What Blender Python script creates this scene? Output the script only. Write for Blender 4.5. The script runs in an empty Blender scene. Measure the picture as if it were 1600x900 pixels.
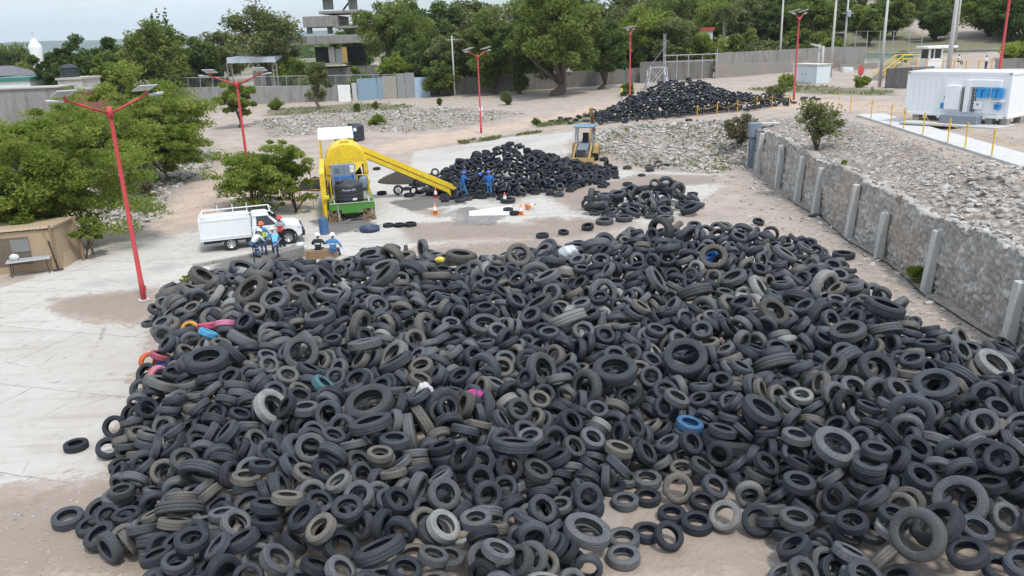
import bpy, bmesh, math, random, base64
import numpy as np
from mathutils import Matrix, Vector, Quaternion, Euler
R_ = math.radians
random.seed(11); RNG = np.random.default_rng(11)
sc = bpy.context.scene
COL = sc.collection

# ------------------------------------------------------------------ camera (fitted to the photograph's lamp posts and horizon)
FPX, PITCH, ROLL, CAMH = 1250.0, R_(17.5), R_(-2.15), 10.3
_f = np.array([0, math.cos(PITCH), -math.sin(PITCH)]); _r = np.array([1., 0, 0]); _u = np.cross(_r, _f)
AX_R = math.cos(ROLL)*_r + math.sin(ROLL)*_u
AX_U = -math.sin(ROLL)*_r + math.cos(ROLL)*_u
AX_F = _f
cam = bpy.data.cameras.new('camera'); camo = bpy.data.objects.new('camera', cam); COL.objects.link(camo)
cam.sensor_width = 36.0; cam.lens = FPX/1600*36; cam.clip_end = 20000; cam.clip_start = .1
M = Matrix.Identity(4)
for i in range(3):
    M[i][0] = AX_R[i]; M[i][1] = AX_U[i]; M[i][2] = -AX_F[i]
M[2][3] = CAMH
camo.matrix_world = M
sc.camera = camo

def ray(px, py):
    return AX_F + (px-800)/FPX*AX_R - (py-450)/FPX*AX_U
def flat(px, py, z=0.0):                       # photo pixel -> point on the level z
    d = ray(px, py); t = (z-CAMH)/d[2]
    return np.array([0, 0, CAMH]) + d*t
def at(px, py, dist):                          # photo pixel -> point at forward distance dist
    d = ray(px, py)
    return np.array([0, 0, CAMH]) + d*(dist/d[1])

# ------------------------------------------------------------------ object helpers
def tag(o, label=None, cat=None, group=None, kind=None):
    if label: o['label'] = label
    if cat: o['category'] = cat
    if group: o['group'] = group
    if kind: o['kind'] = kind
    return o
def thing(name, label, cat, loc=(0, 0, 0), rz=0.0, group=None):
    o = bpy.data.objects.new(name, None); o.empty_display_size = .2
    COL.objects.link(o); o.location = [float(a) for a in loc]; o.rotation_euler = (0, 0, rz)
    return tag(o, label, cat, group)
def copy_tree(o, parent=None):
    c = o.copy(); COL.objects.link(c)
    if parent: c.parent = parent
    for ch in list(o.children): copy_tree(ch, c)
    return c

class MB:
    def __init__(s): s.v = []; s.f = []
    def add(s, v, f):
        b = len(s.v); s.v += [tuple(float(c) for c in p) for p in v]; s.f += [tuple(i+b for i in q) for q in f]; return s
    def hexa(s, p):                            # p: 4 bottom (ccw) + 4 top
        return s.add(p, [(3, 2, 1, 0), (4, 5, 6, 7), (0, 1, 5, 4), (1, 2, 6, 5), (2, 3, 7, 6), (3, 0, 4, 7)])
    def box(s, c, d, rot=None):
        x, y, z = d[0]/2, d[1]/2, d[2]/2
        P = [Vector(q) for q in ((-x, -y, -z), (x, -y, -z), (x, y, -z), (-x, y, -z), (-x, -y, z), (x, -y, z), (x, y, z), (-x, y, z))]
        if rot is not None: E = Euler(rot).to_matrix(); P = [E @ q for q in P]
        return s.hexa([q+Vector(c) for q in P])
    def beam(s, a, b, w, h, up=(0, 0, 1)):     # rectangular bar from a to b
        a = Vector(a); b = Vector(b); d = (b-a).normalized(); u = Vector(up)
        if abs(d.dot(u)) > .99: u = Vector((0, 1, 0))
        sx = d.cross(u).normalized()*(w/2); sz = sx.cross(d).normalized()*(h/2)
        return s.hexa([a-sx-sz, a+sx-sz, b+sx-sz, b-sx-sz, a-sx+sz, a+sx+sz, b+sx+sz, b-sx+sz])
    def tube(s, pts, r, n=8, cap=True):
        pts = [Vector(p) for p in pts]; k = len(pts)
        rs = r if hasattr(r, '__len__') else [r]*k
        vs = []; fs = []; pu = None
        for i, p in enumerate(pts):
            d = (pts[min(i+1, k-1)]-pts[max(i-1, 0)]).normalized()
            if pu is None:
                pu = d.orthogonal().normalized()
            pu = (pu-d*pu.dot(d)).normalized(); w = d.cross(pu)
            for j in range(n):
                a = 2*math.pi*j/n; vs.append(p+(pu*math.cos(a)+w*math.sin(a))*rs[i])
        for i in range(k-1):
            for j in range(n): fs.append((i*n+j, i*n+(j+1) % n, (i+1)*n+(j+1) % n, (i+1)*n+j))
        if cap: fs += [tuple(range(n))[::-1], tuple(range((k-1)*n, k*n))]
        return s.add(vs, fs)
    def lathe(s, prof, n=24, c=(0, 0, 0), rot=None, sc_=(1, 1, 1), cap=True):
        E = Euler(rot).to_matrix() if rot is not None else Matrix.Identity(3)
        vs = []; k = len(prof); C = Vector(c)
        for (r, z) in prof:
            for j in range(n):
                a = 2*math.pi*j/n; vs.append(E @ Vector((r*math.cos(a)*sc_[0], r*math.sin(a)*sc_[1], z*sc_[2]))+C)
        fs = [(i*n+j, i*n+(j+1) % n, (i+1)*n+(j+1) % n, (i+1)*n+j) for i in range(k-1) for j in range(n)]
        if cap and prof[0][0] > 1e-4: fs.append(tuple(range(n))[::-1])
        if cap and prof[-1][0] > 1e-4: fs.append(tuple(range((k-1)*n, k*n)))
        return s.add(vs, fs)
    def prism(s, poly, a, b, axis='y'):        # poly in the plane across the axis, extruded from a to b
        n = len(poly)
        if axis == 'y': mk = lambda p, t: (p[0], t, p[1])
        elif axis == 'x': mk = lambda p, t: (t, p[0], p[1])
        else: mk = lambda p, t: (p[0], p[1], t)
        return s.add([mk(p, a) for p in poly]+[mk(p, b) for p in poly], [tuple(range(n)), tuple(range(n, 2*n))[::-1]]+[(i, i+n, (i+1) % n+n, (i+1) % n) for i in range(n)])
    def build(s, name, mat, parent=None, loc=None, rz=0, smooth=False, bevel=0, seg=2, fix=True):
        me = bpy.data.meshes.new(name); me.from_pydata(s.v, [], s.f)
        if fix:
            bm = bmesh.new(); bm.from_mesh(me); bmesh.ops.recalc_face_normals(bm, faces=bm.faces); bm.to_mesh(me); bm.free()
        if mat: me.materials.append(mat)
        if smooth: me.shade_smooth()
        o = bpy.data.objects.new(name, me); COL.objects.link(o)
        if parent: o.parent = parent
        if loc is not None: o.location = [float(a) for a in loc]
        if rz: o.rotation_euler = (0, 0, rz)
        if bevel:
            m = o.modifiers.new('bevel', 'BEVEL'); m.width = bevel; m.segments = seg; m.limit_method = 'ANGLE'; m.angle_limit = R_(35)
            me.shade_smooth()
            try: me.set_sharp_from_angle(angle=R_(40))
            except Exception: pass
        return o

def np_mesh(name, V, F, mat, smooth=False, parent=None):
    V = np.asarray(V, np.float32); F = np.asarray(F, np.int32); k = F.shape[1]
    me = bpy.data.meshes.new(name)
    me.vertices.add(len(V)); me.vertices.foreach_set('co', V.ravel())
    me.loops.add(F.size); me.loops.foreach_set('vertex_index', F.ravel())
    me.polygons.add(len(F)); me.polygons.foreach_set('loop_start', np.arange(0, F.size, k, dtype=np.int32))
    me.polygons.foreach_set('loop_total', np.full(len(F), k, np.int32))
    me.polygons.foreach_set('use_smooth', np.full(len(F), smooth))
    me.update(calc_edges=True); 
    if mat: me.materials.append(mat)
    o = bpy.data.objects.new(name, me); COL.objects.link(o)
    if parent: o.parent = parent
    return o
def fattr(me, name, vals, domain='FACE'):
    a = me.attributes.new(name, 'FLOAT', domain); a.data.foreach_set('value', np.asarray(vals, np.float32))

# value noise (numpy)
_perm = np.random.default_rng(5).random((256, 256))
def vnoise(x, y):
    xi = np.floor(x).astype(int); yi = np.floor(y).astype(int); u = x-xi; v = y-yi
    u = u*u*(3-2*u); v = v*v*(3-2*v); g = lambda a, b: _perm[a % 256, b % 256]
    return (g(xi, yi)*(1-u)+g(xi+1, yi)*u)*(1-v)+(g(xi, yi+1)*(1-u)+g(xi+1, yi+1)*u)*v
def fbm(x, y, o=4):
    t = 0; a = .5
    for i in range(o): t = t+a*vnoise(x+17*i, y+31*i); x = x*2.03; y = y*2.03; a *= .5
    return t
def sstep(x, a, b):
    t = np.clip((x-a)/(b-a), 0, 1); return t*t*(3-2*t)

# ------------------------------------------------------------------ materials
def newmat(name):
    m = bpy.data.materials.new(name); m.use_nodes = True
    nt = m.node_tree; b = nt.nodes['Principled BSDF']; return m, nt, b
def N(nt, t, **kw):
    n = nt.nodes.new(t)
    for k, v in kw.items():
        if k in n.inputs: n.inputs[k].default_value = v
        else: setattr(n, k, v)
    return n
def mixc(nt, fac, a, b, mode='MIX'):
    n = nt.nodes.new('ShaderNodeMix'); n.data_type = 'RGBA'; n.blend_type = mode
    for s, v in ((n.inputs[0], fac), (n.inputs[6], a), (n.inputs[7], b)):
        if hasattr(v, 'is_output') or isinstance(v, bpy.types.NodeSocket): nt.links.new(v, s)
        elif isinstance(v, (tuple, list)): s.default_value = (*v[:3], 1)
        else: s.default_value = v
    return n.outputs[2]
def mth(nt, op, a, b=0.0, c=None, clamp=False):
    n = nt.nodes.new('ShaderNodeMath'); n.operation = op; n.use_clamp = clamp
    for s, v in zip(n.inputs, (a, b, c)):
        if v is None: continue
        if isinstance(v, bpy.types.NodeSocket): nt.links.new(v, s)
        else: s.default_value = v
    return n.outputs[0]
def mapr(nt, v, a, b, c=0.0, d=1.0):
    n = nt.nodes.new('ShaderNodeMapRange'); nt.links.new(v, n.inputs[0])
    for i, q in enumerate((a, b, c, d)): n.inputs[i+1].default_value = q
    return n.outputs[0]
def noise(nt, vec, scale, detail=4, rough=.6):
    n = nt.nodes.new('ShaderNodeTexNoise'); n.inputs['Scale'].default_value = scale; n.inputs['Detail'].default_value = detail; n.inputs['Roughness'].default_value = rough
    if vec is not None: nt.links.new(vec, n.inputs['Vector'])
    return n.outputs[0]
def coords(nt, kind='Object'):
    return nt.nodes.new('ShaderNodeTexCoord').outputs[kind]
_mc = {}
def paint(name, col, rough=.5, metal=0.0, dirt=.35, dcol=(.23, .19, .15), dscale=1.6, var=.12, bump=0.0, bscale=20, spec=.5):
    """painted / plain surface with wear: value mottling and blotches of dust"""
    if name in _mc: return _mc[name]
    m, nt, b = newmat(name); co = coords(nt)
    n1 = noise(nt, co, dscale, 6, .65); n2 = noise(nt, co, dscale*7, 4, .6)
    c = mixc(nt, mapr(nt, n2, .3, .7), tuple(x*(1-var) for x in col), tuple(min(1, x*(1+var)) for x in col))
    c = mixc(nt, mapr(nt, n1, .5, .78, 0, dirt), c, dcol)
    nt.links.new(c, b.inputs['Base Color'])
    nt.links.new(mapr(nt, n1, .4, .8, rough, min(1, rough+.25)), b.inputs['Roughness'])
    b.inputs['Metallic'].default_value = metal; b.inputs['Specular IOR Level'].default_value = spec
    if bump:
        bp = N(nt, 'ShaderNodeBump'); bp.inputs['Strength'].default_value = bump; bp.inputs['Distance'].default_value = .02
        nt.links.new(noise(nt, co, bscale, 5, .7), bp.inputs['Height']); nt.links.new(bp.outputs[0], b.inputs['Normal'])
    _mc[name] = m; return m
def concrete(name, col, stain=(.12, .11, .095), sc_=.7, amt=.75, streak=True):
    if name in _mc: return _mc[name]
    m, nt, b = newmat(name); co = coords(nt)
    mp = N(nt, 'ShaderNodeMapping'); mp.inputs['Scale'].default_value = (1, 1, .22 if streak else 1); nt.links.new(co, mp.inputs['Vector'])
    n1 = noise(nt, mp.outputs[0], sc_*2.2, 8, .7); n2 = noise(nt, co, sc_*11, 6, .7)
    c = mixc(nt, mapr(nt, n2, .3, .7), tuple(x*.82 for x in col), tuple(x*1.12 for x in col))
    c = mixc(nt, mapr(nt, n1, .47, .72, 0, amt), c, stain)
    nt.links.new(c, b.inputs['Base Color']); b.inputs['Roughness'].default_value = .92; b.inputs['Specular IOR Level'].default_value = .25
    bp = N(nt, 'ShaderNodeBump'); bp.inputs['Strength'].default_value = .5; bp.inputs['Distance'].default_value = .02
    nt.links.new(n2, bp.inputs['Height']); nt.links.new(bp.outputs[0], b.inputs['Normal'])
    _mc[name] = m; return m
def glass(name='dark_glass', col=(.015, .018, .02)):
    if name in _mc: return _mc[name]
    m, nt, b = newmat(name); b.inputs['Base Color'].default_value = (*col, 1); b.inputs['Roughness'].default_value = .06; b.inputs['Specular IOR Level'].default_value = .8
    _mc[name] = m; return m
def leafmat(name, c0, c1, c2, trans=.35):
    m, nt, b = newmat(name)
    at_ = N(nt, 'ShaderNodeAttribute', attribute_name='tint')
    cr = N(nt, 'ShaderNodeValToRGB'); nt.links.new(at_.outputs['Fac'], cr.inputs[0])
    e = cr.color_ramp.elements; e[0].position = 0; e[0].color = (*c0, 1); e[1].position = 1; e[1].color = (*c2, 1)
    k = e.new(.5); k.color = (*c1, 1)
    b.inputs['Roughness'].default_value = .6; b.inputs['Specular IOR Level'].default_value = .25
    nt.links.new(cr.outputs[0], b.inputs['Base Color'])
    tr = N(nt, 'ShaderNodeBsdfTranslucent'); nt.links.new(mixc(nt, .5, cr.outputs[0], (.10, .16, .02)), tr.inputs[0])
    mx = N(nt, 'ShaderNodeMixShader'); mx.inputs[0].default_value = trans
    nt.links.new(b.outputs[0], mx.inputs[1]); nt.links.new(tr.outputs[0], mx.inputs[2])
    nt.links.new(mx.outputs[0], nt.nodes['Material Output'].inputs[0]); return m
WHITE = paint('white_paint', (.78, .79, .78), .4, dirt=.16, var=.03)
YELLOW = paint('yellow_paint', (.76, .53, .02), .5, dirt=.6, dcol=(.33, .22, .08), dscale=1.5, var=.15)
RED = paint('red_paint', (.52, .055, .06), .5, dirt=.3, dcol=(.45, .13, .12))
GREEN = paint('green_paint', (.07, .23, .03), .5, dirt=.65, dscale=1.0)
GREYP = paint('grey_paint', (.14, .17, .21), .45, dirt=.15)
BLACKP = paint('black_plastic', (.016, .018, .021), .42, dirt=.25, dcol=(.09, .085, .08))
DARK = paint('dark_metal', (.035, .034, .033), .6, dirt=.5)
STEEL = paint('galvanised_steel', (.42, .44, .46), .45, metal=.4, dirt=.3)
RUST = paint('rusty_metal', (.14, .07, .035), .8, dirt=.5, dcol=(.25, .13, .07))
WOOD = paint('old_wood', (.26, .17, .10), .85, dirt=.5, dcol=(.17, .14, .12), dscale=3)
CONC = concrete('wall_concrete', (.30, .285, .26))
CONC_PALE = concrete('pole_concrete', (.52, .51, .48), stain=(.3, .28, .26), amt=.5)
GLASS = glass()
RUBBER = paint('wheel_rubber', (.022, .022, .023), .85, dirt=.4, dcol=(.10, .09, .08))
CHROME = paint('alloy_rim', (.55, .56, .57), .35, metal=.7, dirt=.2)
BLUE = paint('blue_paint', (.03, .24, .62), .4, dirt=.1)

# ------------------------------------------------------------------ terrain
def wall_x(y): return 16.35+.064*(np.asarray(y)-24)
def rbf_fit(P):
    P = np.array(P, float); n = len(P); D = np.hypot(P[:, None, 0]-P[None, :, 0], P[:, None, 1]-P[None, :, 1])
    A = np.zeros((n+3, n+3)); A[:n, :n] = -D; A[:n, n] = 1; A[:n, n+1:] = P[:, :2]/100; A[n, :n] = 1; A[n+1:, :n] = P[:, :2].T/100
    A[:n, :n] += np.eye(n)*.3
    w = np.linalg.solve(A, np.concatenate([P[:, 2], [0, 0, 0]])); return P, w
def rbf_eval(fit, x, y):
    P, w = fit; n = len(P); out = w[n]+w[n+1]*x/100+w[n+2]*y/100
    for i in range(n): out = out-w[i]*np.hypot(x-P[i, 0], y-P[i, 1])
    return out
UP = rbf_fit([(16.5, 5, 2.9), (16.6, 15, 2.8), (16.9, 24, 2.75), (17.5, 32, 2.6), (18.2, 45, 2.7), (19.0, 58, 2.9), (18.6, 38, 3.0), (19.3, 50, 3.2), (18.3, 26, 3.5),
  (20.3, 20, 4.2), (20.8, 28, 4.25), (20.9, 34, 4.25), (21.2, 42, 4.2), (21.8, 50, 4.15), (22.6, 58, 3.9), (24, 30, 4.3), (25, 50, 4.35), (30, 42, 4.35), (35, 60, 4.2), (45, 50, 4.4), (28, 70, 3.4), (22, 66, 3.2), (30, 85, 2.86), (36, 75, 3.4),
  (24, 79, 2.5), (17, 79, 2.15), (10.5, 79, 1.95), (9, 74, 1.6), (14, 73, 1.95), (19, 73, 2.4), (5, 80, .9), (0, 80, .2), (-2.7, 87.6, .36), (4, 90, 1.0), (15, 97, 2.0), (41, 112, 2.7), (60, 112, 3.4), (50, 95, 3.0),
  (-35, 132, 1.35), (-16, 94, 1.0), (-28, 95, .9), (-40, 92, .8), (-10, 84, .0), (-8, 93, 1.1), (0, 97, 1.4), (-20, 84, .1), (-35, 78, .3), (-30, 72, .15), (-12, 72, 0), (-22, 110, 1.1), (-50, 70, .4), (-60, 130, 1.3), (0, 118, 1.7), (20, 122, 2.2), (40, 122, 3), (75, 118, 4.2), (100, 110, 4.6),
  (60, 140, 5.2), (90, 140, 6), (100, 170, 10), (60, 170, 8.0), (75, 220, 15), (130, 220, 20), (30, 170, 4), (30, 230, 10), (0, 170, 2.4), (-80, 220, 1.6), (-60, 170, 1.5), (0, 250, 4), (-150, 150, 0), (-200, 300, 0), (200, 150, 12), (200, 300, 28), (100, 350, 22), (0, 380, 6)])
LO = rbf_fit([(-60, 10, .2), (-60, 60, .4), (-30, 30, 0), (-30, 50, .12), (-24, 60, .12), (-20, 50, .05), (-10, 40, 0), (0, 30, 0), (0, 50, 0), (10, 40, 0), (15, 24, 0), (17, 50, 0), (18, 60, .1), (0, 65, 0), (10, 62, .1), (-10, 70, 0), (-60, 0, 0), (15, 0, 0), (16, 36, .05), (-28, 40, .0), (-33, 65, .3)])
def height(x, y):
    x = np.asarray(x, float); y = np.asarray(y, float)
    far = np.hypot(x, y-60)
    xc = np.clip(x, -200, 200); yc = np.clip(y, 0, 380)
    U = rbf_eval(UP, xc, yc); L = rbf_eval(LO, np.clip(xc, -60, 20), np.clip(yc, 0, 75))
    side = sstep(x-wall_x(np.minimum(y, 61))-.3, -.02-np.clip(y-60, 0, 6)*.5, .02+np.clip(y-60, 0, 6)*.5)
    k = np.maximum(side*(1-sstep(y, 60, 66)*0), sstep(y, 62.5, 72))
    z = L+(U-L)*np.clip(k, 0, 1)
    fade = sstep(far, 250, 700)
    z = z*(1-fade)
    return z
def gz(x, y): return float(height(np.array([x]), np.array([y]))[0])
def gp(px, py, guess=None):                    # photo pixel -> point on the terrain
    d = ray(px, py); ts = np.arange(8, 400, .05)
    P = np.array([0, 0, CAMH])+ts[:, None]*d/d[1]
    h = height(P[:, 0], P[:, 1]); i = np.argmax(P[:, 2] <= h)
    return np.array([P[i, 0], P[i, 1], h[i]])
def onground(px, dist):                        # point under image column px at forward distance dist
    p = at(px, 300, dist); p = np.array([p[0], dist, 0])
    for _ in range(4):
        z = gz(p[0], p[1]); py = 300
        # shift along the image column so that the foot lies in column px
        v = np.array([p[0], p[1], z-CAMH]); 
        cx = 800+FPX*(v@AX_R)/(v@AX_F); p[0] += (px-cx)/FPX*(v@AX_F)
    return np.array([p[0], p[1], gz(p[0], p[1])])

def in_poly(x, y, P):
    c = np.zeros(np.shape(x), bool); j = len(P)-1
    for i in range(len(P)):
        xi, yi = P[i][:2]; xj, yj = P[j][:2]
        c ^= ((yi > y) != (yj > y)) & (x < (xj-xi)*(y-yi)/(yj-yi+1e-12)+xi); j = i
    return c
def sd_poly(x, y, P):
    d = np.full(np.shape(x), 1e9)
    for i in range(len(P)):
        a = np.array(P[i][:2], float); b = np.array(P[(i+1) % len(P)][:2], float); ab = b-a
        t = np.clip(((x-a[0])*ab[0]+(y-a[1])*ab[1])/(ab@ab+1e-9), 0, 1)
        d = np.minimum(d, np.hypot(x-a[0]-t*ab[0], y-a[1]-t*ab[1]))
    return np.where(in_poly(x, y, P), d, -d)
def pxpoly(pts): return [gp(*p)[:2] for p in pts]
def graded(a, b, step, far, grow=1.22):
    c = list(np.arange(a, b+1e-6, step)); s = step; v = c[-1]
    while v < far: s *= grow; v += s; c.append(v)
    s = step; v = c[0]; l = []
    while v > -far: s *= grow; v -= s; l.append(v)
    return np.array(l[::-1]+c)
XS = graded(-46, 48, .3, 9000); YS = graded(9, 112, .3, 9000)
YS = YS[YS > -60]
GX, GY = np.meshgrid(XS, YS); H0 = height(GX, GY)
near = (np.abs(GX) < 70) & (GY < 160)
Z_ = lambda pts: pxpoly(pts)
CONCRETE = [Z_([(-60, 600), (0, 452), (60, 428), (110, 402), (150, 388), (220, 372), (310, 362), (345, 330), (480, 322), (495, 300), (500, 262), (560, 250), (640, 262), (650, 236), (800, 212), (900, 205), (880, 232), (935, 262), (1010, 268), (1130, 272), (1130, 290), (1050, 345), (900, 375), (870, 350), (760, 372), (600, 395), (480, 412), (330, 432), (300, 440), (232, 455), (90, 480), (120, 500), (235, 505), (180, 680), (190, 748), (60, 757), (-80, 775)]),
            Z_([(918, 775), (950, 768), (975, 800), (968, 850), (925, 850)])]
ORANGE = [Z_([(575, 232), (640, 213), (760, 198), (880, 178), (960, 158), (985, 160), (960, 176), (840, 196), (760, 212), (640, 236), (590, 240)]),
          Z_([(1060, 152), (1230, 152), (1410, 160), (1412, 176), (1230, 172)]), Z_([(330, 268), (420, 262), (480, 300), (470, 318), (380, 330), (330, 345), (250, 360), (262, 322)])]
RUBBLE = [Z_([(150, 350), (190, 300), (250, 262), (330, 225), (330, 262), (270, 300), (235, 348)]),
          Z_([(395, 190), (520, 172), (700, 168), (820, 178), (760, 192), (640, 208), (560, 205), (420, 215)]),
          Z_([(930, 240), (900, 225), (955, 198), (1060, 190), (1165, 190), (1175, 262), (1110, 272), (1000, 262)])]
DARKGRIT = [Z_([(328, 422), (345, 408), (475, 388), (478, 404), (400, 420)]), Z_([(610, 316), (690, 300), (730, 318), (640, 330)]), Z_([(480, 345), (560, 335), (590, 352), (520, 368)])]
WET = [Z_([(700, 330), (732, 322), (790, 338), (770, 352), (712, 352)])]
BROWN = [Z_([(620, 350), (720, 345), (860, 352), (900, 340), (1000, 350), (900, 372), (760, 372), (640, 380)]), Z_([(840, 300), (920, 290), (1000, 272), (1120, 275), (1120, 286), (960, 300), (900, 330)]), Z_([(930, 780), (1000, 745), (1120, 745), (1210, 830), (1200, 905), (930, 905)]), Z_([(815, 345), (870, 338), (910, 350), (870, 362)]), Z_([(760, 312), (830, 302), (800, 318)]), Z_([(640, 330), (700, 325), (690, 342)]), Z_([(-30, 780), (190, 752), (235, 830), (225, 900), (-30, 910)]), Z_([(80, 468), (240, 450), (245, 480), (215, 505), (100, 490)]), Z_([(640, 392), (860, 372), (890, 395), (800, 410)])]
GREENC = [Z_([(650, 165), (560, 160), (420, 172), (410, 182), (540, 176), (640, 170)]), Z_([(835, 196), (880, 186), (955, 172), (962, 186), (930, 190), (840, 200)]), Z_([(715, 222), (800, 210), (870, 203), (800, 214), (720, 226)]), Z_([(1160, 140), (1240, 132), (1400, 140), (1400, 150), (1240, 146)]), Z_([(1410, 418), (1450, 438), (1470, 460), (1440, 452)])]
def zmask(polys, w=.5):
    m = np.zeros(GX.shape)
    for P in polys:
        P = np.array(P); a0, a1 = P.min(0)-3, P.max(0)+3
        s = (GX > a0[0]) & (GX < a1[0]) & (GY > a0[1]) & (GY < a1[1])
        if s.any(): m[s] = np.maximum(m[s], sstep(sd_poly(GX[s], GY[s], P), -w, w))
    return m
mC, mO, mR, mD, mW, mB, mG = (zmask(p, w) for p, w in ((CONCRETE, 1.1), (ORANGE, 3.0), (RUBBLE, 2.5), (DARKGRIT, .9), (WET, 1.0), (BROWN, 1.6), (GREENC, 2.0)))
mC = np.maximum(mC*(1-mB*.8), zmask(CONCRETE[1:], .5))
slope_zone = sstep(GX-wall_x(np.minimum(GY, 61)), .1, .5)*(1-sstep(GX-wall_x(np.minimum(GY, 61)), 3.2, 4.6))*(1-sstep(GY, 62, 70))
mR = np.maximum(mR, slope_zone)
strip = sstep(GX-wall_x(np.minimum(GY, 61)), -4.0, -1.0)*(1-sstep(GX-wall_x(np.minimum(GY, 61)), 0, .3))*(GY < 62)
mR = np.maximum(mR, strip*.55)
H = H0 + np.where(near, (fbm(GX*.9, GY*.9)-.47)*.10+(fbm(GX*3.1, GY*3.1, 3)-.44)*.05, 0)*(1-mC*.9) + mR*np.where(near, (fbm(GX*1.7, GY*1.7)-.45)*.42, 0)*np.clip((GX < wall_x(GY)-.4)*.5+(GX > wall_x(GY)+.2), 0, 1)
wild = np.clip(sstep(GY, 126, 138), 0, 1)+np.clip(sstep(-GX, 46, 60), 0, 1)
mG = np.clip(np.maximum(mG, np.clip(wild, 0, 1)*sstep(fbm(GX*.07, GY*.07), .22, .48)), 0, 1)
_q0 = at(1345, 186, 52.5)[:2]; _q1 = at(1620, 275, 33.0)[:2]; _fd = (_q1-_q0)/np.linalg.norm(_q1-_q0); _fn = np.array([-_fd[1], _fd[0]])*(1 if -_fd[1] > 0 else -1)
_al = (GX-_q0[0])*_fd[0]+(GY-_q0[1])*_fd[1]; _ac = (GX-_q0[0])*_fn[0]+(GY-_q0[1])*_fn[1]
_pm = sstep(_ac, -.9, -.2)*(1-sstep(_ac, 2.6, 3.6))*sstep(_al, -4, -1.5)*(1-sstep(_al, 40, 43))
H = H*(1-_pm)+4.17*_pm
nx, ny = len(XS), len(YS)
idx = np.arange(nx*ny).reshape(ny, nx)
Fq = np.stack([idx[:-1, :-1], idx[:-1, 1:], idx[1:, 1:], idx[1:, :-1]], -1).reshape(-1, 4)

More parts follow.
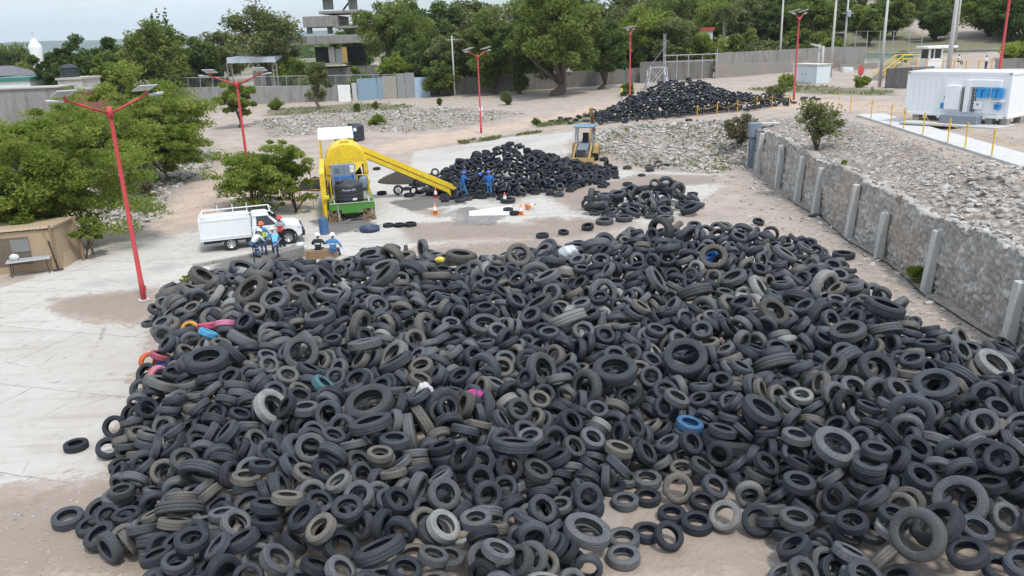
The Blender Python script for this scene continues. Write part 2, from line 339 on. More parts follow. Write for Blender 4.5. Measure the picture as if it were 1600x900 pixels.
def ground_material():
    m, nt, b = newmat('yard_ground'); co = coords(nt)
    def attr(n):
        a = N(nt, 'ShaderNodeAttribute', attribute_name=n); s = nt.nodes.new('ShaderNodeSeparateColor'); nt.links.new(a.outputs['Color'], s.inputs[0]); return s.outputs
    z1 = attr('zone_a'); z2 = attr('zone_b')
    nb = noise(nt, co, .55, 8, .68); nm = noise(nt, co, 2.3, 6, .65); nf = noise(nt, co, 14, 6, .7); nl = noise(nt, co, .12, 4, .6)
    br = mth(nt, 'MULTIPLY', mth(nt, 'SUBTRACT', nm, .5), 1.3)
    br = mth(nt, 'ADD', br, mth(nt, 'MULTIPLY', mth(nt, 'SUBTRACT', nb, .5), 1.2))
    def edge(s, lo=.35, hi=.65): return mapr(nt, mth(nt, 'ADD', s, br), lo, hi)
    # dirt with scattered pale pebbles
    v1 = N(nt, 'ShaderNodeTexVoronoi'); v1.inputs['Scale'].default_value = 7; nt.links.new(co, v1.inputs['Vector'])
    v2 = N(nt, 'ShaderNodeTexVoronoi'); v2.inputs['Scale'].default_value = 2.6; nt.links.new(co, v2.inputs['Vector'])
    dirt = mixc(nt, mapr(nt, nb, .3, .7), (.32, .255, .205), (.48, .41, .35))
    dirt = mixc(nt, mapr(nt, nf, .35, .7, 0, .5), dirt, (.26, .215, .18))
    peb = mth(nt, 'MULTIPLY', mapr(nt, v1.outputs['Distance'], .16, .05), mapr(nt, nm, .42, .6))
    dirt = mixc(nt, peb, dirt, (.50, .46, .41))
    oran = mixc(nt, mapr(nt, nb, .3, .72), (.42, .30, .23), (.50, .40, .325))
    oran = mixc(nt, mapr(nt, nf, .5, .75, 0, .4), oran, (.5, .42, .35))
    sep = nt.nodes.new('ShaderNodeSeparateColor'); nt.links.new(v2.outputs['Color'], sep.inputs[0])
    rub = mixc(nt, sep.outputs[0], (.27, .235, .20), (.50, .47, .43))
    rub = mixc(nt, mapr(nt, v2.outputs['Distance'], .25, .5), rub, (.20, .165, .135))
    rub = mixc(nt, mapr(nt, nm, .42, .62, 0, .65), rub, dirt)
    # concrete slabs: joints, patches, stains
    mp = N(nt, 'ShaderNodeMapping'); mp.inputs['Rotation'].default_value = (0, 0, R_(17)); nt.links.new(co, mp.inputs['Vector'])
    wv = N(nt, 'ShaderNodeVectorMath', operation='ADD'); nt.links.new(mp.outputs[0], wv.inputs[0])
    ns = N(nt, 'ShaderNodeTexNoise'); ns.inputs['Scale'].default_value = 1.5; nt.links.new(co, ns.inputs['Vector'])
    sv = N(nt, 'ShaderNodeVectorMath', operation='SCALE'); sv.inputs['Scale'].default_value = .12; nt.links.new(ns.outputs['Color'], sv.inputs[0]); nt.links.new(sv.outputs[0], wv.inputs[1])
    bk = N(nt, 'ShaderNodeTexBrick'); nt.links.new(wv.outputs[0], bk.inputs['Vector']); bk.offset = .35
    for k, v in (('Scale', 1.0), ('Mortar Size', .022), ('Brick Width', 7.3), ('Row Height', 4.6), ('Bias', 0.0), ('Mortar Smooth', .3)): bk.inputs[k].default_value = v
    bk.inputs['Color1'].default_value = (.43, .40, .36, 1); bk.inputs['Color2'].default_value = (.49, .46, .415, 1); bk.inputs['Mortar'].default_value = (.40, .38, .36, 1)
    con = mixc(nt, mapr(nt, nb, .33, .68), bk.outputs['Color'], (.50, .47, .425))
    con = mixc(nt, mapr(nt, nm, .50, .72, 0, .6), con, (.36, .31, .265))
    con = mixc(nt, mapr(nt, nl, .48, .64, 0, .55), con, (.38, .335, .29))
    con = mixc(nt, mapr(nt, nf, .6, .8, 0, .35), con, (.27, .25, .23))
    ms = N(nt, 'ShaderNodeMapping'); ms.inputs['Rotation'].default_value = (0, 0, R_(-28)); ms.inputs['Scale'].default_value = (.16, 1.5, 1); nt.links.new(co, ms.inputs['Vector'])
    st = noise(nt, ms.outputs[0], 1.1, 6, .62); con = mixc(nt, mapr(nt, st, .53, .72, 0, .55), con, (.30, .26, .22))
    vc = N(nt, 'ShaderNodeTexVoronoi', feature='DISTANCE_TO_EDGE'); vc.inputs['Scale'].default_value = .33; nt.links.new(wv.outputs[0], vc.inputs['Vector'])
    con = mixc(nt, mth(nt, 'MULTIPLY', mapr(nt, vc.outputs['Distance'], .0, .012, 1, 0), mapr(nt, nb, .50, .60, 0, .7)), con, (.17, .155, .14))
    sp_ = noise(nt, co, 1.3, 3, .5); con = mixc(nt, mapr(nt, sp_, .66, .74, 0, .5), con, (.15, .14, .13))
    con = mixc(nt, mth(nt, 'MULTIPLY', bk.outputs['Fac'], mapr(nt, nm, .3, .6, .25, .8)), con, (.15, .14, .125))
    c = dirt
    c = mixc(nt, edge(z1[1]), c, oran)
    c = mixc(nt, edge(z1[2]), c, rub)
    c = mixc(nt, edge(z1[0], .42, .55), c, con)
    c = mixc(nt, mth(nt, 'MULTIPLY', edge(z2[2]), .68), c, (.24, .19, .15))
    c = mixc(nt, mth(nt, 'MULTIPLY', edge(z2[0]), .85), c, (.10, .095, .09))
    gmix = mixc(nt, nm, (.075, .09, .03), (.17, .155, .085))
    ga = N(nt, 'ShaderNodeAttribute', attribute_name='green'); c = mixc(nt, mth(nt, 'MULTIPLY', edge(ga.outputs['Fac'], .4, .8), .8), c, gmix)
    wet = edge(z2[1], .4, .6)
    c = mixc(nt, mth(nt, 'MULTIPLY', wet, .6), c, (.17, .13, .09))
    nt.links.new(c, b.inputs['Base Color'])
    nt.links.new(mapr(nt, wet, 0, 1, .93, .14), b.inputs['Roughness']); b.inputs['Specular IOR Level'].default_value = .3
    hgt = mth(nt, 'ADD', mth(nt, 'MULTIPLY', nf, .5), mth(nt, 'MULTIPLY', mth(nt, 'SUBTRACT', 1.0, edge(z1[0], .42, .55)), mapr(nt, v1.outputs['Distance'], .0, .5, 1, 0)))
    hgt = mth(nt, 'ADD', hgt, mth(nt, 'MULTIPLY', edge(z1[2]), mapr(nt, v2.outputs['Distance'], 0, .6, 3, 0)))
    hgt = mth(nt, 'MULTIPLY', hgt, mth(nt, 'SUBTRACT', 1.0, wet))
    bp = N(nt, 'ShaderNodeBump'); bp.inputs['Strength'].default_value = .6; bp.inputs['Distance'].default_value = .035
    nt.links.new(hgt, bp.inputs['Height']); nt.links.new(bp.outputs[0], b.inputs['Normal'])
    return m
ground = np_mesh('ground', np.stack([GX, GY, H], -1).reshape(-1, 3), Fq, ground_material(), smooth=True)
tag(ground, kind='structure')
for nm_, chans in (('zone_a', (mC, mO, mR)), ('zone_b', (mD, mW, mB))):
    a = ground.data.attributes.new(nm_, 'FLOAT_COLOR', 'POINT')
    a.data.foreach_set('color', np.stack([*chans, np.ones_like(GX)], -1).astype(np.float32).ravel())
fattr(ground.data, 'green', mG.ravel(), 'POINT')
def gs(x, y):                                  # height of the built ground
    i = min(max(np.searchsorted(XS, x)-1, 0), nx-2); j = min(max(np.searchsorted(YS, y)-1, 0), ny-2)
    u = (x-XS[i])/(XS[i+1]-XS[i]); v = (y-YS[j])/(YS[j+1]-YS[j])
    return float((H[j, i]*(1-u)+H[j, i+1]*u)*(1-v)+(H[j+1, i]*(1-u)+H[j+1, i+1]*u)*v)

# ------------------------------------------------------------------ sky, sun, far hills
w = bpy.data.worlds.new('World'); sc.world = w; w.use_nodes = True; nt = w.node_tree
SUN_EL, SUN_AZ = R_(62), R_(150)               # azimuth clockwise from +Y
sky = N(nt, 'ShaderNodeTexSky'); sky.sky_type = 'NISHITA'; sky.sun_disc = False; sky.sun_elevation = SUN_EL; sky.sun_rotation = SUN_AZ
sky.air_density = 1.0; sky.dust_density = .4; sky.ozone_density = 1.0
co = coords(nt, 'Generated')
mp = N(nt, 'ShaderNodeMapping'); mp.inputs['Scale'].default_value = (1.2, 1.2, 5.5); nt.links.new(co, mp.inputs['Vector'])
cl = noise(nt, mp.outputs[0], 2.2, 8, .6)
SKY_CLOUD = (8.4, 9.2, 9.9)
fac = mapr(nt, cl, .40, .62, .12, .95)
sxyz = nt.nodes.new('ShaderNodeSeparateXYZ'); nt.links.new(co, sxyz.inputs[0])
up_ = mapr(nt, sxyz.outputs[2], 0, .75, .74, 1.5)      # an overcast sky is brightest overhead
bgc = mixc(nt, fac, sky.outputs[0], SKY_CLOUD)
vsc = N(nt, 'ShaderNodeVectorMath', operation='SCALE'); nt.links.new(bgc, vsc.inputs[0]); nt.links.new(up_, vsc.inputs['Scale']); bgc = vsc.outputs[0]
nt.links.new(bgc, nt.nodes['Background'].inputs[0]); nt.nodes['Background'].inputs[1].default_value = .108
sun = bpy.data.lights.new('sun', 'SUN'); sun.energy = 2.1; sun.angle = R_(8); sun.color = (1, .96, .90)
so = bpy.data.objects.new('sun', sun); COL.objects.link(so)
d = Vector((math.sin(SUN_AZ)*math.cos(SUN_EL), math.cos(SUN_AZ)*math.cos(SUN_EL), math.sin(SUN_EL)))
so.rotation_euler = d.to_track_quat('Z', 'Y').to_euler(); so.location = (20, -20, 60)

hv = []; hf = []
K = 60
for i in range(K+1):
    a = R_(-48+i*(60/K)); r = 5200
    hgt = 30+90*max(0, math.sin((i/K)*3.1)*.4+.6*float(fbm(np.array([i*.11]), np.array([3.3]))[0]))
    for (rr, z) in ((r, -20), (r+450, hgt*.55), (r+900, hgt), (r+1700, -20)): hv.append((rr*math.sin(a), rr*math.cos(a), z))
for i in range(K):
    for j in range(3): hf.append((i*4+j, (i+1)*4+j, (i+1)*4+j+1, i*4+j+1))
hm = MB().add(hv, hf).build('hills', paint('wooded_hill', (.06, .08, .04), .95, dirt=.4, dscale=.004), smooth=True); tag(hm, kind='structure')

# view
vs = sc.view_settings; vs.view_transform = 'Standard'; vs.look = 'None'; vs.gamma = 1; vs.use_curve_mapping = False; vs.exposure = .42
sc.cycles.use_denoising = True
try: sc.cycles.denoiser = 'OPENIMAGEDENOISE'
except Exception: pass
sc.cycles.max_bounces = 6; sc.cycles.diffuse_bounces = 3; sc.cycles.glossy_bounces = 3; sc.cycles.transmission_bounces = 4

HEAPS = [
(9,0,[465,662,38,13,35,-82,630,40,5,3,-320,636,40,2,38,329,725,30,18,27,-284,644,46,10,24,-188,736,52,6,25,-156,683,40,16,28,-219,663,38,12,4,-151,781,56,2,0,-459,815,20,0,45,-280,779,51,3,6,-212,830,55,6,44,357,910,48,3,33,-36,619,31,20,31,66,844,
33,10,40,237,939,39,5,25,44,676,17,10,22,]),
(9,1,[-311,652,48,2,37,-190,658,50,8,27,327,680,30,3,26,484,709,61,12,28,-22,632,41,6,2,-169,684,53,4,35,408,712,49,6,37,-123,709,47,8,42,426,642,39,4,36,510,784,62,12,32,378,749,56,1,45,23,728,28,10,39,466,693,49,3,16,-44,684,41,0,30,-106,613,39,
4,42,-281,687,43,10,42,-351,660,33,4,19,12,664,36,22,12,74,760,23,17,35,424,755,54,8,37,397,741,51,14,21,445,709,54,18,12,281,803,27,9,40,-190,629,36,8,5,-117,671,40,22,9,-234,707,53,5,8,-166,621,36,11,44,9,645,29,15,30,-34,741,35,17,37,263,
633,16,10,38,-250,686,43,5,9,238,841,23,20,30,-37,660,40,12,14,-70,647,30,2,0,256,779,12,22,10,-164,716,49,10,32,516,832,61,18,12,-3,634,32,12,26,209,862,26,12,39,-294,765,47,3,6,-136,681,41,22,20,-207,758,52,10,44,66,877,44,11,40,-439,780,13,
0,18,90,863,33,7,40,153,853,22,12,42,559,837,55,6,35,-42,757,42,14,37,364,672,37,3,40,-86,672,39,10,41,4,899,49,10,37,436,886,59,22,36,513,951,65,5,24,-11,786,39,12,36,-85,805,51,4,18,183,871,23,7,21,315,791,31,6,2,335,758,32,11,17,217,836,14,
7,44,294,658,10,11,37,-284,902,58,12,26,455,868,64,9,38,324,684,20,6,40,298,643,11,10,37,-453,837,21,14,10,145,895,31,12,41,506,793,57,12,32,-325,801,36,20,43,-250,784,48,14,1,-387,828,40,8,40,-125,967,59,6,44,604,999,58,12,38,-513,1016,26,13,
40,-307,997,59,7,40,-392,720,27,8,13,-73,983,56,6,27,-177,789,47,9,42,390,697,36,15,28,272,801,18,7,3,361,735,34,1,45,429,604,28,4,34,]),
(9,2,[405,617,34,6,24,-228,637,38,10,45,-75,670,43,10,42,268,671,17,8,20,282,706,22,1,41,-212,682,49,8,26,-78,722,45,12,38,302,757,29,2,39,-60,776,53,12,26,-172,654,38,8,41,-266,657,44,6,20,357,702,38,12,18,21,792,33,6,43,480,727,58,12,28,368,741,
48,1,45,-201,776,59,16,8,325,834,38,2,0,-254,705,48,5,8,443,594,35,2,30,-139,811,56,2,4,-273,621,38,21,40,315,652,19,7,3,308,606,25,7,38,-355,715,33,7,9,457,750,50,22,34,-457,752,9,6,28,-234,809,53,12,37,120,850,27,4,2,-108,744,42,20,20,214,
894,31,3,44,206,936,42,6,43,-431,722,13,22,7,493,692,50,12,22,247,866,34,4,4,333,629,25,16,16,398,874,52,18,36,415,958,60,12,23,-63,892,57,15,25,-348,866,49,10,24,148,952,40,7,28,-251,739,48,18,1,30,826,37,6,19,-263,908,54,1,8,-230,891,54,15,
32,271,753,10,7,11,440,809,51,22,8,340,608,21,7,22,-211,984,56,7,30,556,861,58,17,32,-35,641,31,12,36,266,729,10,8,11,44,821,32,6,19,416,790,51,13,0,115,818,24,13,3,-129,1018,57,4,31,-43,783,46,9,35,-81,865,50,16,13,563,1010,62,2,13,]),
(9,3,[368,636,40,17,27,347,777,50,6,37,395,652,39,10,21,431,680,43,11,28,-133,642,40,7,17,68,708,18,4,44,503,874,65,6,27,448,819,59,22,8,299,884,45,7,42,-357,802,38,14,10,-359,740,34,10,12,-167,827,65,4,17,461,935,62,10,36,-4,811,48,5,9,634,972,51,
8,38,476,1063,64,4,25,-306,915,54,13,43,93,967,45,18,27,-305,1068,62,14,35,36,1001,54,15,40,394,1139,68,10,38,-308,1206,65,2,26,364,1384,82,11,32,-400,1285,70,8,32,-164,1025,60,7,20,529,1065,63,9,12,-41,1015,52,22,29,-218,1093,62,4,15,-44,1171,
58,4,37,-112,877,47,17,3,-509,1072,34,7,5,566,926,53,13,3,388,1338,64,6,23,-235,1155,66,21,20,-127,851,47,21,1,-90,903,52,20,38,246,1303,73,14,43,-174,1073,54,11,26,63,1361,69,6,22,154,1290,62,18,36,461,1220,63,10,7,16,1536,66,13,35,42,1222,
67,7,22,-372,1348,66,5,40,-250,827,44,10,0,-418,1108,54,14,5,464,1142,62,19,16,-337,1263,68,16,1,-46,915,45,16,26,]),
(9,4,[233,1011,58,8,32,-179,890,62,5,30,134,990,54,3,32,-438,1061,60,2,36,558,1131,70,4,44,360,1022,45,10,13,-452,1327,73,10,29,254,873,21,4,4,305,1271,63,8,14,83,1149,66,8,16,-228,1393,72,10,24,442,991,51,16,15,-102,1569,61,2,0,546,1327,52,22,15,
-628,1567,45,10,0,-185,1440,65,16,8,310,1597,81,22,5,]),
(0,0,[416,856,54,4,1,-227,756,52,8,0,-348,917,48,6,1,-133,752,51,6,14,-16,759,33,10,32,14,974,54,14,28,30,940,44,7,38,-301,707,42,3,11,345,675,24,2,34,189,935,34,15,38,274,975,45,6,31,431,725,50,17,8,-251,648,35,8,34,126,881,30,17,25,-250,618,35,13,
35,301,686,11,20,29,-107,767,45,15,15,-83,881,59,15,39,43,763,15,2,23,-204,712,47,6,42,102,921,39,5,36,-324,843,42,14,24,-19,878,47,14,45,237,905,33,15,6,-134,717,44,7,41,-466,790,9,10,36,328,738,20,18,33,194,841,11,2,32,-287,826,46,16,38,534,
1047,54,20,24,64,662,11,22,33,271,906,46,13,19,-412,726,15,17,5,-170,767,45,13,40,298,857,34,6,12,311,930,49,17,41,303,1066,49,7,22,-11,952,51,16,16,254,832,16,11,18,-348,1052,55,11,39,274,870,31,12,2,37,959,43,12,34,286,767,17,12,17,67,966,
39,20,7,89,847,21,12,9,408,823,50,9,6,-45,883,51,22,2,-130,781,47,9,20,-94,881,55,15,39,-430,907,38,8,21,-246,1010,52,10,34,80,902,43,12,7,273,925,40,10,32,-271,1121,61,2,31,22,906,38,10,27,-84,751,46,8,19,-45,854,52,8,8,6,704,30,10,5,362,887,
44,12,16,-273,810,46,10,4,551,782,53,14,33,-516,974,26,7,15,-496,884,10,12,27,-394,753,24,6,19,-386,937,44,12,33,435,1342,73,8,37,60,821,24,10,10,104,898,32,14,6,-239,847,53,9,39,-150,787,50,2,0,-537,1041,26,17,14,-354,783,31,11,20,436,788,49,
20,22,-511,940,14,6,12,-250,1088,52,14,1,292,1003,48,10,44,395,881,46,18,36,-333,901,43,8,11,-364,1097,52,6,42,172,920,21,10,20,285,944,44,11,10,-81,768,39,18,34,-17,618,26,12,26,462,620,33,5,21,-359,1024,55,7,15,-263,898,41,22,38,4,1160,56,
17,24,-467,1054,45,10,16,-149,738,40,16,36,243,1186,61,4,15,457,957,56,6,25,-42,854,37,18,21,535,952,56,13,37,588,975,52,15,41,-55,975,53,16,18,-438,1008,40,4,14,-123,744,40,21,18,-37,992,52,21,32,190,1097,46,15,25,319,1362,65,15,29,733,1108,
29,3,44,-516,949,4,0,7,207,1126,50,4,39,-480,854,11,22,9,43,1131,60,5,31,-346,640,24,22,16,270,829,10,12,11,30,717,17,10,17,-72,837,44,5,13,-315,929,47,17,1,79,1034,43,21,30,-148,702,36,4,0,-61,787,34,5,20,152,1129,47,15,22,165,1161,53,5,12,
246,1286,51,16,4,-336,1473,54,11,45,-1,697,20,21,34,62,933,39,15,7,-354,1176,53,15,10,-91,1122,52,6,16,-166,1208,52,9,28,-59,1284,61,6,16,-140,1078,52,9,26,102,832,11,22,28,195,1274,59,15,27,153,932,24,22,3,463,761,39,13,33,-303,1153,63,8,20,
-64,1087,55,17,7,236,1443,70,18,36,-154,725,40,16,37,-307,900,39,13,43,210,1285,60,18,7,553,1052,55,6,11,514,852,52,12,12,-285,1095,58,10,17,306,1158,61,4,36,562,964,55,6,2,-72,737,31,2,44,-189,1019,49,15,2,-99,994,51,14,23,536,994,59,9,11,-271,
905,40,22,38,-407,743,15,15,2,283,1015,42,12,2,-478,1278,58,14,17,505,1345,54,12,2,-423,858,17,13,37,127,839,4,0,16,125,1100,49,6,6,291,1590,78,17,29,56,1197,56,8,2,175,1257,53,18,36,469,854,59,14,17,-606,1372,55,10,19,-275,715,38,2,23,11,799,
21,7,15,443,1472,76,8,44,289,670,10,11,37,-575,1170,32,22,40,-17,1358,62,13,16,-520,1441,64,5,44,20,1124,48,20,30,249,1473,78,5,8,-536,1179,47,12,26,-226,736,40,20,37,-20,1408,69,5,28,-48,1352,58,0,29,-522,1398,55,10,24,-346,1637,48,2,29,-368,
795,22,6,36,92,1055,38,3,23,206,1396,71,6,8,-465,914,15,20,14,191,1244,58,16,4,-33,667,28,5,20,459,699,33,0,22,214,843,4,0,29,580,890,54,10,23,-202,1156,53,16,9,-535,1248,47,16,35,-27,1528,56,9,8,-451,846,9,8,34,111,1399,51,15,33,-171,846,45,
7,0,-407,1308,63,8,43,49,692,4,0,9,-134,761,38,9,23,40,866,33,17,36,-269,1283,60,13,25,-402,1122,40,15,28,-253,1026,45,8,17,-513,997,14,10,14,-146,1342,65,7,10,490,758,40,22,38,626,1174,41,8,24,424,1420,69,18,19,458,710,41,3,27,450,1336,58,18,
38,575,1523,51,5,11,378,1580,75,20,21,-102,835,40,22,11,-271,1044,49,6,6,188,1180,48,2,17,-260,786,39,21,45,-224,1157,55,21,20,239,1142,48,12,37,590,1610,61,11,44,388,1640,81,3,33,-40,788,28,3,44,404,823,38,8,42,-519,1211,37,16,19,232,1331,66,
10,6,455,740,40,22,34,419,1209,64,14,5,308,1329,58,13,41,630,1428,48,5,14,94,1002,33,16,36,58,856,24,12,22,421,1469,70,16,11,236,1588,70,7,38,431,724,32,1,22,-422,1092,40,20,17,-302,836,37,14,24,373,799,32,14,1,381,821,39,7,42,-32,1253,49,10,
26,-382,1079,46,13,8,63,1566,57,4,20,-210,897,41,16,16,-515,1131,33,20,12,-527,1152,32,12,0,-313,1111,50,13,28,366,1480,73,9,24,389,1524,71,17,9,46,1038,50,3,5,7,1228,49,16,23,-532,1357,50,12,22,86,1021,31,8,7,321,1259,41,12,33,-13,1566,61,5,
22,-620,1377,38,8,27,404,806,44,7,44,268,1447,69,8,37,-410,772,12,0,33,185,1340,52,22,9,182,851,4,0,5,-65,1134,45,18,6,425,1487,73,14,39,-312,1093,41,22,11,284,823,19,12,2,-699,1569,32,13,20,-115,927,55,16,12,-404,1255,51,19,42,-83,1412,55,20,
22,109,1490,60,6,40,-608,1616,39,8,38,-375,944,38,16,33,67,1103,54,11,35,-221,1192,54,10,14,41,1396,55,18,8,-334,727,25,19,5,-88,1099,49,12,7,320,1460,75,6,17,-81,954,50,4,5,100,1137,49,19,23,293,975,34,21,13,62,849,17,12,22,-271,989,41,19,8,
71,989,30,6,6,-159,1174,39,10,27,198,1515,66,6,16,338,1601,77,8,23,-130,912,34,0,43,409,1072,40,22,22,-274,1119,50,8,16,-432,1231,47,10,8,432,1401,69,15,18,-116,907,46,18,10,572,1234,52,18,30,571,1428,55,10,13,-80,890,39,20,16,107,982,28,6,14,
-81,1004,43,20,33,642,1581,39,2,8,567,1406,56,8,15,260,860,8,8,42,640,932,40,17,26,-439,1280,66,4,10,-16,885,33,7,24,-23,968,36,10,23,450,1218,49,22,24,166,1208,50,14,31,-56,1260,50,16,39,-61,1345,48,12,6,-61,1409,62,18,17,373,991,32,1,25,157,
1187,46,12,12,-206,1104,47,16,29,-545,1278,45,12,11,-482,1356,60,12,40,242,836,4,0,1,324,989,36,18,9,367,1112,40,22,10,-399,1033,44,14,29,-186,1270,54,1,29,-197,1366,53,10,35,103,983,34,6,14,276,1493,68,15,6,-259,1922,11,22,24,665,1645,32,12,
34,48,987,33,12,26,467,1539,66,9,16,326,1111,39,14,1,339,1144,52,9,22,-426,1423,62,14,18,226,1462,62,18,35,474,839,38,8,11,160,1268,52,19,32,538,1563,64,6,20,-458,1657,47,6,18,272,637,4,0,0,-450,866,6,2,27,-232,1114,50,5,1,88,1111,45,22,8,618,
1411,45,5,12,-93,1443,54,8,6,397,1565,74,22,21,212,1008,31,17,44,-220,793,47,12,18,-62,1067,45,8,11,85,1123,45,22,8,374,1381,60,12,7,-112,1491,53,6,36,372,778,32,16,34,-320,913,33,1,26,324,1152,46,16,43,652,1627,32,9,31,-270,1148,40,12,15,73,
873,25,12,22,128,1127,42,4,20,-495,1396,57,14,3,14,1405,61,14,9,-14,1409,58,16,35,-427,1401,62,17,31,445,1554,80,15,19,512,870,40,0,24,-198,926,41,16,8,-531,1010,11,12,39,115,1015,29,8,29,-676,1572,34,8,17,-13,1277,41,21,40,425,1448,68,2,30,
-118,788,38,9,12,241,991,30,11,9,193,1073,38,4,14,647,1122,38,16,37,236,1165,46,10,16,139,1358,53,13,21,352,1456,68,6,33,440,1581,80,5,29,-624,1469,42,5,1,591,1533,44,9,21,406,1300,57,9,2,-546,1443,50,5,39,81,1690,34,18,28,271,1059,36,14,38,
-394,1443,61,8,31,138,1435,48,16,10,-606,1596,37,18,33,472,1072,51,4,34,-417,1420,59,14,18,263,1489,66,20,5,-471,872,8,8,22,204,905,15,8,3,-269,1096,41,22,12,444,1104,41,17,41,238,1073,46,8,10,-66,1203,39,20,8,-48,1211,39,22,12,440,1482,62,15,
24,-596,1566,41,10,0,259,1202,53,6,33,26,1391,52,15,5,312,1459,66,6,17,308,901,22,5,27,31,949,33,12,5,247,1012,30,5,10,458,1086,38,7,44,-59,1151,39,12,30,262,1307,42,12,31,556,1395,45,20,12,280,1542,65,12,24,10,1107,48,5,27,514,1196,50,10,20,
-252,1292,55,10,12,468,818,38,11,14,516,859,34,0,24,-410,882,23,12,30,176,890,7,4,38,278,909,17,6,28,-352,1081,40,22,14,-134,1276,49,6,19,515,1385,45,10,23,-648,1435,24,12,39,126,1040,40,17,3,642,1101,44,8,19,453,1167,55,19,16,-296,1440,51,11,
45,313,1493,75,7,42,-198,706,37,7,42,469,862,37,6,10,-10,1002,38,22,30,286,1437,55,20,3,363,1601,70,6,24,6,837,30,6,41,-126,1098,47,15,11,644,1418,36,12,41,80,1515,59,6,33,-38,941,38,15,25,-14,1062,41,4,6,-93,1205,44,10,29,253,1302,45,12,31,
-404,1492,54,12,5,208,1504,57,14,1,-210,1024,46,20,17,585,1074,40,0,1,116,1167,48,22,26,471,1669,71,10,42,713,1008,31,10,28,-496,1044,21,6,26,-378,1072,39,13,8,729,1135,22,22,12,-339,1444,46,2,33,482,1559,66,12,27,-321,1615,37,15,13,-233,1230,
50,19,38,-232,1305,49,18,21,390,1358,56,6,23,346,1400,69,9,3,101,1492,56,6,40,673,1557,27,9,23,414,648,32,1,32,-282,796,37,8,34,-302,608,37,6,15,400,765,40,10,43,-116,771,33,0,44,43,720,9,9,13,514,785,41,16,32,500,873,49,6,8,-387,747,18,7,15,
38,652,4,0,17,311,813,7,4,26,542,821,45,21,30,586,810,34,0,0,41,831,10,8,40,-254,730,32,2,24,28,771,8,8,39,578,837,40,22,26,-147,863,40,15,27,-356,747,20,9,12,-57,586,32,5,34,2,592,18,14,38,17,605,12,14,36,354,580,22,6,33,-299,615,28,6,14,-170,
592,30,11,28,18,623,7,4,3,559,635,35,8,26,577,645,32,1,34,711,990,32,21,31,-263,590,33,5,34,541,722,40,14,6,559,760,53,9,25,572,768,46,9,14,580,777,51,9,12,589,795,47,18,10,635,837,52,18,24,665,853,52,3,35,720,902,42,14,25,692,953,41,13,6,743,
1014,34,16,37,]),
(0,1,[-215,729,46,13,38,387,926,54,18,23,99,806,19,22,21,276,1098,62,8,32,-10,741,27,13,16,23,765,24,13,12,184,999,44,12,34,77,805,19,16,9,-237,828,53,9,39,319,820,28,7,36,405,851,46,8,40,136,1115,56,9,37,20,651,20,6,32,390,894,54,18,36,449,681,38,
7,28,305,996,51,6,44,580,860,61,16,45,171,859,11,7,19,332,926,43,15,38,15,846,42,3,28,33,680,19,10,22,379,690,35,15,28,498,815,41,15,2,52,1102,64,2,32,-420,806,12,21,15,443,1068,56,7,41,369,741,41,1,45,379,852,39,8,24,-408,943,48,11,20,215,1128,
56,4,39,-118,892,66,8,20,331,871,40,17,17,361,669,29,3,40,383,797,47,12,26,-143,844,60,17,25,-394,1021,53,6,30,-103,647,32,1,34,-185,811,54,7,14,-293,886,41,22,20,-288,636,35,4,23,-105,985,57,13,24,184,914,20,10,20,297,840,24,20,22,266,899,34,
6,6,-540,1167,51,11,27,340,904,42,8,44,251,646,8,6,20,83,828,21,14,5,-319,677,40,12,28,-116,807,45,9,12,482,843,52,9,28,-424,850,22,13,37,-96,688,38,12,39,-373,851,39,18,12,194,1048,46,7,40,495,1051,54,12,25,-449,891,28,17,25,-278,942,55,6,42,
-256,671,34,5,32,46,815,20,11,9,245,967,42,4,11,145,1263,63,6,30,-362,695,24,15,38,-237,923,54,19,9,-373,948,52,10,9,-328,764,25,5,26,-343,942,52,13,14,383,726,35,16,19,-362,754,37,10,12,-231,931,57,19,9,418,1065,53,16,1,-477,938,25,7,6,24,683,
23,10,22,-9,777,26,5,15,527,741,55,11,0,72,1079,57,15,6,-458,985,43,5,14,-412,996,48,10,20,326,715,18,6,11,-96,713,36,8,42,302,793,20,9,21,-63,709,36,12,19,565,803,53,8,24,-464,976,36,7,10,-19,837,43,19,38,318,1119,59,15,43,-204,1079,50,13,25,
-154,760,41,22,20,-314,957,55,12,39,-265,736,45,19,3,7,681,31,15,14,123,1188,61,7,25,-86,1221,59,21,30,478,687,38,8,0,-386,873,37,8,44,-500,1086,41,4,42,378,1115,60,19,6,-13,1052,51,8,36,-370,870,47,14,23,-500,958,20,5,0,301,732,17,10,2,-452,
860,22,10,21,-43,954,53,16,26,-316,871,39,12,43,55,926,37,15,7,-104,1035,57,12,6,176,946,26,13,4,407,1107,63,12,16,535,1253,64,10,22,163,1188,54,12,12,-44,1352,66,4,31,-41,1110,53,2,14,-458,1036,43,4,18,-389,1244,60,22,30,358,876,35,13,8,-582,
1255,54,5,30,283,1082,52,3,22,-33,1382,74,7,40,529,771,49,20,43,-251,1057,47,13,28,346,737,27,9,0,507,1047,51,12,25,-367,1120,55,10,10,46,638,11,13,38,-552,1164,39,7,4,52,786,10,10,24,32,906,34,10,27,581,1100,57,10,8,-297,771,35,8,12,441,853,
56,6,3,84,942,40,20,23,-58,680,32,3,29,-7,1079,61,9,18,-24,1142,58,7,37,-480,1184,57,8,5,397,1059,47,11,25,-148,981,56,14,4,-225,1131,60,14,41,71,1228,56,12,41,71,1015,45,6,42,168,1066,48,12,30,350,778,33,19,25,-175,959,56,8,30,-26,969,51,7,
